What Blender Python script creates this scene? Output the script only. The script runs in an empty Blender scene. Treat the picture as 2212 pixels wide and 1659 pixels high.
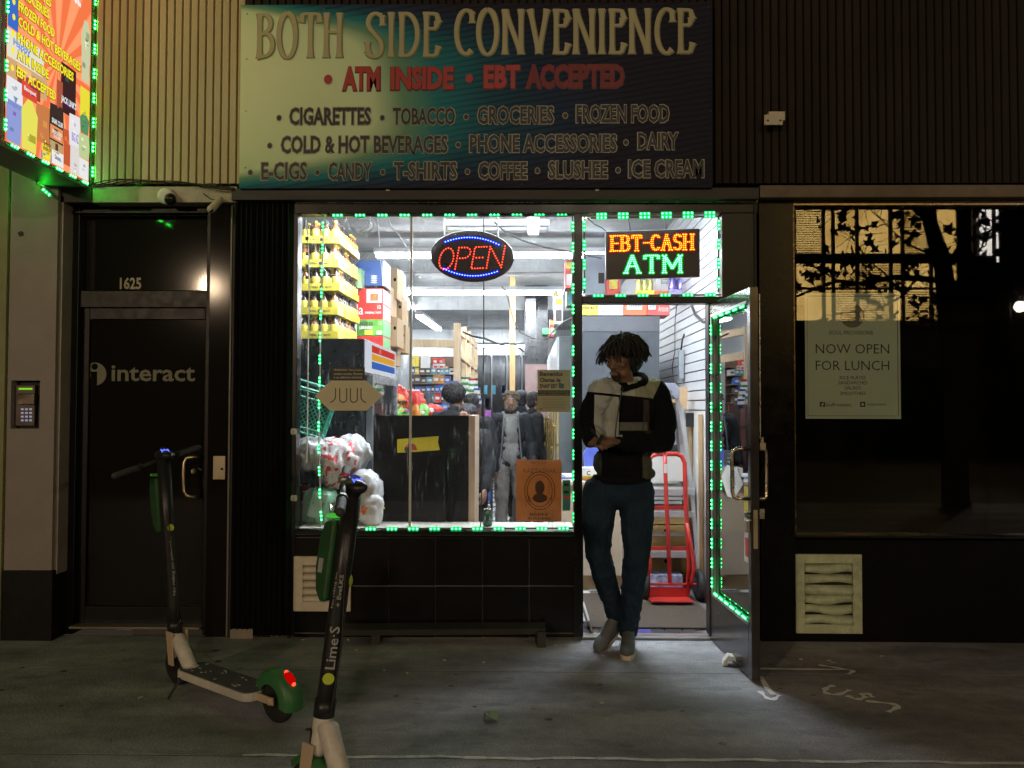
import bpy, math, random
from mathutils import Vector as V, Matrix, Euler, noise as mnoise
random.seed(7)
D = bpy.data
SC = bpy.context.scene
COL = SC.collection
R = math.radians

# ------------------------------------------------------------------ camera, world, exposure
CAM = V((0.0, -5.13, 1.42))
F_PX = 1790.0                      # focal length in pixels of a 2212 px wide picture
cam_data = D.cameras.new('camera'); cam_data.sensor_width = 36; cam_data.lens = 36 * F_PX / 2212
cam_data.clip_start = 0.05; cam_data.clip_end = 400
cam = D.objects.new('camera', cam_data); COL.objects.link(cam)
cam.location = CAM
CROT = Euler((R(91.6), R(-0.15), R(1.0)), 'XYZ')
cam.rotation_euler = CROT
SC.camera = cam
W = D.worlds.new('World'); SC.world = W; W.use_nodes = True
wn = W.node_tree.nodes; wl = W.node_tree.links
bg = wn['Background']
tc = wn.new('ShaderNodeTexCoord'); sx = wn.new('ShaderNodeSeparateXYZ'); wr = wn.new('ShaderNodeValToRGB')
wl.new(tc.outputs['Generated'], sx.inputs[0]); wl.new(sx.outputs['Z'], wr.inputs[0]); wl.new(wr.outputs[0], bg.inputs[0])
wr.color_ramp.elements[0].position = 0.0; wr.color_ramp.elements[0].color = (0.55, 0.42, 0.32, 1)   # town glow near the horizon
wr.color_ramp.elements[1].position = 0.6; wr.color_ramp.elements[1].color = (0.30, 0.27, 0.25, 1)
bg.inputs[1].default_value = 0.05
SC.view_settings.view_transform = 'Standard'; SC.view_settings.look = 'None'
SC.view_settings.gamma = 1; SC.view_settings.exposure = 0.0
SC.view_settings.use_curve_mapping = False
SC.render.engine = 'CYCLES'
cy = SC.cycles
cy.use_denoising = True; cy.max_bounces = 8; cy.diffuse_bounces = 3; cy.glossy_bounces = 4
cy.transparent_max_bounces = 16; cy.transmission_bounces = 4; cy.caustics_reflective = False; cy.caustics_refractive = False
cy.sample_clamp_indirect = 12.0; cy.blur_glossy = 0.5
try: cy.use_light_tree = True
except Exception: pass

CM = CROT.to_matrix()
def ray(px, py):
    return CM @ V(((px - 1106) / F_PX, -(py - 829.5) / F_PX, -1))
def P(px, py, y=0.0):
    d = ray(px, py); t = (y - CAM.y) / d.y
    return CAM + d * t
def G(px, py, z=0.0):
    d = ray(px, py); t = (z - CAM.z) / d.z
    return CAM + d * t
def X(px, y=0.0): return P(px, 860, y).x
def Z(py, y=0.0, px=1106): return P(px, py, y).z

# ------------------------------------------------------------------ materials
def lin(c):
    if isinstance(c, str):
        c = tuple(int(c[i:i + 2], 16) / 255 for i in (0, 2, 4))
        return tuple(((x + .055) / 1.055) ** 2.4 if x > .04045 else x / 12.92 for x in c)
    return c
MATS = {}
def mat(name, col=(.5, .5, .5), rough=.5, metal=0., var=.12, scale=6., bump=0., bscale=40., emit=None, es=0., spec=.5,
        alpha=1., trans=0., coat=0., sub=0., stretch=None, grime=0.):
    if name in MATS: return MATS[name]
    m = D.materials.new(name); m.use_nodes = True; nt = m.node_tree; N = nt.nodes; L = nt.links
    b = N['Principled BSDF']; col = lin(col)
    b.inputs['Roughness'].default_value = rough; b.inputs['Metallic'].default_value = metal
    b.inputs['Specular IOR Level'].default_value = spec
    b.inputs['Coat Weight'].default_value = coat
    if sub: b.inputs['Subsurface Weight'].default_value = sub; b.inputs['Subsurface Scale'].default_value = .02
    if alpha < 1: b.inputs['Alpha'].default_value = alpha
    if trans: b.inputs['Transmission Weight'].default_value = trans
    b.inputs['Base Color'].default_value = (*col, 1)
    t = N.new('ShaderNodeTexCoord')
    vec = t.outputs['Object']
    if stretch:
        mp = N.new('ShaderNodeMapping'); mp.inputs['Scale'].default_value = stretch; L.new(vec, mp.inputs[0]); vec = mp.outputs[0]
    if var > 0:
        n = N.new('ShaderNodeTexNoise'); n.inputs['Scale'].default_value = scale; n.inputs['Detail'].default_value = 6; n.inputs['Roughness'].default_value = .65
        L.new(vec, n.inputs['Vector'])
        mr = N.new('ShaderNodeMapRange'); mr.inputs[1].default_value = .3; mr.inputs[2].default_value = .7
        mr.inputs[3].default_value = 1 - var; mr.inputs[4].default_value = 1 + var; L.new(n.outputs['Fac'], mr.inputs[0])
        mx = N.new('ShaderNodeVectorMath'); mx.operation = 'SCALE'; mx.inputs[0].default_value = col; L.new(mr.outputs[0], mx.inputs['Scale'])
        L.new(mx.outputs[0], b.inputs['Base Color'])
        rr = N.new('ShaderNodeMapRange'); rr.inputs[3].default_value = max(.03, rough - .12); rr.inputs[4].default_value = min(1, rough + .12)
        n2 = N.new('ShaderNodeTexNoise'); n2.inputs['Scale'].default_value = scale * 2.3; n2.inputs['Detail'].default_value = 4; L.new(vec, n2.inputs['Vector'])
        L.new(n2.outputs['Fac'], rr.inputs[0]); L.new(rr.outputs[0], b.inputs['Roughness'])
        if grime > 0:
            g = N.new('ShaderNodeTexNoise'); g.inputs['Scale'].default_value = 3.1; g.inputs['Detail'].default_value = 8; g.inputs['Roughness'].default_value = .8; L.new(vec, g.inputs['Vector'])
            gr = N.new('ShaderNodeMapRange'); gr.inputs[1].default_value = .5; gr.inputs[2].default_value = .72; L.new(g.outputs['Fac'], gr.inputs[0])
            gm = N.new('ShaderNodeMath'); gm.operation = 'MULTIPLY'; gm.inputs[1].default_value = grime; L.new(gr.outputs[0], gm.inputs[0])
            mm = N.new('ShaderNodeMix'); mm.data_type = 'RGBA'; L.new(gm.outputs[0], mm.inputs[0]); L.new(mx.outputs[0], mm.inputs[6])
            mm.inputs[7].default_value = (.05, .04, .03, 1); L.new(mm.outputs[2], b.inputs['Base Color'])
    if bump > 0:
        n = N.new('ShaderNodeTexNoise'); n.inputs['Scale'].default_value = bscale; n.inputs['Detail'].default_value = 5; L.new(vec, n.inputs['Vector'])
        bp = N.new('ShaderNodeBump'); bp.inputs['Strength'].default_value = bump; bp.inputs['Distance'].default_value = .01
        L.new(n.outputs['Fac'], bp.inputs['Height']); L.new(bp.outputs[0], b.inputs['Normal'])
    if emit is not None:
        b.inputs['Emission Color'].default_value = (*lin(emit), 1); b.inputs['Emission Strength'].default_value = es
    MATS[name] = m
    return m
def glow(name, col, s):
    if name in MATS: return MATS[name]
    m = D.materials.new(name); m.use_nodes = True; N = m.node_tree.nodes; L = m.node_tree.links
    for n in list(N): N.remove(n)
    e = N.new('ShaderNodeEmission'); o = N.new('ShaderNodeOutputMaterial'); e.inputs[0].default_value = (*lin(col), 1); e.inputs[1].default_value = s
    L.new(e.outputs[0], o.inputs[0]); MATS[name] = m
    return m
def glass(name, refl=1.0, dirt=0.0, tint=(1, 1, 1)):
    if name in MATS: return MATS[name]
    m = D.materials.new(name); m.use_nodes = True; N = m.node_tree.nodes; L = m.node_tree.links
    for n in list(N): N.remove(n)
    tr = N.new('ShaderNodeBsdfTransparent'); tr.inputs[0].default_value = (*tint, 1)
    gl = N.new('ShaderNodeBsdfGlossy'); gl.inputs['Roughness'].default_value = 0.012
    lw = N.new('ShaderNodeFresnel'); lw.inputs[0].default_value = 1.5
    ml = N.new('ShaderNodeMath'); ml.operation = 'MULTIPLY'; ml.inputs[1].default_value = refl; ml.use_clamp = True; L.new(lw.outputs[0], ml.inputs[0])
    mx = N.new('ShaderNodeMixShader'); L.new(ml.outputs[0], mx.inputs[0]); L.new(tr.outputs[0], mx.inputs[1]); L.new(gl.outputs[0], mx.inputs[2])
    out = N.new('ShaderNodeOutputMaterial'); last = mx
    if dirt:
        tcn = N.new('ShaderNodeTexCoord'); mp = N.new('ShaderNodeMapping'); mp.inputs['Scale'].default_value = (1, 1, .12); L.new(tcn.outputs['Object'], mp.inputs[0])
        n1 = N.new('ShaderNodeTexNoise'); n1.inputs['Scale'].default_value = 75; n1.inputs['Detail'].default_value = 3; L.new(mp.outputs[0], n1.inputs['Vector'])
        r1 = N.new('ShaderNodeMapRange'); r1.inputs[1].default_value = .60; r1.inputs[2].default_value = .78; L.new(n1.outputs['Fac'], r1.inputs[0])
        n2 = N.new('ShaderNodeTexNoise'); n2.inputs['Scale'].default_value = 190; n2.inputs['Detail'].default_value = 2; L.new(tcn.outputs['Object'], n2.inputs['Vector'])
        r2 = N.new('ShaderNodeMapRange'); r2.inputs[1].default_value = .68; r2.inputs[2].default_value = .74; L.new(n2.outputs['Fac'], r2.inputs[0])
        n3 = N.new('ShaderNodeTexNoise'); n3.inputs['Scale'].default_value = 2.2; n3.inputs['Detail'].default_value = 4; L.new(tcn.outputs['Object'], n3.inputs['Vector'])
        r3 = N.new('ShaderNodeMapRange'); r3.inputs[1].default_value = .40; r3.inputs[2].default_value = .62; L.new(n3.outputs['Fac'], r3.inputs[0])
        a = N.new('ShaderNodeMath'); a.operation = 'MAXIMUM'; L.new(r1.outputs[0], a.inputs[0]); L.new(r2.outputs[0], a.inputs[1])
        b = N.new('ShaderNodeMath'); b.operation = 'MULTIPLY'; L.new(a.outputs[0], b.inputs[0]); L.new(r3.outputs[0], b.inputs[1])
        c2 = N.new('ShaderNodeMath'); c2.operation = 'MULTIPLY'; c2.inputs[1].default_value = dirt; L.new(b.outputs[0], c2.inputs[0])
        c3 = N.new('ShaderNodeMath'); c3.operation = 'ADD'; c3.inputs[1].default_value = dirt * .012; L.new(c2.outputs[0], c3.inputs[0])
        tl = N.new('ShaderNodeBsdfTranslucent'); tl.inputs[0].default_value = (.8, .8, .8, 1)
        mx2 = N.new('ShaderNodeMixShader'); L.new(c3.outputs[0], mx2.inputs[0]); L.new(mx.outputs[0], mx2.inputs[1]); L.new(tl.outputs[0], mx2.inputs[2]); last = mx2
    L.new(last.outputs[0], out.inputs[0]); MATS[name] = m
    return m

# ------------------------------------------------------------------ mesh building
class MB:
    def __init__(s): s.v = []; s.f = []; s.m = []
    def add(s, vs, fs, mi=0):
        n = len(s.v); s.v += [V(v) for v in vs]; s.f += [tuple(i + n for i in f) for f in fs]; s.m += [mi] * len(fs); return s
    def box(s, c, d, rot=None, mi=0):
        c = V(c); h = V(d) / 2
        vs = [V((x * h.x, y * h.y, z * h.z)) for x in (-1, 1) for y in (-1, 1) for z in (-1, 1)]
        if rot is not None:
            M = rot if isinstance(rot, Matrix) else Euler(rot).to_matrix(); vs = [M @ v for v in vs]
        return s.add([c + v for v in vs], [(0, 1, 3, 2), (4, 6, 7, 5), (0, 4, 5, 1), (2, 3, 7, 6), (0, 2, 6, 4), (1, 5, 7, 3)], mi)
    def mm(s, lo, hi, mi=0):
        lo, hi = V(lo), V(hi)
        return s.box((lo + hi) / 2, hi - lo, None, mi)
    def prism(s, pts, ext, mi=0):
        n = len(pts); e = V(ext); a = [V(p) for p in pts]
        return s.add(a + [p + e for p in a], [tuple(range(n))[::-1], tuple(range(n, 2 * n))] + [(i, (i + 1) % n, (i + 1) % n + n, i + n) for i in range(n)], mi)
    def sheet(s, pts, mi=0): return s.add(pts, [tuple(range(len(pts)))], mi)
    def tube(s, pts, r, seg=8, mi=0, caps=True):
        pts = [V(p) for p in pts]; rs = r if isinstance(r, (list, tuple)) else [r] * len(pts)
        vs = []; fs = []; prev = None
        for i, p in enumerate(pts):
            t = (pts[min(i + 1, len(pts) - 1)] - pts[max(i - 1, 0)])
            t = t.normalized() if t.length > 1e-9 else V((0, 0, 1))
            if prev is None: a = t.orthogonal().normalized()
            else:
                a = prev - t * prev.dot(t); a = a.normalized() if a.length > 1e-6 else t.orthogonal().normalized()
            prev = a; b = t.cross(a)
            for k in range(seg):
                an = 2 * math.pi * k / seg; vs.append(p + (a * math.cos(an) + b * math.sin(an)) * rs[i])
        for i in range(len(pts) - 1):
            for k in range(seg):
                k2 = (k + 1) % seg; fs.append((i * seg + k, i * seg + k2, (i + 1) * seg + k2, (i + 1) * seg + k))
        if caps: fs.append(tuple(range(seg))[::-1]); fs.append(tuple(range((len(pts) - 1) * seg, len(pts) * seg)))
        return s.add(vs, fs, mi)
    def cap(s, p0, p1, r0, r1=None, seg=12, mi=0):      # tapered capsule with round ends
        r1 = r0 if r1 is None else r1; p0 = V(p0); p1 = V(p1); d = (p1 - p0)
        d = d.normalized() if d.length > 1e-9 else V((0, 0, 1))
        pts = []; rs = []
        for a in (-80, -55, -28, 0): pts.append(p0 + d * r0 * math.sin(R(a))); rs.append(r0 * math.cos(R(a)))
        for a in (0, 28, 55, 80): pts.append(p1 + d * r1 * math.sin(R(a))); rs.append(r1 * math.cos(R(a)))
        return s.tube(pts, rs, seg, mi)
    def ell(s, c, r, rot=None, seg=14, mi=0):
        c = V(c); r = V(r) if not isinstance(r, (int, float)) else V((r, r, r)); vs = []; fs = []; n = seg // 2
        M = Matrix.Identity(3) if rot is None else (rot if isinstance(rot, Matrix) else Euler(rot).to_matrix())
        for i in range(1, n):
            th = math.pi * i / n
            for k in range(seg):
                ph = 2 * math.pi * k / seg; vs.append(c + M @ V((r.x * math.sin(th) * math.cos(ph), r.y * math.sin(th) * math.sin(ph), r.z * math.cos(th))))
        for i in range(n - 2):
            for k in range(seg):
                k2 = (k + 1) % seg; fs.append((i * seg + k, (i + 1) * seg + k, (i + 1) * seg + k2, i * seg + k2))
        vs += [c + M @ V((0, 0, r.z)), c - M @ V((0, 0, r.z))]; t = len(vs) - 2; o = (n - 2) * seg
        for k in range(seg):
            k2 = (k + 1) % seg; fs.append((t, k, k2)); fs.append((t + 1, o + k2, o + k))
        return s.add(vs, fs, mi)
    def grid(s, rows, mi=0):
        k = len(rows[0]); return s.add([p for r in rows for p in r], [(i * k + j, (i + 1) * k + j, (i + 1) * k + j + 1, i * k + j + 1) for i in range(len(rows) - 1) for j in range(k - 1)], mi)
    def lathe(s, prof, c=(0, 0, 0), seg=12, axis=None, mi=0):
        c = V(c); ax = (V(axis) if axis is not None else V((0, 0, 1))).normalized()
        return s.tube([c + ax * z for r, z in prof], [max(r, 1e-4) for r, z in prof], seg, mi)
ORG = {}
def org(o): return ORG.get(o.name, V((0, 0, 0))) if o is not None else V((0, 0, 0))
def tag(o, label, cat, group=None, kind=None):
    if label: o['label'] = label
    if cat: o['category'] = cat
    if group: o['group'] = group
    if kind: o['kind'] = kind
    return o
def root(name, loc, label, cat, group=None):
    o = D.objects.new(name, None); o.empty_display_size = .1; COL.objects.link(o); o.location = V(loc); ORG[o.name] = V(loc)
    return tag(o, label, cat, group)
def part(name, mb, m, parent=None, smooth=False, bevel=0., at=None, kind=None):
    """one mesh object; verts are world (or local to `at`), stored relative to the thing's base"""
    o0 = org(parent) if at is None else V(at)
    me = D.meshes.new(name)
    me.from_pydata([tuple(v - o0) for v in mb.v], [], mb.f)
    for k in (m if isinstance(m, (list, tuple)) else [m]): me.materials.append(k)
    if any(mb.m): me.polygons.foreach_set('material_index', mb.m)
    if smooth: me.polygons.foreach_set('use_smooth', [True] * len(me.polygons))
    me.update()
    o = D.objects.new(name, me); COL.objects.link(o)
    if parent is not None: o.parent = parent; ORG[o.name] = org(parent)
    else: o.location = o0; ORG[o.name] = V(o0)
    if bevel:
        b = o.modifiers.new('bevel', 'BEVEL'); b.width = bevel; b.segments = 2; b.limit_method = 'ANGLE'; b.angle_limit = R(40)
    if kind: o['kind'] = kind
    return o
def thing(name, mb, m, label, cat, group=None, smooth=False, bevel=0., at=None, kind=None):
    if at is None:
        lo = V([min(v[i] for v in mb.v) for i in range(3)]); hi = V([max(v[i] for v in mb.v) for i in range(3)])
        at = V(((lo.x + hi.x) / 2, (lo.y + hi.y) / 2, lo.z))
    return tag(part(name, mb, m, None, smooth, bevel, at), label, cat, group, kind)
def struct(name, mb, m, smooth=False, bevel=0.):
    o = part(name, mb, m, None, smooth, bevel); o['kind'] = 'structure'; return o
def kids(o): return [c for c in COL.objects if c.parent == o]
def copy_tree(o, parent=None, _k=None):
    c = o.copy(); COL.objects.link(c)
    if parent is not None: c.parent = parent
    ORG[c.name] = org(o)
    for ch in list(o.children): copy_tree(ch, c)
    return c
def evaluated(o):
    dg = bpy.context.evaluated_depsgraph_get(); me = D.meshes.new_from_object(o.evaluated_get(dg)); return me

# text: fitted to a box (centre c, width w, height h) on the plane spanned by ux, uz
_T = {}
def tgeo(s, bold=0., spacing=1.):
    k = (s, bold, spacing)
    if k not in _T:
        cu = D.curves.new('text', 'FONT'); cu.body = s; cu.size = 1; cu.offset = bold; cu.resolution_u = 2; cu.space_character = spacing
        cu.align_x = 'CENTER'; cu.fill_mode = 'FRONT'
        o = D.objects.new('text', cu); COL.objects.link(o)
        me = D.meshes.new_from_object(o)
        vs = [v.co.copy() for v in me.vertices]; fs = [tuple(p.vertices) for p in me.polygons]
        D.objects.remove(o); D.meshes.remove(me); D.curves.remove(cu)
        _T[k] = (vs, fs)
    return _T[k]
def text(s, c, w, h, m, parent, name='lettering', ux=(1, 0, 0), uz=(0, 0, 1), bold=0., out=None, spacing=1., grow=0., ref=None, nrm=None):
    vs, fs = tgeo(s, bold, spacing)
    rv = tgeo(s, ref if ref is not None else bold, spacing)[0]
    x0 = min(v.x for v in rv); x1 = max(v.x for v in rv); y0 = min(v.y for v in rv); y1 = max(v.y for v in rv)
    sx = w / (x1 - x0); sy = (h / (y1 - y0)) if h else sx
    ux = V(ux).normalized(); uz = V(uz).normalized(); c = V(c)
    if out: c = c + V(out)
    mb = MB(); mb.add([c + ux * ((v.x - (x0 + x1) / 2) * sx) + uz * ((v.y - (y0 + y1) / 2) * sy) for v in vs], fs)
    return part(name, mb, m, parent)
def ptext(s, px0, py0, px1, py1, y, m, parent, **k):          # text box given by the corners it has on plane y
    a = P(px0, py0, y); b = P(px1, py1, y)
    return text(s, (a + b) / 2, abs(b.x - a.x), abs(a.z - b.z), m, parent, **k)
def prect(mb, px0, py0, px1, py1, y, th=.01, mi=0):            # slab in front of plane y
    a = P(px0, py0, y); b = P(px1, py1, y)
    return mb.mm((min(a.x, b.x), y - th, min(a.z, b.z)), (max(a.x, b.x), y, max(a.z, b.z)), mi)
def remesh(name, mb, m, parent, voxel=.008, smooth=6, disp=0., dscale=.08, fine=0.):
    """union of overlapping closed shapes as one continuous skin"""
    o = part(name, mb, m, parent)
    r = o.modifiers.new('r', 'REMESH'); r.mode = 'VOXEL'; r.voxel_size = voxel; r.use_smooth_shade = True
    if smooth:
        s = o.modifiers.new('s', 'SMOOTH'); s.factor = .5; s.iterations = smooth
    me = evaluated(o)
    if disp:
        me.calc_loop_triangles() if False else None
        nv = [v.normal.copy() for v in me.vertices]
        for i, v in enumerate(me.vertices):
            p = v.co; q = V((p.x, p.y, p.z * .45)) / dscale
            n = mnoise.noise(q) + .5 * mnoise.noise(q * 2.3 + V((3, 1, 7)))
            n = (1 - abs(n) * 2.2) + fine * (1 - abs(mnoise.noise(q * 3.7 + V((5, 2, 1)))) * 3)
            v.co = p + nv[i] * disp * n
    o.modifiers.clear(); old = o.data; o.data = me; D.meshes.remove(old)
    me.polygons.foreach_set('use_smooth', [True] * len(me.polygons))
    return o
def arcpts(c, rx, rz, a0, a1, n=10):
    return [(c[0] + rx * math.cos(R(a0 + (a1 - a0) * i / n)), c[1] + rz * math.sin(R(a0 + (a1 - a0) * i / n))) for i in range(n + 1)]
# stroke letters in a unit-high box; (width, [polylines])
GL = {
 'O': (.62, [arcpts((.31, .5), .31, .5, 90, 450, 28)]),
 'P': (.56, [[(0, 0), (0, 1)], [(0, 1), (.3, 1)] + arcpts((.3, .75), .26, .25, 90, -90, 10) + [(0, .5)]]),
 'E': (.52, [[(.52, 1), (0, 1), (0, 0), (.52, 0)], [(0, .5), (.42, .5)]]),
 'N': (.66, [[(0, 0), (0, 1), (.66, 0), (.66, 1)]]),
 'B': (.56, [[(0, 0), (0, 1)], [(0, 1), (.28, 1)] + arcpts((.28, .76), .22, .24, 90, -90, 8) + [(0, .52)], [(.28, .52)] + arcpts((.28, .26), .28, .26, 90, -90, 10) + [(0, 0)]]),
 'T': (.66, [[(0, .84), (0, 1), (.66, 1), (.66, .84)], [(.33, 1), (.33, 0)]]),
 '-': (.30, [[(0, .5), (.3, .5)]]),
 'C': (.58, [arcpts((.32, .5), .32, .5, 45, 315, 20)]),
 'A': (.64, [[(0, 0), (.32, 1), (.64, 0)], [(.13, .38), (.51, .38)]]),
 'S': (.54, [arcpts((.27, .745), .25, .255, 30, 235, 12) + arcpts((.27, .255), .27, .255, 65, -150, 14)]),
 'H': (.60, [[(0, 0), (0, 1)], [(.6, 0), (.6, 1)], [(0, .5), (.6, .5)]]),
 'M': (.78, [[(0, 0), (0, 1), (.39, .25), (.78, 1), (.78, 0)]]),
 'I': (.0, [[(0, 0), (0, 1)]]),
 'D': (.60, [[(0, 0), (0, 1)], [(0, 1), (.2, 1)] + arcpts((.2, .5), .4, .5, 90, -90, 14) + [(0, 0)]]),
 'V': (.62, [[(0, 1), (.31, 0), (.62, 1)]]),
}
def along(pl, step):
    out = []; acc = 0
    tot = sum((V((*pl[i + 1], 0)) - V((*pl[i], 0))).length for i in range(len(pl) - 1)); n = max(1, round(tot / step)); st = tot / n
    tgt = 0; d = 0
    for i in range(len(pl) - 1):
        a = V((*pl[i], 0)); b = V((*pl[i + 1], 0)); l = (b - a).length
        while tgt <= d + l + 1e-6 and len(out) <= n:
            t = 0 if l < 1e-9 else (tgt - d) / l; out.append(a.lerp(b, min(1, max(0, t)))); tgt += st
        d += l
    return out
# ------------------------------------------------------------------ shared materials
m_pave = mat('pavement_concrete', (.34, .335, .36), .72, var=.15, scale=5, bump=.5, bscale=70, grime=.25)
_nt = m_pave.node_tree; _b = _nt.nodes['Principled BSDF']; _src = _b.inputs['Base Color'].links[0].from_socket; _t = _nt.nodes.new('ShaderNodeTexCoord')
for _sc, _lo, _hi, _mn, _mx, _st in ((110, .36, .66, .78, 1.22, (1, 1, 1)), (.8, .40, .60, .62, 1.10, (1, 3.6, 1)), (14, .35, .65, .92, 1.08, (1, 1, 1)), (3.3, .60, .63, 1.0, .80, (1, 2.2, 1))):
    _mp = _nt.nodes.new('ShaderNodeMapping'); _mp.inputs['Scale'].default_value = _st; _nt.links.new(_t.outputs['Object'], _mp.inputs[0])
    _n = _nt.nodes.new('ShaderNodeTexNoise'); _n.inputs['Scale'].default_value = _sc; _n.inputs['Detail'].default_value = 5; _nt.links.new(_mp.outputs[0], _n.inputs['Vector'])
    _r = _nt.nodes.new('ShaderNodeMapRange'); _r.inputs[1].default_value = _lo; _r.inputs[2].default_value = _hi; _r.inputs[3].default_value = _mn; _r.inputs[4].default_value = _mx; _nt.links.new(_n.outputs['Fac'], _r.inputs[0])
    _m = _nt.nodes.new('ShaderNodeVectorMath'); _m.operation = 'SCALE'; _nt.links.new(_src, _m.inputs[0]); _nt.links.new(_r.outputs[0], _m.inputs['Scale']); _src = _m.outputs[0]
_nt.links.new(_src, _b.inputs['Base Color'])
m_asph = mat('asphalt', (.022, .022, .022), .8, bump=.4, bscale=200)
m_black = mat('black_paint', (.006, .006, .0065), .4, var=.2, scale=9, bump=.05, spec=.25)
m_blackm = mat('black_aluminium', (.006, .0065, .0065), .3, var=.05, scale=2, spec=.35)
m_dgrey = mat('dark_grey_paint', (.025, .024, .024), .5, var=.2, spec=.3)
m_tan_lit = mat('sign_lit_siding', (.50, .43, .27), .45, var=.12, scale=3, stretch=(1, 1, .15))  # projecting sign's glow on the cladding is put into this tan
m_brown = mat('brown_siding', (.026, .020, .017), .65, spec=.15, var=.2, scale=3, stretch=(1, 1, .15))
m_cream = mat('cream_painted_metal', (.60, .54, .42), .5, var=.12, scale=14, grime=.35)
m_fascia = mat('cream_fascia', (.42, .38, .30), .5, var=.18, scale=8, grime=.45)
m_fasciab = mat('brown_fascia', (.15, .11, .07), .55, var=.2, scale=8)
m_tile = mat('black_glazed_tile', (.007, .0065, .0065), .18, var=.3, scale=5, spec=.3)
m_grout = mat('grout', (.10, .095, .09), .9)
m_steel = mat('brushed_steel', (.62, .58, .5), .28, 1.0, var=.1)
m_white = mat('white_paint', (.78, .77, .74), .5, var=.05)
m_pillar = mat('grey_rendered_pillar', (.24, .205, .185), .45, var=.08, scale=4, bump=.06, bscale=60)
m_glass = glass('window_glass', 1.15, .33)
m_glassd = glass('dark_window_glass', 1.05, .012)
m_dark = mat('dark_interior', (.006, .0055, .005), .95, var=.2, spec=.1)
m_ledg = glow('green_led', (.065, 1.0, .20), 14.0); m_leds = glow('green_sign_led', (.014, 1.0, .035), 100.0)
m_ledh = glow('green_led_lens', (.0, .66, .13), 1.0)  # dim green glow round the diodes, drawn as a halo
m_strip = mat('led_strip_tape', (.10, .12, .11), .5)
m_cable = mat('black_cable', (.02, .02, .02), .5)
m_cableW = mat('white_cable', (.75, .75, .72), .45)
m_ink = mat('black_ink', (.012, .012, .014), .45, var=0)
m_lime = mat('lime_plastic', (.10, .42, .10), .38, var=.08)

# ------------------------------------------------------------------ ground
root_p = D.objects.new('pavement', None); COL.objects.link(root_p); root_p['kind'] = 'structure'; ORG['pavement'] = V((0, 0, 0))
mb = MB(); mb.mm((-14, -7.2, -.2), (14, -.0, -.0012)); part('bedding', mb, mat('joint_dirt', (.03, .028, .026), .9), root_p)
rows = [-.005, -.64, -1.74, -2.95, -4.2, -5.6, -7.19]
for i in range(len(rows) - 1):
    xs = [-14, -6.2, 7.4, 14] if i % 2 else [-14, -8.1, 6.1, 14]
    for k in range(3):
        mb = MB(); mb.mm((xs[k] + .0045, rows[i + 1] + .0045, -.1), (xs[k + 1] - .0045, rows[i] - .0045, 0.0))
        part('concrete_slab', mb, m_pave, root_p)
mb = MB(); mb.mm((-16, -7.36, -.3), (16, -7.2, 0)); struct('kerb', mb, mat('kerb_stone', (.25, .24, .22), .7, bump=.2))
mb = MB(); mb.mm((-60, -60, -.35), (60, -7.36, -.14)); mb.mm((-60, -7.36, -.35), (-14, 30, -.14)); mb.mm((14, -7.36, -.35), (60, 30, -.14)); struct('road', mb, m_asph)
mb = MB()      # pale sealing along one joint
pts = []
for i in range(60):
    x = -1.15 + i * .09; pts.append((x, -1.74 + .006 * math.sin(i * .9) + .004 * math.sin(i * 2.3)))
mb = MB()
for i in range(59):
    w = .008 + .005 * abs(math.sin(i * 1.7)); a, b = pts[i], pts[i + 1]
    mb.sheet([(a[0], a[1] - w, .0035), (b[0], b[1] - w, .0035), (b[0], b[1] + w, .0035), (a[0], a[1] + w, .0035)])
part('joint_seal', mb, mat('pale_joint_seal', (.75, .78, .76), .7, var=.4, scale=12), root_p)
gum = MB(); random.seed(11)
for i in range(150):
    p = V((random.uniform(-3.2, 3.2), random.uniform(-4.0, -.3), .003)); r = random.uniform(.006, .022); n = 9; a0 = random.random() * 6
    gum.sheet([p + V((r * (1 + .3 * math.sin(3 * t + a0)) * math.cos(t), r * .9 * math.sin(t), 0)) for t in [2 * math.pi * k / n for k in range(n)]], i % 2)
part('gum_spots', gum, [mat('old_gum', (.20, .20, .19), .6), mat('black_gum', (.035, .035, .035), .5)], root_p, kind='stuff')
lit = MB()
for (px, py) in [(303, 1508), (655, 1383), (752, 1383), (830, 1449), (880, 1455), (1045, 1432), (960, 1427), (1640 + 160, 1432), (1905, 1418), (1790, 1428), (1730, 1425), (770, 1405), (1300, 1520), (1200, 1395)]:
    p = G(px, py); lit.box(p + V((0, 0, .004)), (.02, .012, .004), (0, 0, random.random() * 3))
tag(part('litter', lit, mat('paper_scrap', (.55, .48, .3), .7), None), 'scattered scraps of pale litter on the pavement', 'litter', kind='stuff')
# crumpled green wrapper
mb = MB(); c = G(1060, 1556)
mb.add([c + V(v) for v in [(-.035, 0, .004), (-.01, -.03, .03), (.03, -.02, .006), (.035, .02, .035), (0, .03, .01), (-.03, .02, .03), (0, 0, .045)]], [(0, 1, 6), (1, 2, 6), (2, 3, 6), (3, 4, 6), (4, 5, 6), (5, 0, 6), (0, 5, 4, 3, 2, 1)])
thing('crumpled_leaf', mb, mat('pale_green_leaf', (.30, .42, .26), .5), 'crumpled pale green leaf lying alone in the middle of the pavement', 'leaf')
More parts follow.
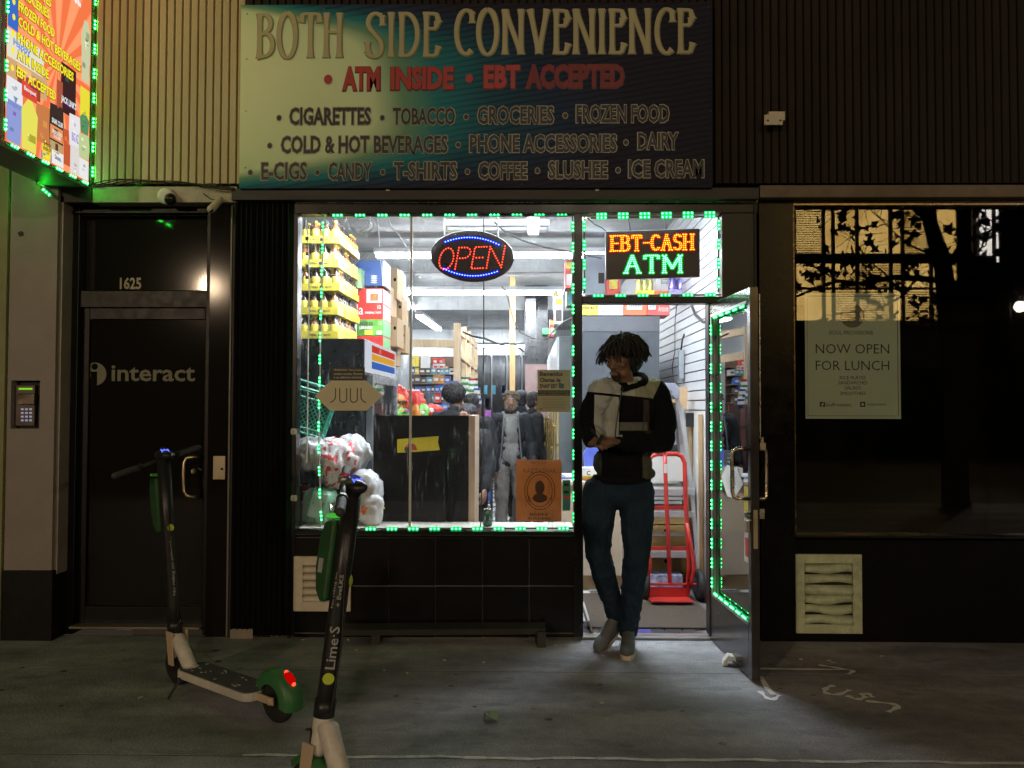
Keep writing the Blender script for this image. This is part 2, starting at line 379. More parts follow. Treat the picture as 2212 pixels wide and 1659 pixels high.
# chalk marks
m_chalk = mat('white_chalk', (.93, .93, .90), .9, var=.05, scale=60)
def chalk(strokes, name, parent, w=.0145):
    mb = MB()
    for st in strokes:
        pts = [G(*p) for p in st]
        if len(pts) > 2:      # smooth
            q = []
            for i in range(len(pts) - 1):
                p0, p1, p2, p3 = pts[max(i - 1, 0)], pts[i], pts[i + 1], pts[min(i + 2, len(pts) - 1)]
                for k in range(5):
                    t = k / 5; q.append(.5 * ((2 * p1) + (p2 - p0) * t + (2 * p0 - 5 * p1 + 4 * p2 - p3) * t * t + (3 * p1 - p0 - 3 * p2 + p3) * t ** 3))
            pts = q + [pts[-1]]
        L = []; Rr = []
        for i, p in enumerate(pts):
            t = (pts[min(i + 1, len(pts) - 1)] - pts[max(i - 1, 0)]).normalized(); n = V((-t.y, t.x, 0))
            ww = w * (.8 + .35 * math.sin(i * 1.3)); L.append(p + n * ww + V((0, 0, .0045))); Rr.append(p - n * ww + V((0, 0, .0045)))
        for i in range(len(pts) - 1): mb.sheet([L[i], L[i + 1], Rr[i + 1], Rr[i]])
    return part(name, mb, m_chalk, parent)
rc = root('chalk_marking', G(1800, 1480), 'white handwritten USA with two arrows drawn on the pavement in front of the open door', 'pavement marking')
chalk([[(1640, 1446), (1720, 1447), (1836, 1448)], [(1768, 1438), (1800, 1443), (1841, 1450), (1832, 1458)]], 'arrow', rc)
chalk([[(1643, 1463), (1660, 1492)], [(1641, 1494), (1655, 1508), (1668, 1513), (1684, 1503)], [(1660, 1492), (1672, 1502)]], 'arrow', rc)
chalk([[(1802, 1482), (1785, 1488), (1783, 1498), (1808, 1502), (1836, 1492)], [(1829, 1504), (1850, 1512), (1868, 1508), (1862, 1502), (1874, 1500), (1885, 1508)], [(1870, 1516), (1925, 1522), (1940, 1528), (1918, 1540)]], 'letters', rc, .0155)

# ------------------------------------------------------------------ upper facade: corrugated siding, fascias
def siding(name, px0, px1, z0, z1, y, m, label, period=.0502):
    x0, x1 = X(px0, y), X(px1, y); n = max(2, round((x1 - x0) / period)); per = (x1 - x0) / n
    rt = root(name, ((x0 + x1) / 2, y, z0), label, 'wall cladding')
    def prof(a, k):
        pr = []
        for i in range(k):
            b = a + i * per; pr += [(b, .014), (b + per * .13, .014), (b + per * .17, -.014), (b + per * .34, -.021), (b + per * .94, -.018), (b + per * .985, .0)]
        pr.append((a + k * per, .014)); return pr
    i = 0; first = None
    while i < n:
        k = min(8, n - i); pr = prof(x0 + i * per, k); mb = MB()
        for (xa, ya), (xb, yb) in zip(pr, pr[1:]): mb.sheet([(xa, y + ya, z0), (xb, y + yb, z0), (xb, y + yb, z1), (xa, y + ya, z1)])
        part('siding_panel', mb, m, rt); i += k
    return rt
ZT = 4.6
siding('corrugated_siding', 196, 522, Z(403, 0, 360), ZT, -.05, m_tan_lit, 'sign-lit ribbed metal cladding above the grey street door')
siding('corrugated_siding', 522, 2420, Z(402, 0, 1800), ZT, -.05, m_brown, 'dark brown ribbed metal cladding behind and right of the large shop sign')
mb = MB(); mb.mm((-9, -.02, 2.82), (X(196, -.05), .1, ZT)); thing('upper_wall', mb, m_fasciab, 'plain upper wall behind the projecting sign', 'wall')
mb = MB(); mb.mm((-9, 0.17, 3.24), (9, .3, ZT)); mb.mm((-9, .17, 2.62), (-2.8, .3, 3.24)); mb.mm((1.6, .17, 2.9), (9, .3, 3.24)); mb.mm((-9, -.02, ZT), (9, 9, ZT + .2)); struct('facade_wall', mb, m_dark)
def beam(name, px0, py0, px1, py1, y0, y1, m, label, cat='fascia board'):
    a = P(px0, py0, y0); b = P(px1, py1, y0); mb = MB(); mb.mm((a.x, y0, b.z), (b.x, y1, a.z)); return thing(name, mb, m, label, cat, bevel=.003)
beam('fascia_board', 196, 403, 512, 437, -.07, .1, m_fascia, 'cream fascia board under the sign-lit ribbed cladding')
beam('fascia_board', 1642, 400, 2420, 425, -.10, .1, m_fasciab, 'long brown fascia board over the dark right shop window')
beam('header_beam', 500, 407, 1640, 430, -.10, .06, mat('weathered_dark_board', (.028, .027, .026), .55, var=.5, scale=4, stretch=(.4, 1, 3), grime=.4), 'dark weathered beam under the large shop sign', 'beam')
for i, px in enumerate((838, 1290)):
    mb = MB(); prect(mb, px - 4, 402, px + 4, 413, -.10, .008)
    thing('mounting_bracket', mb, m_cream, 'small cream metal tab under the sign, ' + ('below the word CANDY' if i == 0 else 'below the words ICE CREAM'), 'bracket')
# wall box
rv = root('junction_box', P(1669, 272, -.15), 'small cream metal box mounted on the dark brown ribbed cladding', 'junction box')
mb = MB(); prect(mb, 1650, 249, 1690, 271, -.15, .012); part('cover', mb, m_cream, rv, bevel=.002)
mb = MB(); prect(mb, 1653, 251, 1687, 269, -.07, .08); part('housing', mb, m_cream, rv)
for px in (1659, 1685):
    mb = MB(); mb.ell(P(px, 260, -.165), .006, seg=8); part('screw', mb, m_dgrey, rv)

# ------------------------------------------------------------------ large shop sign
SY = -.13
m_sign = D.materials.new('printed_sign_face'); m_sign.use_nodes = True; nt = m_sign.node_tree; N = nt.nodes; L = nt.links
b = N['Principled BSDF']; b.inputs['Roughness'].default_value = .6; b.inputs['Specular IOR Level'].default_value = .2
tcn = N.new('ShaderNodeTexCoord'); sp = N.new('ShaderNodeSeparateXYZ'); L.new(tcn.outputs['Object'], sp.inputs[0])
def mth(op, a, bb, N=N, L=L, clamp=False):
    n = N.new('ShaderNodeMath'); n.operation = op; n.use_clamp = clamp
    for i, v in enumerate((a, bb)):
        if v is None: continue
        if isinstance(v, (int, float)): n.inputs[i].default_value = v
        else: L.new(v, n.inputs[i])
    return n.outputs[0]
nz = N.new('ShaderNodeTexNoise'); nz.inputs['Scale'].default_value = .9; nz.inputs['Detail'].default_value = 1.5; L.new(tcn.outputs['Object'], nz.inputs['Vector'])
# swoosh: distance grows to the right and towards the top and bottom-left corners
zz = mth('SUBTRACT', sp.outputs['Z'], .56); z2 = mth('MULTIPLY', mth('POWER', mth('ABSOLUTE', zz, None), 4.0), 6.5)
tt = mth('ADD', mth('ADD', mth('MULTIPLY', sp.outputs['X'], .42), .60), mth('ADD', mth('MULTIPLY', z2, .75), mth('MULTIPLY', mth('MULTIPLY', zz, sp.outputs['X']), .12)))
tt = mth('ADD', tt, mth('MULTIPLY', mth('SUBTRACT', nz.outputs['Fac'], .5), .32))
wv = N.new('ShaderNodeTexWave'); wv.bands_direction = 'Z'; wv.inputs['Scale'].default_value = 9; wv.inputs['Distortion'].default_value = 2.2; wv.inputs['Detail'].default_value = 1.5; wv.inputs['Detail Scale'].default_value = .5
mpp = N.new('ShaderNodeMapping'); mpp.inputs['Rotation'].default_value = (0, R(9), 0); L.new(tcn.outputs['Object'], mpp.inputs[0]); L.new(mpp.outputs[0], wv.inputs['Vector'])
cr = N.new('ShaderNodeValToRGB'); L.new(tt, cr.inputs[0]); e = cr.color_ramp.elements
e[0].position = .0; e[0].color = (.76, .86, .56, 1); e[1].position = 1.0; e[1].color = (.018, .018, .040, 1)
for p_, c_ in ((.30, (.62, .78, .50, 1)), (.40, (.16, .34, .22, 1)), (.50, (.02, .22, .27, 1)), (.64, (.014, .085, .140, 1)), (.80, (.016, .036, .085, 1))):
    q = e.new(p_); q.color = c_
ln = N.new('ShaderNodeMapRange'); ln.inputs[1].default_value = .55; ln.inputs[2].default_value = .95; ln.inputs[3].default_value = 1; ln.inputs[4].default_value = .55; L.new(wv.outputs['Fac'], ln.inputs[0])
rm = N.new('ShaderNodeMapRange'); rm.inputs[1].default_value = .45; rm.inputs[2].default_value = .62; L.new(tt, rm.inputs[0])
mxl = N.new('ShaderNodeMix'); mxl.data_type = 'FLOAT'; L.new(rm.outputs[0], mxl.inputs[0]); mxl.inputs[2].default_value = 1; L.new(ln.outputs[0], mxl.inputs[3])
sc = N.new('ShaderNodeVectorMath'); sc.operation = 'SCALE'; L.new(cr.outputs[0], sc.inputs[0]); L.new(mxl.outputs[0], sc.inputs['Scale']); L.new(sc.outputs[0], b.inputs['Base Color'])
a_, b_ = P(521, 10, SY), P(1539, 405, SY)
rs = root('shop_sign', ((a_.x + b_.x) / 2, SY, b_.z), 'wide flat shop sign fading from pale green to navy with cream title lettering', 'sign')
mb = MB(); mb.mm((a_.x, SY, b_.z), (b_.x, SY + .03, P(1000, 8, SY).z)); part('sign_panel', mb, m_sign, rs)
mb = MB(); mb.mm((a_.x + .02, SY + .03, b_.z + .03), (b_.x - .02, -.07, b_.z + .08)); mb.mm((a_.x + .02, SY + .03, a_.z - .08), (b_.x - .02, -.07, a_.z - .03)); part('mounting_rail', mb, m_dgrey, rs)
m_title = mat('cream_title_print', (.46, .43, .25), .4, var=.06)
m_titleS = mat('olive_title_shadow', (.22, .24, .10), .4, var=0)
m_redd_ = mat('faded_dark_red_print', (.20, .014, .022), .5, var=.3, scale=12)
m_red = mat('red_print', (.42, .035, .03), .4, var=.06)
m_redS = mat('dark_red_print', (.10, .012, .016), .4, var=0)
m_outl = mat('pale_outline_print', (.33, .32, .23), .4, var=0)
# title: hand-built flared letters
def flared(poly, w, mb, o, ux, uz, kx, kz, y, tip=1.55):
    q = along(poly, .06); n = len(q)
    pts = [o + ux * (p.x * kx) + uz * (p.y * kz) for p in q]; Ls = []; Rs = []
    for i, p in enumerate(pts):
        t = (pts[min(i + 1, n - 1)] - pts[max(i - 1, 0)]).normalized(); nn = V((-t.z, 0, t.x))
        u = abs(2 * i / (n - 1) - 1); vert = abs(t.z)
        ww = w * (.62 + .38 * vert) * (1 + (tip - 1) * u ** 5 * vert); Ls.append(p + nn * ww); Rs.append(p - nn * ww)
    for i in range(n - 1): mb.sheet([Ls[i] , Ls[i + 1], Rs[i + 1], Rs[i]])
TG = {
 'B': (.40, [[(.06, 0), (.06, 1)], [(.06, .97)] + arcpts((.16, .77), .17, .20, 80, -80, 8) + [(.08, .52)], [(.08, .54)] + arcpts((.17, .30), .21, .26, 70, -70, 9) + [(0, -.0)]]),
 'O': (.46, [arcpts((.23, .5), .205, .5, 90, 450, 26)]),
 'T': (.46, [[(.23, 1), (.23, 0)], [(0, .78), (.03, .97), (.23, .985), (.43, .97), (.46, .78)]]),
 'H': (.42, [[(.05, 0), (.05, 1)], [(.37, 0), (.37, 1)], [(.05, .57), (.37, .57)]]),
 'S': (.36, [[(.34, .70), (.33, .93)], [(.33, .93)] + arcpts((.19, .76), .16, .22, 60, 190, 8) + [(.08, .62), (.28, .38)] + arcpts((.17, .22), .16, .22, 25, -150, 9), [(.02, .34), (.03, .10)]]),
 'I': (.12, [[(.06, 0), (.06, 1)]]),
 'D': (.42, [[(.06, 0), (.06, 1)], [(.04, .97)] + arcpts((.14, .5), .26, .48, 78, -78, 14) + [(.02, .02)]]),
 'E': (.34, [[(.06, 0), (.06, 1)], [(.04, .97), (.28, .96), (.33, .76)], [(.07, .63), (.26, .63), (.30, .78)], [(.04, .03), (.27, .03), (.33, .24)]]),
 'C': (.40, [[(.39, .70), (.38, .95)], [(.38, .93)] + arcpts((.26, .5), .22, .49, 70, 280, 16) + [(.38, .10)]]),
 'N': (.46, [[(.05, 0), (.05, 1)], [(.05, .98), (.41, .02)], [(.41, 0), (.41, 1)]]),
 'V': (.46, [[(.04, 1), (.24, .02)], [(.24, .02), (.42, 1)]]),
}
def title(words, y, m, wd, dx=0., dz=0., tip=1.55, name='title_lettering'):
    for s, px0, px1, ptop, pbot in words:
        a = P(px0, ptop, y); bq = P(px1, pbot, y); adv = sum(TG[c][0] for c in s) + .11 * (len(s) - 1)
        k = (bq.x - a.x) / adv; h = a.z - bq.z; x = a.x
        for c in s:
            w_, pls = TG[c]; mb = MB()
            for n_, pl in enumerate(pls): flared(pl, wd, mb, V((x + dx, y, bq.z + dz)), V((1, 0, 0)), V((0, 0, 1)), k, h, y, tip)
            x += (w_ + .11) * k
            for j in range(0, len(mb.v), 4):      # tiny steps in depth avoid overlapping coplanar faces
                for q in range(4): mb.v[j + q].y -= (j // 4) * 1.2e-5
            part(name, mb, m, rs)
TW = [('BOTH', 556, 737, 28, 124), ('SIDE', 792, 948, 26, 122), ('CONVENIENCE', 982, 1497, 20, 115)]
title(TW, SY - .003, m_titleS, .0178, dx=.003, dz=-.005, name='title_shadow')
title(TW, SY - .006, m_title, .0128)
def bullet(px, py, r, m, outl=None):
    c = P(px, py, SY); n = 16
    for rr, yy, mm_ in ((r + .005, SY - .002, outl), (r, SY - .004, m)):
        if mm_ is None: continue
        mb = MB(); mb.sheet([V((c.x + rr * .85 * math.cos(t), yy, c.z + rr * math.sin(t))) for t in [2 * math.pi * k / n for k in range(n)]]); part('bullet', mb, mm_, rs)
for s, x0, x1, t_, b__ in [('ATM', 738, 822, 142, 197), ('INSIDE', 842, 982, 142, 196), ('EBT', 1043, 1125, 139, 193), ('ACCEPTED', 1134, 1350, 137, 192)]:
    ptext(s, x0, t_, x1, b__, SY, m_redS, rs, bold=.07, out=(0.002, -.002, -.004)); ptext(s, x0 + 2, t_ + 2, x1 - 2, b__ - 2, SY, m_redd_ if s == 'ACCEPTED' else m_red, rs, bold=.045, out=(0, -.004, 0))
bullet(709, 172, .03, m_red); bullet(1014, 170, .028, m_red)
L1 = [('CIGARETTES', 624, 803, 231, 272), ('TOBACCO', 847, 985, 231, 272), ('GROCERIES', 1030, 1198, 228, 270), ('FROZEN FOOD', 1243, 1447, 225, 267),
      ('COLD & HOT BEVERAGES', 606, 969, 292, 333), ('PHONE ACCESSORIES', 1013, 1334, 289, 331), ('DAIRY', 1376, 1467, 285, 325),
      ('E-CIGS', 563, 665, 349, 391), ('CANDY', 708, 805, 349, 391), ('T-SHIRTS', 849, 989, 348, 390), ('COFFEE', 1032, 1140, 348, 390), ('SLUSHEE', 1183, 1314, 346, 388), ('ICE CREAM', 1356, 1522, 344, 386)]
for s, x0, x1, t_, b__ in L1:
    ptext(s, x0, t_, x1, b__, SY, m_outl, rs, bold=.062, out=(0, -.002, 0)); ptext(s, x0 + 2.2, t_ + 2, x1 - 2.2, b__ - 2, SY, m_ink, rs, bold=.022, out=(0, -.004, 0))
for px, py in [(603, 255), (826, 255), (1007, 253), (1221, 250), (583, 315), (990, 313), (1352, 308), (541, 373), (686, 373), (827, 372), (1010, 371), (1161, 369), (1335, 368)]:
    bullet(px, py, .0155, m_ink, m_outl)
for px, py in [(534, 30), (533, 128), (531, 240), (530, 362), (700, 20), (1127, 398), (1427, 380), (1240, 385), (1535, 240), (1530, 16), (1180, 8)]:
    mb = MB(); mb.ell(P(px, py, SY - .002), .005, seg=8); part('screw', mb, m_steel, rs)

# ------------------------------------------------------------------ LED strips
def led_strip(name, pts_px, label, y=None, p3=None, step=.136, group='green light strips framing the shop openings', lateral=None, dots=3, dsp=.0235, face=(0, -1, 0), rows=1, jitter=0.):
    """pts: two 3D end points; modules of three diodes on a thin tape"""
    a, b = p3 if p3 else (P(*pts_px[0], y), P(*pts_px[1], y))
    f = V(face); d = b - a; n = max(1, round(d.length / step)); u = d.normalized(); s_ = u.cross(f).normalized()
    rt = root(name, a.lerp(b, .5), label, 'light strip', group)
    mb = MB(); M = Matrix((u, s_, f)).transposed(); mb.box(a.lerp(b, .5) + f * .002, (d.length, .011, .003), M); part('tape', mb, m_strip, rt)
    for i in range(n):
        c = a + d * ((i + .5) / n) + f * .004 + s_ * (jitter * math.sin(i * 2.1))
        mb = MB(); mb.box(c + f * .002, (dsp * (dots - 1) + .020, .021, .004), M)
        o = part('led_module', mb, m_ledh, rt)
        mb = MB()
        for r_ in range(rows):
            for k in range(dots):
                mb.ell(c + u * ((k - (dots - 1) / 2) * dsp) + s_ * (r_ * .022) + f * .006, (.0055, .0055, .0055), seg=8)
        q = part('diode', mb, m_leds if 'projecting' in group else m_ledg, o)
    return rt
# ------------------------------------------------------------------ shopfront frame (black aluminium)
FR = root('shopfront_frame', P(950, 1156, 0), 'black aluminium shopfront frame around the big window, transom and doorway', 'window frame')
def fr(px0, py0, px1, py1, y0=-.03, y1=.07, m=None, name='frame_bar', bev=.004):
    a = P(px0, py0, y0); b = P(px1, py1, y0); mb = MB(); mb.mm((X(px0, y0), y0, max(0, b.z)), (X(px1, y0), y1, a.z)); return part(name, mb, m or m_blackm, FR, bevel=bev)
fr(632, 431, 1640, 460)            # head
fr(632, 433, 1640, 437, -.036, -.03, m_steel)
fr(628, 460, 640, 1372)            # left jamb
fr(1240, 460, 1258, 1150)          # mullion beside window
fr(640, 1146, 1240, 1160, -.035)   # sill bar
fr(640, 1155, 1240, 1158, -.042, -.035, mat('green_edge_trim', (.2, .26, .22), .3))
fr(1258, 640, 1562, 655)           # transom bar over door
fr(1561, 460, 1636, 655)           # solid panel right of the transom
fr(1531, 655, 1640, 1376, -.03, .07)
fr(1240, 1150, 1260, 1376, -.035)  # door jamb left
fr(1632, 437, 1637, 1376, -.045, -.03, m_dgrey)
# glass
a = P(640, 460, .03); b = P(1240, 1146, .03); a.x = X(636, .03); b.x = X(1242, .03)
WG = root('shop_window', ((a.x + b.x) / 2, .03, b.z), 'large dusty plate glass shop window lit from inside', 'window')
xm = X(887, .03)
for x0, x1 in ((a.x, xm - .004), (xm + .004, b.x)):
    mb = MB(); mb.mm((x0, .026, b.z - .02), (x1, .034, a.z + .02)); part('glass_pane', mb, m_glass, WG)
mb = MB(); mb.mm((xm - .0065, .018, b.z), (xm + .0065, .042, a.z)); part('glass_joint', mb, mat('clear_joint', (.55, .55, .50), .25), WG)
a = P(1258, 460, .03); b = P(1560, 640, .03)
TWN = root('transom_window', ((a.x + b.x) / 2, .03, b.z), 'small transom window over the doorway, edged with green lights', 'window')
mb = MB(); mb.mm((a.x, .026, b.z - .01), (b.x, .034, a.z + .01)); part('glass_pane', mb, glass('transom_glass', 1.6, .06), TWN)
# strips
led_strip('led_strip', [(706, 466), (1238, 463)], 'green light strip along the top edge of the big window', .01, step=.136)
led_strip('led_strip', [(778, 1142), (1240, 1141)], 'green light strip along the bottom edge of the big window', .01, step=.136)
led_strip('led_strip', [(1237, 468), (1240, 1140)], 'green light strip down the right edge of the big window', .01, step=.125)
led_strip('led_strip', [(1276, 464), (1556, 460)], 'green light strip along the top of the transom window', -.036, step=.134)
led_strip('led_strip', [(1276, 471), (1556, 468)], 'reflection of the upper green light strip in the transom window, built as a second strip', -.036, step=.134)  # mirrored row beneath the real strip, modelled with diodes of its own
led_strip('led_strip', [(1268, 639), (1558, 637)], 'green light strip along the bottom of the transom window', -.036, step=.136)
led_strip('led_strip', [(1262, 468), (1262, 634)], 'green light strip down the left side of the transom window', -.036, step=.112)
led_strip('led_strip', [(1552, 466), (1552, 632)], 'green light strip down the right side of the transom window', -.036, step=.112)

# ------------------------------------------------------------------ tiled stall riser under the window
TR = root('tiled_wall', P(940, 1372, 0), 'low wall of large black glazed tiles under the shop window', 'wall')
mb = MB(); a = P(633, 1160, -.0); b = P(1258, 1376, -.0); mb.mm((a.x, -.012, -.0), (b.x, .09, a.z)); part('grout_bed', mb, m_grout, TR)
gx = [633, 738, 839.5, 940.5, 1042, 1143, 1244, 1258]; gz = [1161, 1266, 1368, 1378]
for r_ in range(3):
    for c_ in range(7):
        a = P(gx[c_], gz[r_], -.02); b = P(gx[c_ + 1], gz[r_ + 1], -.02); g = .0035
        mb = MB(); mb.mm((a.x + g, -.022 - random.random() * .001, max(0.0, b.z + g)), (b.x - g, -.012, a.z - g)); part('tile', mb, m_tile, TR, bevel=.0015)
# cream louvre vent
def louvre(x0, x1, z0, z1, y, n, label, m, bent=False, fw=.06):
    rt = root('louvre_vent', ((x0 + x1) / 2, y, z0), label, 'vent')
    mb = MB(); mb.mm((x0, y - .02, z0), (x0 + fw, y, z1)); mb.mm((x1 - fw, y - .02, z0), (x1, y, z1)); mb.mm((x0 + fw, y - .02, z1 - fw), (x1 - fw, y, z1)); mb.mm((x0 + fw, y - .02, z0), (x1 - fw, y, z0 + fw)); part('vent_frame', mb, m, rt, bevel=.002)
    mb = MB(); mb.mm((x0 + fw * .8, y + .001, z0 + fw * .8), (x1 - fw * .8, y + .004, z1 - fw * .8)); part('vent_back', mb, mat('vent_shadow', (.015, .013, .010), .9), rt)
    h = (z1 - z0 - 2 * fw) / n; random.seed(5)
    for i in range(n):
        za = z0 + fw + i * h; mb = MB(); N_ = 10; b0, b1 = (random.uniform(-.3, .3), random.uniform(-.35, .35)) if bent else (0, 0)
        rows_ = []
        for k in range(N_ + 1):
            u = k / N_; x = x0 + fw + (x1 - x0 - 2 * fw) * u
            dz = (b0 * math.sin(u * 3.1) + b1 * math.sin(u * 6.0 + i)) * h * .6 if bent else 0
            dy = (.010 * math.sin(u * 5 + i * 2)) if bent else 0
            rows_.append([V((x, y - .003, za + .04 * h + dz)), V((x, y - .022 + dy, za + .02 * h + dz)), V((x, y - .018 + dy, za + .45 * h + dz * .6)), V((x, y - .004, za + .88 * h + dz * .3))])
        mb.grid(rows_)
        for r__ in (0, 2): pass
        o = part('louvre', mb, m, rt, smooth=True); s = o.modifiers.new('s', 'SOLIDIFY'); s.thickness = .003
    return rt
a = P(636, 1201, -.03); b = P(758, 1320, -.03)
louvre(a.x, b.x, b.z, a.z, -.026, 5, 'cream louvred vent set low in the black tiles left of the nearest scooter stem', m_cream, fw=.055)
# loose board lying along the foot of the wall
mb = MB(); a = P(742, 1350, -.12); b = P(1178, 1340, -.10); mb.box(((a.x + b.x) / 2, -.11, .085), (b.x - a.x, .10, .035), (R(8), R(-.6), R(.8))); mb.box((b.x - .03, -.12, .045), (.05, .14, .09), (0, 0, .1)); mb.box((a.x + .2, -.10, .035), (.05, .1, .07))
thing('black_board', mb, mat('dusty_black_wood', (.03, .028, .026), .5, var=.3, grime=.2), 'long dusty black board propped along the foot of the tiled wall', 'board')
mb = MB(); a = P(633, 1376, -.02); b = P(-200, 1376, -.02)

# ------------------------------------------------------------------ folded black gate left of the window
GT = root('folding_gate', P(570, 1360, -.05), 'folded black slatted security gate left of the shop window', 'gate')
x0, x1 = X(506, -.05), X(626, -.05); n = 21; z0, z1 = .02, Z(436, -.05, 560)
mb0 = MB(); mb0.mm((-.0065, -.02, z0), (.0065, .02, z1)); first = None
for i in range(n):
    x = x0 + (x1 - x0) * (i + .5) / n + random.uniform(-.003, .003)
    if first is None: first = part('slat', mb0, m_black, GT, at=(0, 0, 0)); first.location = V((x, -.04, 0)) - org(GT); c = first
    else: c = first.copy(); COL.objects.link(c); c.location = V((x, -.04 + (i % 2) * .03, 0)) - org(GT)
    c.rotation_euler.z = R(35 if i % 2 else -35)
mb = MB(); 
for z in (.25, 1.25, 2.3): mb.mm((x0, -.005, z), (x1, .005, z + .03))
part('cross_bar', mb, m_black, GT)
mb = MB(); mb.mm((X(500, -.03), -.035, 0), (X(508, -.03), .05, z1 + .03)); mb.mm((X(626, -.03), -.03, 0), (X(632, -.03), .05, z1 + .03)); part('gate_post', mb, m_dgrey, GT)
for py in (932, 1076):
    mb = MB(); c = P(636, py, -.05); mb.box(c, (.035, .012, .035)); mb.box(c + V((-.012, -.01, 0)), (.01, .02, .02)); part('latch', mb, mat('grey_latch', (.35, .36, .34), .4, .6), GT)

# ------------------------------------------------------------------ left street door, number 1625
DR = root('street_door', P(300, 1360, .1), 'dark glass street door with number 1625 and white word on it', 'door')
def dr(px0, py0, px1, py1, y0, y1, m=m_black, name='door_rail', par=None):
    a = P(px0, py0, y0); b = P(px1, py1, y0); mb = MB(); mb.mm((X(px0, 0), y0, max(0, b.z)), (X(px1, 0), y1, a.z)); return part(name, mb, m, par or DR, bevel=.003)
dr(128, 437, 162, 1376, .02, .14, name='jamb'); dr(440, 437, 452, 1376, .02, .14, name='jamb')
dr(162, 437, 440, 466, .04, .14, name='head'); dr(162, 628, 440, 664, .04, .14, name='transom_bar')
dr(128, 456, 440, 460, .0, .02, m_dgrey, 'head_trim')
m_pane = mat('dark_door_glass', (.010, .009, .008), .06, var=0, spec=.3)
dr(162, 466, 440, 628, .10, .115, m_pane, 'transom_glass')
dr(162, 664, 178, 1352, .07, .12); dr(432, 664, 440, 1352, .07, .12); dr(178, 664, 432, 690, .07, .12); dr(178, 1310, 432, 1352, .07, .12)
dr(178, 690, 432, 1310, .09, .105, m_pane, 'door_glass')
dr(160, 1354, 440, 1361, -.02, .14, mat('worn_threshold', (.22, .19, .14), .4, .5), 'threshold')
mb = MB(); mb.mm((X(120, 0), .16, 0), (X(505, 0), .2, 2.7)); part('backing', mb, m_dark, DR)
ptext('1625', 259, 599, 305, 625, .097, mat('gold_numerals', (.26, .19, .11), .4), DR, name='house_number', bold=.03)
m_dec = mat('frosted_decal', (.19, .175, .125), .6, var=.05)
ptext('interact', 241, 789, 421, 824, .087, m_dec, DR, bold=.018)
c = P(205, 808, .086); rr = .073; mb = MB(); mb.sheet([V((c.x + rr * math.cos(t), .0875, c.z + rr * math.sin(t))) for t in [6.283 * k / 28 for k in range(28)]]); part('round_emblem', mb, m_dec, DR)
mb = MB(); mb.sheet([V((c.x - .003 + .021 * math.cos(t), .0872, c.z + .047 + .021 * math.sin(t))) for t in [6.283 * k / 12 for k in range(12)]])
for q in ([(-.032, .016), (.014, .016), (.014, -.085), (-.026, -.085), (-.026, .003), (-.032, .003)], [(-.078, -.008), (-.0262, -.022), (-.0262, -.08), (-.078, -.08)]): mb.sheet([V((c.x + x, .0872, c.z + z)) for x, z in q][::-1])
part('emblem_cutout', mb, m_pane, DR)
# post with lock plate, handle
dr(452, 437, 500, 1376, -.02, .12, mat('dark_post_metal', (.010, .009, .009), .09, 0, var=0, spec=.05), 'post')
dr(497, 437, 501, 1376, -.028, -.02, mat('edge_trim', (.16, .14, .12), .4), 'post_trim')
dr(465, 985, 491, 1036, -.024, -.02, mat('aged_brass', (.40, .33, .22), .4, .4), 'lock_plate')
mb = MB(); mb.ell(P(479, 1013, -.03), (.008, .008, .008), seg=10); part('lock', mb, m_ink, DR)
mb = MB(); 
hp = [P(428, 986, .07), P(428, 986, -.0), P(418, 987, -.03), P(402, 990, -.045), P(397, 1000, -.05), P(396, 1028, -.05), P(397, 1060, -.05), P(403, 1071, -.045), P(418, 1074, -.03), P(428, 1074, -.0), P(428, 1074, .07)]
mb.tube(hp, .011, 10); part('pull_handle', mb, mat('brass_handle', (.72, .56, .34), .3, 1.), DR, smooth=True)
mb = MB(); mb.lathe([(.016, 0), (.016, .03), (.010, .035)], P(421, 1018, .07), 12, (0, -1, 0)); part('lock_cylinder', mb, mat('brass_handle'), DR)
mb = MB(); a = P(500, 1355, -.03); b = P(550, 1376, -.03); mb.mm((a.x, -.06, 0), (b.x, .05, .06)); thing('stone_block', mb, mat('tan_stone', (.24, .20, .16), .8, bump=.2), 'small tan stone block at the foot of the black gate', 'stone', bevel=.006)
# ------------------------------------------------------------------ grey pillar with intercom
PL = root('pillar', P(70, 1376, -.1), 'grey rendered pillar at the far left with a recessed intercom', 'pillar')
def pl(px0, py0, px1, py1, y0, y1, m, name):
    a = P(px0, py0, y0); b = P(px1, py1, y0); mb = MB(); mb.mm((X(px0, -.1), y0, max(0, b.z)), (X(px1, -.1), y1, a.z)); return part(name, mb, m, PL)
pl(20, 330, 28, 1232, -.12, .15, m_pillar, 'shaft'); pl(90, 330, 122, 1232, -.12, .15, m_pillar, 'shaft')
pl(28, 330, 90, 822, -.12, .15, m_pillar, 'shaft'); pl(28, 926, 90, 1232, -.12, .15, m_pillar, 'shaft')
pl(122, 425, 128, 1240, -.09, .15, mat('pillar_edge', (.28, .24, .20), .4), 'edge_trim')
pl(-160, 1232, 126, 1400, -.13, .15, m_black, 'plinth')
pl(28, 822, 90, 926, -.06, .1, m_black, 'recess')
a = P(45, 505, -.123); mb = MB(); n = 11; mb.sheet([V((a.x + .018 * (1 + .35 * math.sin(k * 2.7)) * math.cos(6.283 * k / n), -.1235, a.z + .018 * math.sin(6.283 * k / n))) for k in range(n)]); part('chip', mb, m_dgrey, PL)
IC = root('intercom', P(58, 926, -.10), 'metal intercom with green lit strip and small lit keypad in the pillar', 'intercom')
def ic(px0, py0, px1, py1, y, th, m, name, bev=.003):
    mb = MB(); prect(mb, px0, py0, px1, py1, y, th); return part(name, mb, m, IC, bevel=bev)
ic(33, 832, 78, 920, -.065, .02, mat('intercom_metal', (.12, .10, .09), .35, .6), 'body')
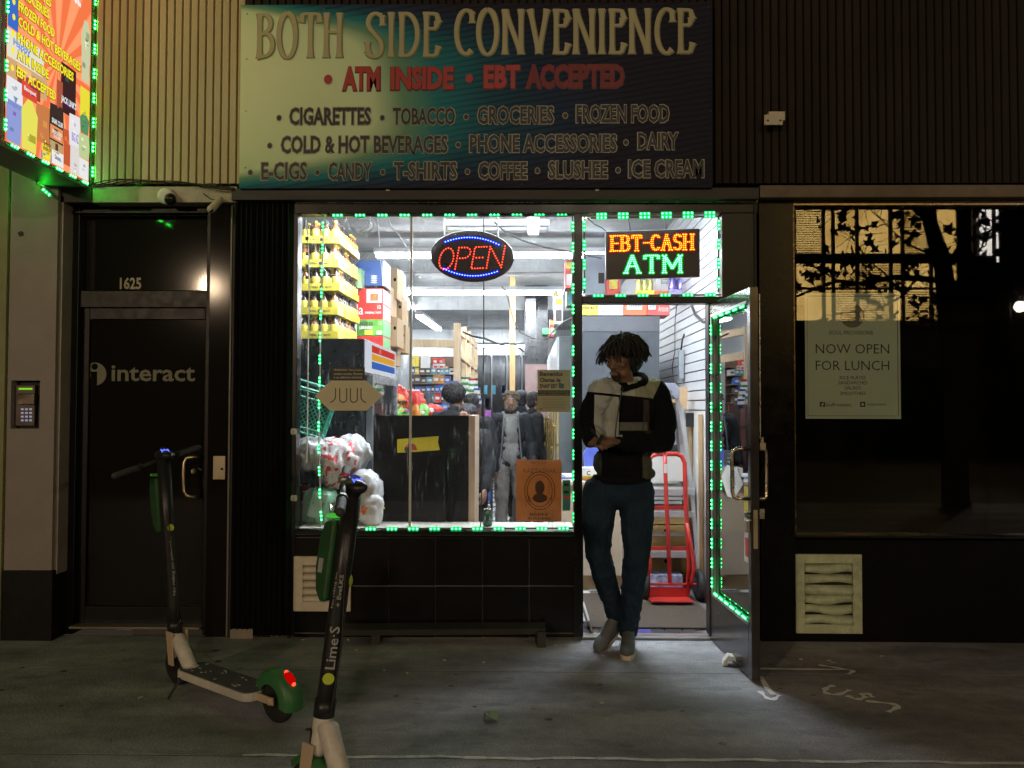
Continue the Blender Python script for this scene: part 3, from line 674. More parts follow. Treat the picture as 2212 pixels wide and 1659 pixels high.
ic(41, 838, 70, 842, -.087, .003, glow('lime_indicator', (.25, .8, .02), .8), 'indicator', 0)
ic(39, 850, 76, 874, -.087, .012, mat('intercom_steel', (.55, .48, .38), .2, 1.), 'speaker_cover', .005)
mb = MB()
for r_ in range(4):
    for c_ in range(3): prect(mb, 46 + c_ * 9, 882 + r_ * 8, 51 + c_ * 9, 886 + r_ * 8, -.088, .004)
part('keypad', mb, glow('keypad_light', (.75, .7, .9), .35), IC)
mb = MB(); mb.mm((X(-300, -.1), -.14, 0), (X(18, -.1), .1, 2.9)); thing('side_wall', mb, mat('yellow_lit_wall', (.22, .22, .09), .5), 'yellow green lit wall beyond the grey pillar', 'wall')  # yellow-green light falling here is put into the wall colour
mb = MB(); mb.mm((X(-300, -.1), -.10, 2.55), (X(196, -.1), .12, 2.78)); 
# dark soffit board over the pillar and door
beam('soffit_board', 112, 404, 196, 437, -.09, .1, m_dgrey, 'dark board end over the grey street door below the projecting sign', 'board')

# ------------------------------------------------------------------ projecting light box
XF = X(190, 0) + .0
XF = X(184, -.07)
BX = root('projecting_sign', (XF - .08, -.45, 2.78), 'illuminated orange projecting sign with yellow product list, outlined in green lights', 'sign')
_r = ray(8, 300); yn, yf = (CAM + _r * ((XF - CAM.x) / _r.x)).y, -.07; zb = 2.80; zt = 6.2
mb = MB(); mb.mm((XF - .24, yn - .03, zb - .03), (XF - .006, yf + .03, zb - .0)); mb.mm((XF - .24, yn - .03, zb), (XF - .006, yn, zt)); mb.mm((XF - .24, yf, zb), (XF - .006, yf + .03, zt)); mb.mm((XF - .24, yn, zb), (XF - .23, yf, zt)); mb.mm((XF - .24, yn - .03, zt), (XF - .006, yf + .03, zt + .03))
part('cabinet', mb, mat('grey_sign_cabinet', (.30, .30, .29), .5), BX)
m_face = D.materials.new('lit_orange_face'); m_face.use_nodes = True; nt = m_face.node_tree; N = nt.nodes; L = nt.links
for n_ in list(N): N.remove(n_)
out = N.new('ShaderNodeOutputMaterial'); em = N.new('ShaderNodeEmission'); L.new(em.outputs[0], out.inputs[0]); em.inputs[1].default_value = 1.2
tcn = N.new('ShaderNodeTexCoord'); sp = N.new('ShaderNodeSeparateXYZ'); L.new(tcn.outputs['Object'], sp.inputs[0])
an = mth('ARCTAN2', mth('SUBTRACT', sp.outputs['Z'], .62, N, L), mth('SUBTRACT', sp.outputs['Y'], .02, N, L), N, L)
wvv = mth('SINE', mth('MULTIPLY', an, 17, N, L), None, N, L); st = N.new('ShaderNodeMapRange'); st.inputs[1].default_value = -.25; st.inputs[2].default_value = .25; L.new(wvv, st.inputs[0])
mx = N.new('ShaderNodeMix'); mx.data_type = 'RGBA'; L.new(st.outputs[0], mx.inputs[0]); mx.inputs[6].default_value = (.78, .16, .055, 1); mx.inputs[7].default_value = (.95, .30, .13, 1); L.new(mx.outputs[2], em.inputs[0])
mb = MB(); mb.mm((XF - .006, yn + .005, zb + .005), (XF, yf - .005, zt)); part('lit_face', mb, m_face, BX)
UX = (0, 1, 0)
def face_text(s, y0, y1, z0, z1, m, bold=.03, d=.004):
    return text(s, (XF + d, (y0 + y1) / 2, (z0 + z1) / 2), y1 - y0, z1 - z0, m, BX, ux=UX, bold=bold)
def Fp(px, py):       # point on the sign's face seen at a pixel
    d = ray(px, py); t = (XF - CAM.x) / d.x; q = CAM + d * t; return q.y, q.z
m_yt = glow('lit_yellow_print', (.95, .88, .03), 1.0); m_ys = glow('lit_brown_print', (.30, .10, .02), .6)
for s, px0, pya, px1, pyb in [('PHONE ACCESSORIES', 35, 66, 158, 165), ('COLD & HOT BEVERAGES', 37, 31, 173, 142), ('ATM INSIDE', 35, 102, 104, 157), ('EBT ACCEPTED', 34, 140, 120, 200), ('FROZEN FOOD', 37, -2, 117, 64), ('GROCERIES', 37, -36, 106, 20), ('CIGARETTES', 37, -66, 110, -14)]:
    y0, z0 = Fp(px0, pya); y1, _ = Fp(px1, pyb); h = .062
    face_text(s, y0, y1, z0 - h, z0, m_ys, .07, .003); face_text(s, y0 + .004, y1 - .004, z0 - h + .004, z0 - .004, m_yt, .035, .005)
    mb = MB(); mb.sheet([V((XF + .005, y0 - .035 + .013 * math.cos(t), z0 - h / 2 + .017 * math.sin(t))) for t in [6.283 * k / 14 for k in range(14)]]); part('bullet', mb, m_yt, BX)
y1, z1 = Fp(173, 12); text('CONVENIENCE', (XF + .005, y1 - .26, z1 + .05), .52, .13, glow('lit_white_print', (.9, .9, .95), 1.), BX, ux=UX, bold=.03)
# product pictures printed on the lower half
def fq(y0, z0, y1, z1, col, s=1., d=.002, name='product_picture', shape=None):
    mb = MB(); 
    if shape == 'cup': mb.sheet([V((XF + d, y0 + .012, z0)), V((XF + d, y1 - .012, z0)), V((XF + d, y1, z1 * .75 + z0 * .25)), V((XF + d, (y0 + y1) / 2 + .02, z1)), V((XF + d, (y0 + y1) / 2 - .02, z1)), V((XF + d, y0, z1 * .75 + z0 * .25))])
    elif shape == 'bag': mb.sheet([V((XF + d, y0, z0)), V((XF + d, y1, z0 + .01)), V((XF + d, y1 + .008, (z0 + z1) / 2)), V((XF + d, y1, z1)), V((XF + d, y0 - .005, z1 - .01)), V((XF + d, y0 - .01, (z0 + z1) / 2))])
    else: mb.sheet([V((XF + d, y0, z0)), V((XF + d, y1, z0)), V((XF + d, y1, z1)), V((XF + d, y0, z1))])
    return part(name, mb, glow('lit_' + '_'.join('%02x' % int(q * 255) for q in col), col, s), BX)
H = zb + .01; yl = yn + .01; yr = yf - .012
for (y0, z0, y1, z1, col, sh) in [(yl, .0, yl + .14, .30, (.30, .36, .72), 'cup'), (yl, .22, yl + .14, .34, (.85, .86, .9), None), (yl, .33, yl + .36, .50, (.70, .42, .20), None), (yl, .44, yl + .32, .60, (.85, .80, .62), 'bag'), (yl, .60, yl + .09, .96, (.05, .16, .62), None), (yl + .09, .3, yl + .30, .42, (.35, .06, .03), None),
        (yl + .13, .0, yl + .28, .28, (.85, .80, .12), 'cup'), (yl + .27, .08, yl + .40, .30, (.62, .22, .07), 'bag'), (yl + .13, .28, yl + .27, .37, (.75, .08, .04), None), (yl + .32, -.0, yl + .42, .13, (.95, .72, .05), 'cup'), (yl + .32, .0, yl + .42, .045, (.05, .16, .6), None),
        (yl + .40, .06, yl + .53, .35, (.05, .03, .025), 'bag'), (yl + .40, .14, yl + .53, .22, (.85, .30, .10), None), (yl + .40, .06, yl + .53, .13, (.55, .38, .18), None), (yl + .42, .0, yl + .54, .08, (.9, .88, .85), None), (yl + .54, .03, yl + .62, .24, (.60, .11, .04), None), (yl + .50, .33, yl + .66, .62, (.05, .02, .02), None), (yl + .46, .31, yl + .52, .50, (.45, .10, .05), None),
        (yl + .60, .16, yl + .71, .36, (.85, .83, .85), 'bag'), (yl + .61, .0, yl + .71, .17, (.78, .74, .70), None), (yl + .71, .38, yr, .56, (.85, .78, .05), None), (yl + .71, .28, yr, .40, (.10, .30, .12), 'cup'), (yl + .71, .12, yr, .28, (.55, .66, .32), 'bag'), (yl + .71, .0, yr, .12, (.86, .86, .84), None), (yl + .71, .60, yr, .98, (.62, .66, .40), 'cup'), (yl + .72, .80, yr - .005, .9, (.07, .12, .05), None)]:
    dd0 = .0022 + random.random() * .0009; fq(y0, H + z0, y1, H + z1, col, .95, dd0, shape=sh)
    for q_ in range(3):      # printed bands, badges and highlights on each pictured product
        u0 = random.uniform(.12, .5); u1 = u0 + random.uniform(.15, .4); v0 = random.uniform(.08, .75); v1 = v0 + random.uniform(.05, .16); f_ = random.choice((.55, .7, 1.3, 1.6)); c2_ = tuple(min(.95, max(.02, k_ * f_ + random.uniform(-.06, .10))) for k_ in col)
        fq(y0 + (y1 - y0) * u0, H + z0 + (z1 - z0) * v0, y0 + (y1 - y0) * min(.9, u1), H + z0 + (z1 - z0) * v1, c2_, .95, dd0 + .0001 * (q_ + 1) + .0003, name='printed_band', shape=random.choice((None, 'cup', None)))
for s, y0, z0, w_, h_, col in [('JACK LINK\'S', yl + .58, .40, .16, .05, (.95, .95, .95)), ('BIG AZ', yl + .655, .22, .075, .055, (.35, .30, .7)), ('SNAK CLUB', yl + .465, .245, .11, .03, (.95, .95, .95)), ('5-hour', yl + .37, .09, .07, .03, (.1, .05, .02)), ('ENERGY', yl + .37, .06, .08, .022, (.1, .05, .02)), ('Dove', yl + .475, .045, .06, .025, (.12, .15, .35)), ('Banquet', yl + .20, .325, .11, .03, (.95, .9, .9)), ('Happy', yl + .12, .53, .15, .05, (.15, .3, .8)), ('SYNERGY', yl + .07, .20, .12, .022, (.2, .25, .6)), ('ENERGIZED', yl + .465, .185, .1, .02, (.95, .9, .85)), ('TRAIL MIX', yl + .465, .16, .08, .02, (.95, .9, .85)), ('Bull', yl + .045, .80, .06, .03, (.8, .1, .1))]:
    text(s, (XF + .006, y0, H + z0), w_, h_, glow('lit_' + '_'.join('%02x' % int(q * 255) for q in col), col, .9), BX, ux=UX, bold=.03)
led_strip('led_strip', None, 'green light strip along the bottom edge of the orange projecting sign', p3=(V((XF + .006, yn - .0, zb - .012)), V((XF + .006, yf, zb - .012))), step=.134, face=(1, 0, 0), group='green light strips round the projecting sign')
led_strip('led_strip', None, 'green light strip up the wall side edge of the orange projecting sign', p3=(V((XF + .006, yf + .012, zb)), V((XF + .006, yf + .012, zt))), step=.155, face=(1, 0, 0), group='green light strips round the projecting sign')
led_strip('led_strip', None, 'green light strip up the street side edge of the orange projecting sign', p3=(V((XF + .006, yn - .012, zb)), V((XF + .006, yn - .012, zt))), step=.155, face=(1, 0, 0), group='green light strips round the projecting sign')
led_strip('led_strip', None, 'green light strip along the bottom of the far face of the projecting sign', p3=(V((XF - .246, yf, zb - .012)), V((XF - .246, yn, zb - .012))), step=.134, face=(-1, 0, 0), group='green light strips round the projecting sign')
led_strip('led_strip', None, 'short green light strip hanging loose below the projecting sign', p3=(P(88, 404, -.16), P(116, 428, -.16)), step=.12, group='green light strips round the projecting sign')
mb = MB(); mb.tube([P(88, 404, -.16), P(78, 396, -.2), P(84, 388, -.3)], .003, 5); thing('loose_wire', mb, m_cable, 'loose thin wire end under the projecting sign', 'wire')

# ------------------------------------------------------------------ cameras and cables above the street door
mb = MB(); random.seed(4)
for k in range(4):
    pts = [P(198 + i * 28, 403 - 10 * math.sin(i * .33 * (1 + .1 * k)) - 2 * k + 3 * math.sin(i * 1.1 + k), -.08 - .012 * k) for i in range(12)]
    mb.tube(pts, .0035, 5)
mb.tube([P(430, 401, -.1), P(452, 399, -.1), P(470, 401, -.1)], .009, 6)
thing('cable_bundle', mb, m_cable, 'tangle of thin black cables sagging along the cream fascia above the street door', 'cable')
DC = root('security_camera', P(366, 430, -.15), 'white dome security camera on the cream fascia above the street door', 'security camera', )
mb = MB(); mb.lathe([(.05, 0), (.052, .03), (.046, .06), (.03, .065)], P(362, 424, -.07), 18, (.15, -1, -.25)); part('housing', mb, m_white, DC, smooth=True)
mb = MB(); mb.ell(P(368, 430, -.125), (.036, .036, .036), seg=18); part('lens', mb, mat('camera_dome', (.01, .01, .01), .08), DC, smooth=True)
BC = root('security_camera', P(466, 445, -.2), 'cream tube security camera angled down beside the beam end', 'security camera')
mb = MB(); mb.cap(P(474, 433, -.12), P(456, 452, -.24), .022, .024, 12); part('housing', mb, m_cream, BC, smooth=True)
mb = MB(); mb.tube([P(478, 428, -.07), P(474, 433, -.12)], .008, 6); mb.tube([P(440, 418, -.08), P(455, 430, -.1), P(470, 432, -.1)], .003, 5); part('bracket', mb, m_dgrey, BC)
mb = MB(); mb.ell(P(455.5, 452.5, -.25), (.018, .012, .018), seg=12); part('lens', mb, mat('camera_dome'), BC)

# ------------------------------------------------------------------ right shop: pillar, window, lower panel
mb = MB(); a = P(1640, 425, -.02); b = P(1714, 1376, -.02); a.x = X(1640, 0); b.x = X(1714, 0); mb.mm((a.x, -.02, 0), (b.x, .2, a.z + .1)); thing('wall_pier', mb, mat('glossy_dark_pier', (.007, .006, .006), .22, var=.15, spec=.22), 'glossy black pier between the open door and the right hand shop window', 'pier')
RW = root('dark_shop_window', P(1970, 1160, .03), 'unlit shop window mirroring a tree and yellow lit windows across the street', 'window')
def rw(px0, py0, px1, py1, y0, y1, m=m_blackm, name='frame_bar'):
    a = P(px0, py0, y0); b = P(px1, py1, y0); mb = MB(); mb.mm((X(px0, 0), y0, max(0, b.z)), (X(px1, 0), y1, a.z)); return part(name, mb, m, RW, bevel=.003)
m_bronze = mat('bronze_frame', (.20, .15, .09), .25, .7, var=.15)
rw(1714, 426, 2500, 431, -.02, .1); rw(1714, 431, 2500, 435, -.028, .09, m_bronze); rw(1714, 435, 2500, 438, -.012, .09); rw(1714, 438, 2500, 443, -.026, .09, m_bronze)
rw(1712, 440, 1717, 1160, -.02, .08, mat('bronze_frame')); rw(1714, 1156, 2500, 1166, -.03, .08)
rw(2490, 440, 2500, 1160, -.02, .08)
a = P(1717, 443, .03); b = P(2490, 1156, .03); mb = MB(); mb.mm((a.x, .026, b.z), (b.x, .034, a.z)); part('glass_pane', mb, m_glassd, RW)
mb = MB(); mb.mm((1.45, 2.4, 0), (X(2600), 2.5, 2.9)); mb.mm((1.5, .1, 0), (X(2600), 2.4, .02)); mb.mm((1.5, .1, 2.8), (X(2600), 2.4, 2.9)); mb.mm((1.45, .2, 0), (1.49, 2.4, 2.9)); mb.mm((X(2600), .1, 0), (X(2600) + .05, 2.4, 2.9))
struct('dark_room', mb, m_dark)
mb = MB(); a = P(1714, 1166, -.01); b = P(2600, 1376, -.01); mb.mm((a.x, -.012, 0), (b.x, .08, a.z)); mb.mm((a.x, -.018, .0), (b.x, -.012, .09)); mb.mm((X(1880), -.016, .09), (X(2600), -.012, .1))
thing('base_panel', mb, mat('black_base_panel', (.004, .0035, .0035), .5, var=.3, scale=4, spec=.08), 'black painted panel below the dark right shop window', 'panel')
a = P(1718, 1197, -.03); b = P(1863, 1369, -.03)
louvre(a.x, b.x, b.z, a.z, -.014, 6, 'green-lit cream vent with bent and dented louvres under the dark right shop window', mat('green_lit_cream_metal', (.47, .52, .33), .5, var=.2, scale=14, grime=.8), True, .055)  # cream metal; the LEDs' green cast is part of its base colour
# poster NOW OPEN FOR LUNCH
m_paper = mat('green_lit_paper', (.42, .52, .38), .7, var=.05)  # green LED spill is mixed into the paper colour
PO = root('poster', P(1843, 906, .02), 'poster reading NOW OPEN FOR LUNCH taped inside the dark shop window', 'poster')
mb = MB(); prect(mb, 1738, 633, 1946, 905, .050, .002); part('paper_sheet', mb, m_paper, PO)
def fo(px0, py0, px1, py1, w=1.4):
    mb = MB(); y = .0465
    for q in ((px0, py0, px1, py0 + w), (px0, py1 - w, px1, py1), (px0, py0 + w, px0 + w, py1 - w), (px1 - w, py0 + w, px1, py1 - w)): prect(mb, *q, y, .0006)
    return mb
part('border_line', fo(1744, 639, 1940, 899), m_ink, PO)
YP = .0465
ptext('NOW OPEN', 1762, 743, 1921, 764, YP, m_ink, PO, bold=-.004); ptext('FOR LUNCH', 1762, 779, 1921, 800, YP, m_ink, PO, bold=-.004)
ptext('SOUL PROVISIONS', 1791, 714, 1886, 723, YP, m_ink, PO)
for s, x0, x1, t_ in (('RICE PLATES', 1814, 1870, 812), ('SANDWICHES', 1811, 1874, 823), ('SALADS', 1825, 1860, 834), ('SMOOTHIES', 1815, 1870, 846)): ptext(s, x0, t_, x1, t_ + 7.5, YP, m_ink, PO)
ptext('SoulProvisions', 1783, 870, 1838, 878, YP, m_ink, PO); ptext('soulprovisions', 1872, 870, 1915, 878, YP, m_ink, PO)
for px in (1771, 1858):
    mb = MB(); prect(mb, px, 868, px + 11, 879, YP, .0006); part('icon', mb, m_ink, PO)
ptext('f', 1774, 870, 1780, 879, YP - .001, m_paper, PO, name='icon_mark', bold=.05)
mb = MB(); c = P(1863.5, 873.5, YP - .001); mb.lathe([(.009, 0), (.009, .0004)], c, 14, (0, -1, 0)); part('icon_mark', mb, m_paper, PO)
mb = MB(); c = P(1841, 682, YP); mb.sheet([V((c.x + .075 * math.cos(t), YP - .0005, c.z + .075 * math.sin(t))) for t in [R(360 * k / 26) for k in range(26)]]); part('round_emblem', mb, mat('grey_print', (.12, .14, .11), .6), PO)
# ================================================================== shop interior
m_wallI = mat('shop_wall', (.64, .65, .66), .6, var=.06)
m_ceil = mat('shop_ceiling', (.38, .39, .395), .8, var=.25, scale=3, bump=.5, bscale=90)
m_wood = mat('pine_stud', (.62, .46, .28), .55, var=.18, scale=5, stretch=(6, 6, .6))
m_card = mat('cardboard', (.50, .34, .19), .75, var=.08)
m_counter = mat('beige_counter', (.62, .50, .38), .4, var=.06)
XR = 1.33; XL = -2.6; YB = 14.6; CZ = 3.12
mb = MB(); mb.mm((-1.82, .09, -.1), (XR + .1, .35, 0.0)); mb.mm((XL, .35, -.1), (XR + .1, YB, 0.0)); FLR = struct('shop_floor', mb, mat('floor_grout', (.12, .12, .12), .8))
m_tw = mat('white_vinyl_tile', (.66, .66, .66), .3, var=.06, grime=.25); m_tb = mat('black_vinyl_tile', (.05, .05, .06), .3, var=.2); m_tblue = mat('blue_vinyl_tile', (.08, .07, .28), .35, var=.6, scale=30)
ts = .305; tv = MB(); tv.mm((0, 0, 0), (ts - .003, ts - .003, .006)); protos = {}
def put_tile(x, y, m):
    if m.name not in protos:
        o = part('floor_tile', tv, m, FLR, at=(0, 0, 0)); protos[m.name] = o
    else:
        o = protos[m.name].copy(); COL.objects.link(o)
    o.location = V((x, y, 0.0)) - V(FLR.location); return o
cnt = 0
for j in range(47):
    for i in range(-4, 5):
        x = i * ts - .12; y = .10 + j * ts
        if y > YB - ts or x + ts > XR: continue
        if j > 8 and not (-3 <= i <= 1): continue
        m = m_tb if (i + j) % 2 else m_tw
        if j == 0 and i in (2, ): m = m_tblue
        put_tile(x, y, m); cnt += 1
mb = MB(); mb.mm((XL - .1, .32, -.05), (XL, YB, CZ)); mb.mm((XL, .30, 0), (-1.82, .34, CZ)); struct('shop_wall_left', mb, m_wallI)
mb = MB(); mb.mm((XL - .1, YB, -.05), (XR + .1, YB + .1, CZ)); struct('shop_wall_back', mb, m_wallI)
mb = MB(); mb.mm((XL - .1, .14, CZ), (XR + .1, YB + .1, CZ + .1)); struct('shop_ceiling', mb, m_ceil)
mb = MB(); mb.mm((-1.82, .10, 2.66), (XR, .14, CZ)); struct('shop_wall_front', mb, m_wallI)
mb = MB(); mb.mm((-1.82, .10, -.0), (X(622), .14, 2.66)); mb.mm((-1.86, .10, 0), (-1.82, .30, CZ)); 
struct('shop_wall_front_left', mb, m_dark)
# door-side wall: white slatwall boards
SW = root('slatwall', (XR, 1.5, 1.3), 'white slatted display wall with dark grooves on the right inside the doorway', 'wall')
mb = MB(); mb.mm((XR + .012, .1, 0), (XR + .08, YB, CZ)); part('wall_backing', mb, mat('slat_groove', (.04, .04, .045), .7), SW)
m_slat = mat('white_slat_board', (.58, .59, .62), .4, var=.05, grime=.12)
z = 1.40; k = 0
while z < CZ - .02:
    mb = MB(); mb.mm((XR, .11, z + .005), (XR + .012, 4.6, min(z + .0715, CZ))); part('slat', mb, m_slat, SW); z += .0765; k += 1
mb = MB(); mb.mm((XR - .004, .11, .0), (XR + .012, 4.6, 1.395)); part('lower_board', mb, mat('white_lower_board', (.70, .69, .66), .5, var=.08, grime=.3), SW)
mb = MB(); mb.mm((XR - .012, 4.6, 0), (XR + .012, YB, CZ)); part('rear_board', mb, m_wallI, SW)
mb = MB(); mb.mm((XR - .006, .35, 1.33), (XR - .004, .75, 1.41)); mb.mm((XR - .006, .8, 1.62), (XR - .0045, .92, 1.72)); part('tape_patch', mb, mat('tan_tape', (.6, .45, .25), .6), SW)
# lights
m_tube = glow('fluorescent_tube', (.85, .93, 1.0), 68.0)
m_fix = mat('white_light_fixture', (.75, .76, .78), .4, var=.03)
def tube_light(a, b, label, n=2, on=True, gap=.07, z=None, up=(0, 0, 1)):
    a = V(a); b = V(b); c = a.lerp(b, .5); rt = root('ceiling_light', c, label, 'light', 'fluorescent lights on the shop ceiling'); d = (b - a); u = d.normalized(); s_ = u.cross(V(up)).normalized()
    M = Matrix((u, s_, V(up))).transposed(); mb = MB(); mb.box(c + V(up) * .05, (d.length + .05, .12, .05), M); part('fixture', mb, m_fix, rt, bevel=.004)
    for i in range(n):
        off = s_ * ((i - (n - 1) / 2) * gap); mb = MB(); mb.tube([a + off, b + off], .016, 8); part('tube', mb, (m_tube if n < 5 else glow('added_tube_glow', (.85, .93, 1.0), 72.0)) if on else m_fix, rt, smooth=True)
ya = 3.0; za = Z(553, ya, 1000)
tube_light((X(812, ya), ya, za), (X(1312, ya), ya, za), 'long lit ceiling tube running behind the OPEN sign')
ya2 = 5.2; tube_light((X(872, ya2), ya2, Z(633, ya2, 1000)), (X(1215, ya2), ya2, Z(633, ya2, 1000)), 'long lit ceiling tube just below the OPEN sign')
tube_light((X(965, 1.75), 1.75, 2.90), (X(1180, 1.75), 1.75, 2.90), 'unlit ceiling fixture just inside the top of the big window', on=False)
tube_light((-1.62, 7.3, 2.78), (-1.55, 9.4, 2.78), 'slanting pair of lit tubes left of the pine posts, nearer one')
tube_light((-1.62, 4.6, 2.80), (-1.62, 6.6, 2.80), 'slanting pair of lit tubes over the stacked brown cartons')
tube_light((X(1146, 4.5) , 4.6, 2.62), (X(1148, 7.5), 8.2, 2.62), 'lit tube pair seen end on above the black column')
for k, px in enumerate(((842, 902), (920, 962), (1012, 1098), (1104, 1134))):
    yb = 12.6; zz_ = Z(748, yb, 1000); tube_light((X(px[0], yb), yb, zz_), (X(px[1], yb), yb, zz_), ['lit tube at the back left corner of the shop ceiling', 'lit tube at the back beside the pine posts', 'lit tube at the back over the dark drink coolers', 'short lit tube at the back beside the black column'][k])
tube_light((-1.35, .70, 2.84), (1.05, .70, 2.84), 'unseen added tube bank behind the big window head, brightening the pavement', n=6, gap=.05)  # out-of-view light bank, added to spill brightness onto the pavement
mb = MB(); mb.lathe([(.0, 0), (.05, .0), (.05, .10), (.042, .16), (.0, .165)], P(1152, 464, 1.2), 16, (0, -.1, -1)); thing('ceiling_spotlight', mb, m_white, 'white cylinder lamp hanging at the top of the big window right of the OPEN sign', 'spotlight', smooth=True)
# ceiling bulkheads
mb = MB(); mb.mm((XL, 6.4, 2.78), (XR, 6.55, CZ)); mb.mm((XL, 3.9, 2.90), (XR, 4.0, CZ)); struct('ceiling_beam', mb, m_ceil)
# rear: dark cooler wall
RC = root('drink_cooler', (-.6, 13.2, 0), 'wall of dark glass drink coolers across the back of the shop', 'cooler')
yc = 13.0; a = P(1030, 772, yc); b = P(1140, 1000, yc)
mb = MB(); mb.mm((a.x - .1, yc + .05, 0), (b.x + .3, yc + .9, a.z + .25)); part('body', mb, m_black, RC)
m_cdoor = mat('cooler_glass', (.02, .022, .026), .12, var=.3)
for i in range(4):
    x = a.x + i * .33; mb = MB(); mb.mm((x + .01, yc, .25), (x + .30, yc + .03, a.z + .05)); part('cooler_door', mb, m_cdoor, RC); 
    mb = MB(); mb.mm((x - .012, yc - .02, .2), (x + .012, yc + .03, a.z + .1)); part('door_frame', mb, mat('grey_door_frame', (.3, .3, .3), .4), RC)
PALC = [(.7, .06, .05), (.08, .16, .55), (.75, .62, .08), (.10, .42, .12), (.72, .72, .74), (.70, .30, .06), (.35, .10, .40), (.08, .35, .45), (.12, .10, .10), (.65, .15, .25)]
PALN = ['red', 'blue', 'yellow', 'green', 'white', 'orange', 'purple', 'teal', 'black', 'pink']
MP = [mat('packet_' + n, c, .4, var=.25, scale=25) for n, c in zip(PALN, PALC)]
m_prn = mat('packet_print_white', (.75, .75, .72), .5, var=.3, scale=60); m_prk = mat('packet_print_dark', (.06, .05, .06), .5, var=.3, scale=60)
random.seed(21)
for i in range(26):
    x = a.x + random.random() * 1.15; z = .5 + int(random.random() * 5) * .3; mb = MB(); mb.mm((x, yc - .012, z), (x + .09, yc - .001, z + .2)); part('bottle_glimpse', mb, random.choice([MP[1], MP[8], MP[3], MP[7], m_cdoor, MP[6]]), RC)
mb = MB(); mb.mm((XL, 13.05, Z(770, 13, 900)), (XR, 13.3, CZ)); struct('shop_wall_soffit', mb, m_wallI)
# column with black marbled top
ycn = 6.4; a = P(1133, 723, ycn); b = P(1183, 786, ycn)
CN = root('column', ((a.x + b.x) / 2, ycn, 0), 'square shop column, black speckled above and dusty pink below', 'column')
mb = MB(); mb.mm((a.x, ycn, b.z), (b.x, ycn + .35, CZ)); part('black_upper', mb, mat('black_marble', (.03, .03, .032), .2, var=1.0, scale=18, grime=0), CN)
mb = MB(); mb.mm((a.x + .01, ycn + .01, 0), (b.x - .01, ycn + .34, b.z)); part('pink_lower', mb, mat('dusty_pink', (.30, .20, .19), .5, var=.2), CN)
mb = MB(); mb.mm((a.x + .25, ycn - .25, Z(725, ycn) - .0), (b.x + .1, ycn - .05, Z(712, ycn))); thing('sign_glimpse', mb, mat('green_blue_box', (.08, .45, .15), .4), 'small green box on top of the black speckled column', 'box')
# glass door cooler bank on the right, facing left
CB = root('glass_cooler', (.45, 3.5, 0), 'row of glass door coolers with pale header and brass handles along the aisle', 'cooler')
cx = .275; y0_, y1_ = 2.35, 6.1
mb = MB(); mb.mm((cx + .02, y0_, 0), (1.02, y0_ + .05, 2.06)); part('end_panel', mb, mat('blue_grey_panel', (.10, .12, .13), .5, var=.2), CB)
mb = MB(); mb.mm((cx + .04, y0_ + .05, 0.1), (1.0, y1_, 2.0)); part('body', mb, mat('dark_cooler_inside', (.04, .045, .05), .5), CB)
mb = MB(); mb.mm((cx, y0_ + .05, 1.66), (cx + .04, y1_, 2.06)); part('header', mb, mat('pale_header', (.60, .64, .68), .3, var=.05), CB)
mb = MB(); mb.mm((cx, y0_ + .05, 0), (cx + .04, y1_, .22)); part('kick_panel', mb, m_dgrey, CB)
for i in range(5):
    ya_ = y0_ + .08 + i * .73
    mb = MB(); mb.mm((cx, ya_, .24), (cx + .03, ya_ + .045, 1.64)); mb.mm((cx, ya_ + .655, .24), (cx + .03, ya_ + .70, 1.64)); mb.mm((cx, ya_ + .045, 1.59), (cx + .03, ya_ + .655, 1.64)); mb.mm((cx, ya_ + .045, .24), (cx + .03, ya_ + .655, .29))
    fo_ = part('door_frame', mb, mat('brass_frame', (.62, .50, .26), .3, .6), CB, bevel=.003)
    mb = MB(); mb.mm((cx + .01, ya_ + .05, .3), (cx + .02, ya_ + .65, 1.58)); part('pane', mb, mat('grey_cooler_glass', (.12, .13, .14), .1), fo_)
    mb = MB(); mb.tube([(cx - .04, ya_ + .07, .75), (cx - .04, ya_ + .07, 1.3)], .012, 8); mb.tube([(cx - .04, ya_ + .07, .8), (cx, ya_ + .07, .8)], .008, 6); mb.tube([(cx - .04, ya_ + .07, 1.25), (cx, ya_ + .07, 1.25)], .008, 6); part('handle', mb, mat('brass_rod', (.85, .68, .30), .25, 1.), fo_)
def box_thing(name, px0, py0, px1, py1, y, dep, m, label, cat='box', group=None, extra=None, rot=None, bev=.002, th3=None):
    a = P(px0, py0, y); b = P(px1, py1, y); mb = MB(); mb.mm((a.x, y, b.z), (b.x, y + dep, a.z)); rt = thing(name, mb, m, label, cat, group, bevel=bev)
    return rt, a, b
def lab(rt, a, b, u0, v0, u1, v1, m, y, name='printed_patch', d=.0015):
    mb = MB(); w = b.x - a.x; h = a.z - b.z; mb.mm((a.x + u0 * w, y - d, b.z + v0 * h), (a.x + u1 * w, y - .0002, b.z + v1 * h)); return part(name, mb, m, rt)
def labt(rt, a, b, s, u0, v0, u1, v1, m, y, **k):
    w = b.x - a.x; h = a.z - b.z; return text(s, ((a.x + (u0 + u1) / 2 * w), y - .0025, b.z + (v0 + v1) / 2 * h), (u1 - u0) * w, (v1 - v0) * h, m, rt, **k)
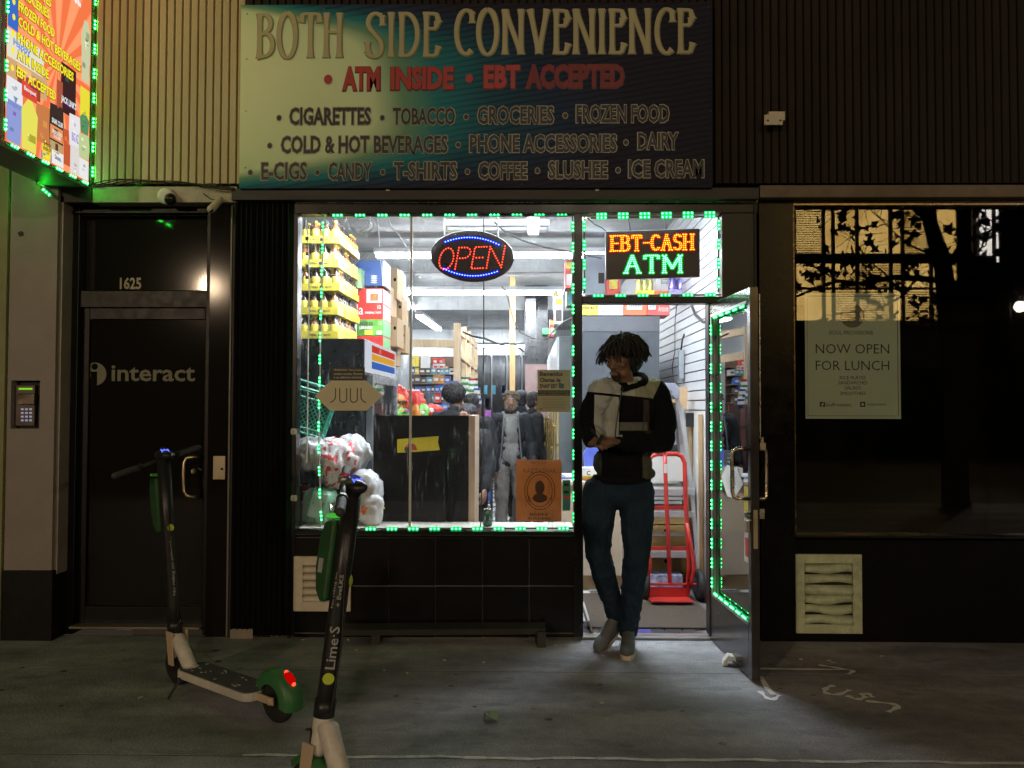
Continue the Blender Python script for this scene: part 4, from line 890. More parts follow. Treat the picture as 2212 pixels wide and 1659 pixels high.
# cartons and toy boxes on top of the cooler bank
for (px0, py0, px1, py1, y, c, lb) in [(1221, 562, 1238, 622, 2.5, 0, 'red and yellow carton standing on the cooler bank behind the right window edge'), (1224, 606, 1238, 660, 2.9, 3, 'green bottle carton on the cooler bank below the red and yellow carton'), (1196, 628, 1206, 668, 4.4, 1, 'small blue toy box on the cooler bank'), (1198, 640, 1216, 700, 3.8, 4, 'white carton on the cooler bank above the pale header'), (1188, 690, 1197, 726, 5.2, 0, 'small red carton far along the cooler bank')]:
    rt, a, b = box_thing('carton', px0, py0, px1, py1, y, .25, MP[c], lb, group=None); lab(rt, a, b, .1, .7, .9, .92, MP[2], y); lab(rt, a, b, .15, .1, .85, .5, MP[(c + 4) % 10], y)
# pine stud frame
PF = root('pine_stud_frame', P(1000, 840, 4.6), 'bare pine timber stud frame standing along the left side of the aisle', 'timber frame')
def post(px0, px1, ptop, pbot, y, dep=.04, m=m_wood, nm='stud'):
    a = P(px0, ptop, y); b = P(px1, pbot, y); mb = MB(); mb.mm((a.x, y, max(0, b.z)), (b.x, y + dep, min(a.z, CZ - .01))); return part(nm, mb, m, PF, bevel=.002)
post(980, 993, 698, 1100, 4.4); post(997, 1006, 706, 1050, 5.4); post(1008, 1016, 715, 1040, 6.4); post(1018, 1024, 728, 1030, 7.4); post(1026, 1031, 738, 1025, 8.4)
def rail(p, q, w=.045, h=.09, par=PF, nm='rail', m=m_wood):
    mb = MB(); d = q - p; M = d.to_track_quat('X', 'Z').to_matrix(); mb.box((p + q) / 2, (d.length, w, h), M); return part(nm, mb, m, par, bevel=.002)
rail(P(988, 711, 4.46), P(1029, 748, 8.5)); rail(P(992, 765, 4.46), P(1029, 797, 8.5)); rail(P(832, 741, 4.45), P(981, 742, 4.45))
a = P(1101, 735, 5.6); b = P(1112, 1000, 5.6); mb = MB(); mb.mm((a.x, 5.6, 0), (b.x, 5.69, CZ)); thing('pine_post', mb, mat('orange_pine', (.66, .42, .18), .5, var=.15, stretch=(6, 6, .6)), 'single orange pine post in the aisle behind the bearded man', 'post', bevel=.003)

# --- black branded fridge with striped header (left)
fy0, fy1 = .86, 2.05; fx1 = X(795, fy0); fz = Z(731, fy0, 720)
FG = root('black_fridge', (fx1 - .4, (fy0 + fy1) / 2, 0), 'tall black drinks fridge with striped header panel, seen from its side', 'fridge')
mb = MB(); mb.mm((XL + .2, fy0, 0), (fx1 - .03, fy1, fz)); part('body', mb, mat('black_fridge_side', (.010, .011, .012), .3, var=.4, scale=12, grime=0), FG, bevel=.006)
zh = Z(803, fy0, 795)
mb = MB(); mb.mm((fx1 - .03, fy0 + .02, zh), (fx1 + .01, fy1, fz - .02)); hd = part('header_panel', mb, glow('header_light', (.72, .76, .84), .9), FG)
HH = fz - .02 - zh
for v0, v1, col in ((.66, .90, (.75, .05, .03)), (.40, .62, (.9, .45, .03)), (.12, .36, (.05, .16, .60))):
    mb = MB(); mb.mm((fx1 + .0102, fy0 + .08, zh + v0 * HH), (fx1 + .012, fy1 - .06, zh + v1 * HH)); part('stripe', mb, glow('lit_stripe_%d' % int(v0 * 100), col, .8), hd)
mb = MB(); mb.mm((fx1 - .02, fy0 + .03, .12), (fx1 + .03, fy0 + .09, zh - .02)); mb.mm((fx1 - .02, fy1 - .07, .12), (fx1 + .03, fy1 - .01, zh - .02)); mb.mm((fx1 - .02, fy0 + .09, zh - .08), (fx1 + .03, fy1 - .07, zh - .02)); mb.mm((fx1 - .02, fy0 + .09, .12), (fx1 + .03, fy1 - .07, .18)); part('door_frame', mb, mat('grey_fridge_door', (.22, .23, .24), .3, .5), FG, bevel=.003)
mb = MB(); mb.mm((fx1 + .005, fy0 + .09, .18), (fx1 + .012, fy1 - .07, zh - .08)); part('door_glass', mb, glass('fridge_glass', 1.5), FG)
mb = MB(); mb.mm((fx1 - .029, fy0 + .09, .18), (fx1 - .027, fy1 - .07, zh - .08)); part('door_inside', mb, mat('fridge_inside_wall', (.3, .32, .35), .4), FG)
for i in range(5):
    z = .4 + i * .24; mb = MB(); mb.mm((fx1 - .026, fy0 + .1, z), (fx1 + .0, fy1 - .08, z + .012)); part('shelf', mb, m_white, FG)
mb = MB(); 
for i in range(3): mb.mm((fx1 + .002, fy1 - .5, 1.32 - i * .14), (fx1 + .004, fy1 - .08, 1.335 - i * .14))
part('inner_light', mb, glow('fridge_light', (.9, .95, 1), 4.), FG)

# --- yerba mate trays
m_yel = mat('yellow_tray_print', (.80, .66, .08), .4, var=.05); m_yellab = mat('yellow_bottle_label', (.82, .68, .12), .4, var=.1, scale=20)
m_bott = [mat('brown_bottle', (.10, .045, .02), .12, var=.1, coat=.5), mat('amber_bottle', (.35, .12, .04), .12, var=.1, coat=.5), mat('dark_bottle', (.05, .035, .025), .12, var=.1, coat=.5)]
bm = MB(); bm.lathe([(.026, 0), (.030, .004), (.031, .02), (.031, .095), (.026, .115), (.013, .140), (.0125, .158), (.0, .158)], (0, 0, 0), 10)
lm = MB(); lm.lathe([(.0316, .042), (.0318, .043), (.0318, .100), (.0300, .104)], (0, 0, 0), 10)
cm = MB(); cm.lathe([(.0, .152), (.0155, .152), (.0155, .168), (.0, .168)], (0, 0, 0), 10)
bot0 = []
TRW, TRD, TRH = .292, .225, .056
def make_tray(x, y, z, label):
    rt = root('drink_tray', (x, y, z), label, 'drink tray', 'yellow trays of bottles stacked on the black fridge')
    mb = MB(); W_, D_ = TRW, TRD; t = .004
    mb.mm((x, y, z), (x + W_, y + D_, z + .004)); mb.mm((x, y, z), (x + W_, y + t, z + TRH)); mb.mm((x, y + D_ - t, z), (x + W_, y + D_, z + TRH)); mb.mm((x, y + t, z), (x + t, y + D_ - t, z + TRH)); mb.mm((x + W_ - t, y + t, z), (x + W_, y + D_ - t, z + TRH))
    part('carton_tray', mb, m_yel, rt)
    text('YERBA', (x + W_ * .36, y - .001, z + .027), .060, .015, m_prk, rt, bold=.03); text('MATE', (x + W_ * .72, y - .001, z + .027), .048, .015, m_prk, rt, bold=.03)
    mb = MB(); mb.lathe([(.013, 0), (.013, .0006)], (x + W_ * .545, y - .0004, z + .027), 12, (0, -1, 0)); part('round_emblem', mb, m_prk, rt)
    for i in range(4):
        for j in range(3):
            m = random.choice(m_bott); lo = V((.036 + i * .0735, .038 + j * .0745, .004))
            key = m.name
            hit = [b for b in bot0 if b[0] == key]
            if hit:
                o = hit[0][1].copy(); COL.objects.link(o); o.parent = rt
                l = hit[0][2].copy(); COL.objects.link(l); l.parent = o; c_ = hit[0][3].copy(); COL.objects.link(c_); c_.parent = o
            else:
                o = part('bottle', bm, m, None, True, at=(0, 0, 0)); o.parent = rt; l = part('label_wrap', lm, m_yellab, None, True, at=(0, 0, 0)); l.parent = o; c_ = part('bottle_cap', cm, m_prk if key != 'amber_bottle' else MP[2], None, at=(0, 0, 0)); c_.parent = o
                bot0.append((key, o, l, c_))
            o.location = lo; o.rotation_euler.z = random.random() * 6
            for q in list(l.children): pass
    return rt
tx = X(731, .92) - TRW; ordn = ['bottom', 'second lowest', 'middle', 'second highest', 'top']
for lvl in range(5):
    for dy in range(3):
        if dy and lvl == 9: continue
        jit = random.uniform(-.006, .006)
        make_tray(tx + jit + dy * .004, .90 + dy * (TRD + .012), fz + .002 + lvl * .1755, 'yellow %s bottle tray in the %s stack on the black fridge' % (ordn[lvl], ['front', 'middle', 'rear'][dy]))
for lvl in range(5): make_tray(tx - TRW - .02, .93, fz + .002 + lvl * .1755, 'yellow %s bottle tray in the stack cut off by the window edge' % ordn[lvl])
# --- 12-packs
m_cola = mat('red_soda_box', (.62, .035, .03), .35, var=.05); m_gale = mat('green_soda_box', (.12, .36, .06), .35, var=.5, scale=9)
yk = 1.72
for i, (t_, b__, m, lb) in enumerate([(726, 760, m_cola, 'plain red soda carton at the bottom of its stack by the yellow trays'), (690, 725, m_gale, 'green ginger ale and lemonade soda carton between two red cartons'), (656, 690, m_cola, 'red soda carton reading ORIGINAL TASTE in the stack by the yellow trays'), (623, 656, m_cola, 'red soda carton with white side panel, topmost of its stack')]):
    rt, a, b = box_thing('soda_carton', 770 + (i % 2), t_, 827, b__, yk, .40, m, lb, 'soda box', 'soda cartons stacked on the black fridge')
    if i == 3: lab(rt, a, b, .38, .06, .96, .94, m_prn, yk); lab(rt, a, b, .52, .18, .82, .66, mat('peach_print', (.55, .16, .05), .5, var=.6, scale=40), yk, d=.003)
    if i == 2: labt(rt, a, b, 'ORIGINAL TASTE', .32, .36, .94, .50, m_prn, yk, bold=.03); labt(rt, a, b, '12', .80, .68, .93, .90, m_prn, yk, bold=.03); labt(rt, a, b, 'la', .02, .30, .26, .95, m_prn, yk)
    if i == 1: labt(rt, a, b, 'GINGER ALE', .06, .62, .62, .86, m_prk, yk, bold=.04); labt(rt, a, b, 'LEMONADE', .10, .40, .60, .58, m_prn, yk, bold=.04); lab(rt, a, b, .3, .05, .6, .34, MP[2], yk); labt(rt, a, b, '12', .84, .68, .95, .90, m_prn, yk); lab(rt, a, b, .76, .08, .96, .30, m_prn, yk)
    if i == 0: lab(rt, a, b, .5, .1, .72, .35, m_prn, yk); lab(rt, a, b, .5, .5, .9, .9, mat('dark_red_patch', (.4, .02, .02)), yk)
    mb = MB(); mb.mm((b.x, yk + .02, b.z + .01), (b.x + .0015, yk + .36, a.z - .01)); part('side_print', mb, m_prn if i in (2, 3) else MP[3], rt); 
# blue carton with silver emblem, green and white pouch, brown cartons
rt, a, b = box_thing('blue_carton', 768, 563, 826, 617, 1.85, .3, mat('royal_blue_card', (.03, .09, .32), .5, var=.1), 'deep blue carton with a silver stacked emblem on top of the soda cartons')
mb = MB(); c = P(808, 603, 1.848)
for q in range(4): mb.ell(c + V((0, -.002, -.028 + q * .018)), (.028, .002, .007), seg=10)
part('emblem', mb, m_prn, rt)
rt, a, b = box_thing('white_carton', 826, 563, 831, 617, 1.85, .3, m_prn, 'narrow white carton end against the deep blue carton')
box_thing('green_pouch', 768, 580, 780, 622, 1.66, .15, mat('green_pouch_film', (.30, .55, .25), .3, var=.6), 'green and white drink pouch beside the deep blue carton', 'pouch')
for i, (x0, t_, x1, b__, y, dp, lb) in enumerate([(833, 579, 858, 645, 2.6, .4, 'tall brown carton standing highest, at the ceiling tube end'), (822, 617, 842, 680, 2.35, .4, 'brown carton leaning behind the top soda carton'), (850, 640, 869, 702, 2.9, .4, 'brown carton with hand hole under the tallest carton'), (840, 685, 858, 748, 2.5, .4, 'brown carton with printed red arrows beside the green soda carton'), (852, 702, 876, 762, 3.0, .35, 'brown carton with hand hole just above the striped header'), (842, 748, 856, 790, 2.75, .3, 'lowest narrow brown carton behind the striped header'), (857, 585, 868, 648, 3.2, .3, 'grey white carton turned sideways behind the tallest brown carton')]):
    rt, a, b = box_thing('brown_carton', x0, t_, x1, b__, y, dp, m_card if i != 6 else mat('grey_carton', (.55, .55, .54), .6), lb, 'carton', 'brown cartons stacked behind the fridge')
    mb = MB(); mb.ell(P(x1 - 5, (t_ + b__) / 2 - 8, y - .001), (.013, .003, .018), seg=10); part('hand_hole', mb, m_dark, rt)
    lab(rt, a, b, .06, .2, .3, .75, mat('faded_red_print', (.50, .22, .14), .7), y)
# --- shelf of small packets behind the till
ys = 5.3; SH = root('product_shelf', P(930, 900, ys), 'wooden shelf unit crowded with small coloured packets behind the till', 'shelf unit')
a = P(886, 768, ys); b = P(980, 905, ys)
mb = MB(); mb.mm((a.x, ys + .18, .3), (b.x, ys + .2, a.z)); part('back_panel', mb, mat('dark_wood_back', (.10, .07, .05), .6), SH)
ry = [905, 886, 868, 848, 828, 808, 790]
for py in ry:
    z = Z(py, ys, 930); mb = MB(); mb.mm((a.x, ys - .02, z - .008), (b.x, ys + .18, z)); part('shelf_board', mb, mat('shelf_wood', (.35, .22, .12), .5, var=.15), SH)
random.seed(3); rown = ['lowest', 'second', 'third', 'fourth', 'fifth', 'sixth', 'top']
for r_, py in enumerate(ry[:-1]):
    z = Z(py, ys, 930); x = a.x + .01; zn = Z(ry[r_ + 1], ys, 930)
    idx = 0
    while x < b.x - .05:
        idx += 1
        w = random.uniform(.045, .085); h = (zn - z) * random.uniform(.6, .9); c_ = random.choice([8, 1, 0, 2, 8, 7, 5, 4, 1, 0, 8]) if r_ > 1 else random.choice([2, 6, 5, 1, 2])
        mb = MB(); mb.mm((x, ys - .01, z), (x + w * .94, ys + .10, z + h))
        o = thing('small_packet', mb, MP[c_], '%s packet, %s from the left on the %s shelf behind the till' % (PALN[c_], 'first second third fourth fifth sixth seventh eighth ninth tenth eleventh twelfth thirteenth fourteenth fifteenth sixteenth seventeenth eighteenth nineteenth twentieth'.split()[min(idx, 20) - 1], rown[r_]), 'packet', 'packets on the shelf behind the till')
        mb = MB(); mb.mm((x + w * .15, ys - .0115, z + h * .3), (x + w * .8, ys - .0101, z + h * .62)); part('printed_patch', mb, m_prn if c_ not in (4,) else m_prk, o); x += w
for (x0, t_, x1, b__, c_, lb) in [(891, 768, 905, 792, 2, 'yellow paper notice pinned above the packet shelf'), (909, 767, 929, 795, 4, 'white sheet of paper pinned above the packet shelf')]:
    mb = MB(); prect(mb, x0, t_, x1, b__, ys - .05, .003); thing('notice', mb, [MP[c_], m_white][c_ == 4], lb, 'paper')
for i, (x0, t_, x1, b__, c_) in enumerate([(934, 774, 946, 785, 0), (947, 774, 958, 785, 0), (935, 786, 947, 796, 4), (948, 786, 960, 796, 4), (961, 790, 968, 796, 5)]):
    rt, a, b = box_thing('tea_box', x0, t_, x1, b__, ys - .02, .12, MP[c_], ['upper left red box on top of the packet shelf', 'upper right red box on top of the packet shelf', 'lower left white box on top of the packet shelf', 'lower right white box on top of the packet shelf', 'small orange box at the end of the row on the packet shelf'][i], 'box', 'boxes on top of the packet shelf'); lab(rt, a, b, .2, .15, .8, .6, m_prn if c_ != 4 else MP[0], ys - .02)
# blue and white case stack, noodle cups
yq = 4.2
for i in range(5):
    rt, a, b = box_thing('white_case', 969, 822 + i * 14, 988, 835 + i * 14, yq, .3, MP[4] if i else MP[1], ['blue lidded case topmost of the white stack behind the till', 'white case second from the top of the stack behind the till', 'white case in the middle of the stack behind the till', 'white case second from the bottom of the stack behind the till', 'white case at the bottom of the stack behind the till'][i], 'case', 'white cases stacked behind the till')
    lab(rt, a, b, 0.02, .1, .18, .9, MP[1], yq)
yn_ = 3.9; cupm = MB(); cupm.lathe([(.030, 0), (.041, .088), (.043, .088), (.043, .094), (.0, .095)], (0, 0, 0), 12); cupc = {}
cup_n = ['top of the first column', 'top of the second column', 'above all others in the first column', 'above all others in the second column', 'top of the third column', 'top of the fourth column', 'above the third column', 'above the fourth column', 'lone one at the end, upper', 'bottom of the first column', 'bottom of the second column', 'bottom of the third column', 'lone one at the end, middle', 'lone one at the end, lower']
for ci_, (px, py, c_) in enumerate([(1003, 846, 3), (1010, 846, 3), (1003, 833, 3), (1010, 833, 3), (1018, 848, 3), (1025, 848, 3), (1018, 836, 0), (1025, 836, 0), (1030, 857, 1), (1003, 860, 3), (1010, 860, 3), (1018, 861, 3), (1031, 868, 2), (1033, 879, 1)]):
    p = P(px, py, yn_ + (px % 3) * .01)
    if c_ in cupc: o = copy_tree(cupc[c_])
    else: o = part('noodle_cup', cupm, MP[c_], None, True, at=(0, 0, 0)); l = MB(); l.lathe([(.0365, .035), (.0405, .07)], (0, 0, 0), 12); q = part('printed_band', l, m_prn, o, at=(0, 0, 0)); cupc[c_] = o
    o.location = p; tag(o, '%s instant noodle cup in the aisle side stacks, %s' % (PALN[c_], cup_n[ci_]), 'noodle cup', 'instant noodle cups stacked beside the aisle')
rt, a, b = box_thing('cup_stand', 996, 872, 1036, 1120, yn_, .35, mat('dark_red_wood', (.12, .05, .04), .5, var=.2), 'dark wooden stand below the noodle cups', 'stand')
# chips
def blobbag(name, c, r, m, label, cat, group=None, seed=0, wr=.012, vox=.012, patch=None, ds=.075):
    rt = root(name, V(c) - V((0, 0, r[2])), label, cat, group); mb = MB(); random.seed(seed)
    mb.ell(c, r, (random.uniform(-.2, .2), random.uniform(-.2, .2), random.uniform(0, 3)), 16)
    for k in range(3): mb.ell(V(c) + V((random.uniform(-.5, .5) * r[0], random.uniform(-.4, .4) * r[1], random.uniform(-.5, .5) * r[2])), (r[0] * .6, r[1] * .7, r[2] * .6), None, 12)
    o = remesh('bag_film', mb, m, rt, vox * .8, 2, wr, ds, fine=.45)
    dc = o.modifiers.new('d', 'DECIMATE'); dc.ratio = .07 if vox < .012 else .2; me_ = evaluated(o); o.modifiers.clear(); o.data = me_; me_.polygons.foreach_set('use_smooth', [True] * len(me_.polygons))
    if patch:
        pm, s_ = patch; mb = MB(); mb.ell(V(c) + V((s_[0], -r[1] * .86, s_[1])), (s_[2], .012, s_[3]), None, 12); part('printed_patch', mb, pm, rt)
    return rt
chipm = {0: mat('red_chip_bag', (.62, .04, .03), .22, var=.3, scale=20, coat=.4), 5: mat('orange_chip_bag', (.7, .25, .04), .22, var=.3, coat=.4), 3: mat('green_chip_bag', (.22, .55, .10), .22, var=.3, coat=.4)}
for i, (px, py, y, s_, c_, lb) in enumerate([(860, 858, 3.2, .12, 0, 'red snack bag at the top left of the snack rack'), (872, 862, 3.25, .11, 0, 'red snack bag at the top right of the snack rack'), (858, 874, 3.15, .11, 5, 'orange red snack bag on the middle of the snack rack'), (874, 878, 3.2, .11, 0, 'red snack bag on the middle right of the snack rack'), (866, 903, 3.1, .11, 3, 'green snack bag low on the snack rack above the black counter'), (893, 870, 3.6, .13, 0, 'red snack bag heaped beside the snack rack'), (904, 880, 3.6, .12, 0, 'shiny red snack bag lying on the heap by the till'), (898, 896, 3.5, .11, 5, 'orange snack bag under the red ones by the till'), (913, 891, 3.5, .09, 3, 'green snack bag on the heap by the till'), (932, 886, 3.6, .12, 0, 'long red and white snack bag lying toward the customers'), (925, 870, 4.2, .10, 8, 'dark grey bundle behind the snack bags')]):
    m = chipm.get(c_) or mat('dark_cloth', (.06, .06, .07), .8); blobbag('snack_bag', P(px, py, y), (s_ * (.75 if i != 9 else 1.1), .05, s_ * (1. if i != 9 else .5)), m, lb, 'snack bag' if i < 10 else 'bundle', 'snack bags by the till' if i < 10 else None, seed=i, vox=.016, patch=(m_prn, (0, 0, s_ * .35, s_ * .2)) if i < 10 else None)
SR = root('snack_rack', P(866, 1000, 3.3), 'dark wire snack rack with price strip left of the till', 'rack'); mb = MB()
for px in (851, 884): mb.tube([P(px, 848, 3.3), P(px, 1000, 3.3)], .01, 6)
for py in (866, 888, 910): a = P(850, py, 3.25); b = P(885, py, 3.25); mb.mm((a.x, 3.05, a.z - .006), (b.x, 3.35, a.z))
part('rack_frame', mb, mat('dark_rack_metal', (.05, .045, .05), .5), SR); mb = MB(); prect(mb, 851, 885, 872, 890, 3.04, .004); part('price_strip', mb, MP[2], SR); mb = MB(); prect(mb, 873, 885, 884, 890, 3.04, .004); part('price_strip', mb, MP[6], SR)
TL = root('till_counter', P(930, 1000, 3.3), 'purple edged till counter piled with snack bags behind the black display back', 'counter'); mb = MB(); a = P(884, 902, 3.35); b = P(985, 902, 3.35); mb.mm((a.x, 3.35, 0), (b.x, 3.95, a.z)); part('counter_body', mb, m_counter, TL); mb = MB(); mb.mm((a.x, 3.33, a.z - .03), (b.x, 3.35, a.z)); part('counter_edge', mb, MP[6], TL)
# wire rack with hanging bags
WR = root('wire_rack', P(1055, 1080, 3.2), 'black wire rack holding purple and blue bags beside the aisle', 'rack')
mb = MB(); ax, bx_ = X(1045, 3.2), X(1061, 3.2)
for x in (ax, bx_): mb.tube([(x, 3.2, .02), (x, 3.2, 1.42)], .008, 6); mb.tube([(x, 3.5, .02), (x, 3.5, 1.42)], .008, 6)
for z in (.15, .45, .75, 1.0, 1.22): mb.mm((ax, 3.2, z), (bx_, 3.5, z + .01))
part('rack_frame', mb, mat('dark_rack_metal'), WR)
for i, (t_, b__, c_) in enumerate([(886, 926, 6), (926, 946, 5), (965, 985, 1), (1040, 1056, 7), (1062, 1082, 1), (992, 1010, 4)]):
    box_thing('hanging_bag', 1047, t_, 1060, b__, 3.15, .12, MP[c_], '%s bag on the wire rack beside the aisle%s' % (PALN[c_], ', lowest one' if i == 4 else ''), 'bag', 'bags on the wire rack')
# --- black display back behind the window
yd = .45; a = P(807, 897, yd); b = P(1012, 1150, yd)
DB = root('display_counter', ((a.x + b.x) / 2, yd, 0), 'black back of a display counter with a torn yellow label, just inside the window', 'counter')
mb = MB(); mb.mm((a.x, yd, 0), (b.x, yd + .02, a.z)); part('back_panel', mb, mat('scratched_black_board', (.006, .0065, .007), .35, spec=.15, var=.6, scale=7, grime=0), DB)
a2 = P(1012, 897, yd); b2 = P(1025, 1150, yd); mb = MB(); mb.mm((a2.x, yd, 0), (b2.x, yd + .5, a.z)); part('wooden_edge', mb, mat('raw_wood_edge', (.50, .38, .27), .6, var=.12, stretch=(4, 4, .5)), DB)
mb = MB(); mb.mm((a.x, yd + .02, 0), (a2.x, yd + .5, a.z - .35)); part('shelf_body', mb, m_black, DB)
mb = MB(); q = [P(858, 949, yd - .002), P(880, 947, yd - .002), P(948, 942, yd - .002), P(946, 955, yd - .002), P(950, 972, yd - .002), P(900, 976, yd - .002), P(858, 978, yd - .002)]; mb.prism(q, (0, .0015, 0)); part('yellow_label', mb, mat('yellow_tape', (.80, .72, .03), .5, var=.06), DB)
mb = MB(); c = P(887, 966, yd - .004); mb.sheet([V((c.x + .043 * math.cos(t), yd - .003, c.z - .02 + .046 * math.sin(t))) for t in [R(180 * k / 14) for k in range(15)]]); part('red_print', mb, mat('label_red', (.50, .08, .04), .5), DB)
mb = MB(); c = P(880, 972, yd - .004); mb.sheet([V((c.x + .017 * math.cos(t), yd - .004, c.z + .02 * math.sin(t))) for t in [R(360 * k / 10) for k in range(10)]]); part('black_print', mb, m_ink, DB)
# window ledge and board
mb = MB(); mb.mm((X(636), .09, .60), (X(1242), .42, Z(1143, .1))); thing('window_ledge', mb, mat('pale_ledge', (.50, .48, .42), .5, var=.15, grime=.4), 'pale window ledge inside the big shop window', 'ledge')
mb = MB(); mb.mm((X(636), .09, .0), (X(1242), .11, .60)); struct('sill_wall', mb, m_dark)
# can
CA = root('drink_can', P(1053, 1140, .2), 'dark green drink can standing on the window ledge', 'can')
c = V((P(1053, 1140, .22).x, .22, Z(1143, .1))); mb = MB(); mb.lathe([(.024, 0), (.031, .008), (.031, .098), (.026, .108), (.026, .11)], c, 18); part('can_body', mb, mat('green_can', (.03, .10, .07), .25, .5, var=.3), CA, smooth=True)
mb = MB(); mb.lathe([(.0, .1095), (.0265, .1095), (.0265, .1125), (.0, .1115)], c, 18); part('can_lid', mb, m_steel, CA); mb = MB(); mb.sheet([c + V((.0315 * math.sin(u), -.0315 * math.cos(u), z_)) for u, z_ in ((-.5, .045), (.5, .045), (.5, .07), (-.5, .07))]); part('can_print', mb, m_prn, CA)
# --- bags, basket and box at the window's lower left
m_film = mat('white_plastic_film', (.62, .63, .65), .18, var=.08, coat=.3); m_filmr = mat('red_printed_film', (.75, .70, .70), .25, var=.1)
nt = m_filmr.node_tree; bs = nt.nodes['Principled BSDF']; vo = nt.nodes.new('ShaderNodeTexNoise'); vo.inputs['Scale'].default_value = 8; rp = nt.nodes.new('ShaderNodeValToRGB'); rp.color_ramp.elements[0].position = .53; rp.color_ramp.elements[0].color = (.7, .7, .7, 1); rp.color_ramp.elements[1].position = .56; rp.color_ramp.elements[1].color = (.55, .06, .06, 1); nt.links.new(vo.outputs['Fac'], rp.inputs[0]); nt.links.new(rp.outputs[0], bs.inputs['Base Color'])
blobbag('plastic_bag', P(672, 980, .34), (.13, .10, .10), m_film, 'clear white plastic bag below the green basket', 'plastic bag', None, 31, .02, .009)
blobbag('plastic_bag', P(722, 1000, .40), (.16, .11, .16), m_filmr, 'white plastic bag with red printing in the middle of the bag pile', 'plastic bag', None, 32, .02, .009)
blobbag('plastic_bag', P(760, 985, .50), (.13, .10, .13), m_film, 'tall white plastic bag at the top of the bag pile', 'plastic bag', None, 33, .02, .009)
blobbag('plastic_bag', P(790, 1060, .34), (.11, .09, .13), m_film, 'bulging white plastic bag with orange contents beside the black counter', 'plastic bag', None, 34, .018, .009, patch=(mat('orange_contents', (.55, .22, .08), .5, var=.5, scale=30), (-.02, .03, .05, .05)))
blobbag('plastic_bag', P(800, 1105, .27), (.085, .07, .10), m_film, 'small knotted plastic bag with yellow and red print at the foot of the pile', 'plastic bag', None, 35, .014, .008, patch=(mat('red_yellow_print', (.7, .15, .05), .5, var=.7, scale=30), (-.02, .01, .035, .04)))
mb = MB(); mb.tube([P(806, 1080, .26), P(820, 1088, .25), P(829, 1100, .25)], .011, 8); thing('yellow_strap', mb, mat('yellow_plastic', (.8, .68, .05), .4), 'yellow plastic strip lying on the small knotted bag', 'strap')
blobbag('plastic_bag', P(690, 1095, .30), (.10, .07, .12), mat('green_film', (.25, .55, .38), .3, var=.3), 'green tinted crumpled bag under the light strip', 'plastic bag', None, 36, .02, .009)
mb = MB(); a = P(641, 1050, .30); b = P(668, 1125, .30); mb.mm((a.x, .30, b.z), (b.x, .40, a.z)); o = thing('dark_red_box', mb, mat('dark_red_box', (.10, .02, .02), .5), 'dark red snack box standing behind the green bag', 'box'); 
text('COOKIES', (b.x - .03, .299, (a.z + b.z) / 2), .17, .03, MP[4], o, ux=(0, 0, 1), uz=(-1, 0, 0))
mb = MB(); mb.box(P(686, 1092, .22), (.10, .004, .16), (.1, .25, .1)); thing('clear_wrapper', mb, mat('pale_green_card', (.45, .70, .58), .4, var=.2), 'pale green card lying against the light strip at the window corner', 'card')
# green basket hanging/tilted
GB = root('shopping_basket', P(668, 960, .3), 'green lattice plastic shopping basket tipped on its side at the window corner', 'basket')
m_bk = mat('green_basket_plastic', (.06, .36, .24), .4, var=.1); M = Euler((R(-12), R(16), R(8))).to_matrix(); oc = P(672, 885, .42)
bw, bd, bh = .27, .22, .30
def bp(x, y, z): return oc + M @ V((x * (1 - .12 * (0 if z > 0 else -z / bh)), y, z))
mb = MB()
for s_ in (-1, 1):
    mb.tube([bp(-bw / 2 * s_, -bd / 2, bh / 2), bp(-bw / 2 * s_, bd / 2, bh / 2)], .012, 6)
    mb.tube([bp(-bw / 2, s_ * bd / 2, bh / 2), bp(bw / 2, s_ * bd / 2, bh / 2)], .012, 6); mb.tube([bp(-bw / 2, s_ * bd / 2, bh / 2 - .06), bp(bw / 2, s_ * bd / 2, bh / 2 - .06)], .009, 6)
    mb.tube([bp(-bw / 2 * s_, -bd / 2, -bh / 2), bp(-bw / 2 * s_, bd / 2, -bh / 2)], .009, 6); mb.tube([bp(-bw / 2, s_ * bd / 2, -bh / 2), bp(bw / 2, s_ * bd / 2, -bh / 2)], .009, 6)
    for t_ in (-1, 1): mb.tube([bp(s_ * bw / 2, t_ * bd / 2, bh / 2), bp(s_ * bw / 2, t_ * bd / 2, -bh / 2)], .009, 6)
part('rim', mb, m_bk, GB)
mb = MB(); n = 9
for s_ in (-1, 1):
    for i in range(-n, n + 1):      # diagonal lattice on the two wide faces
        for d_ in (-1, 1):
            pts = []
            for k in range(13):
                z_ = -bh / 2 + bh * .8 * k / 12; x = i * bw / n + d_ * (z_ + bh / 2) * .8
                if abs(x) <= bw / 2: pts.append(bp(x, s_ * bd / 2, z_))
            if len(pts) > 1: mb.tube([pts[0], pts[-1]], .0028, 4)
    for i in range(7):
        y = -bd / 2 + bd * i / 6; mb.tube([bp(s_ * bw / 2, y, -bh / 2), bp(s_ * bw / 2, y, bh / 2)], .0028, 4)
        z_ = -bh / 2 + bh * i / 6; mb.tube([bp(s_ * bw / 2, -bd / 2, z_), bp(s_ * bw / 2, bd / 2, z_)], .0028, 4)
for i in range(9): x = -bw / 2 + bw * i / 8; mb.tube([bp(x, -bd / 2, -bh / 2), bp(x, bd / 2, -bh / 2)], .003, 4)
tag(part('lattice', mb, m_bk, GB), None, None, kind='stuff')
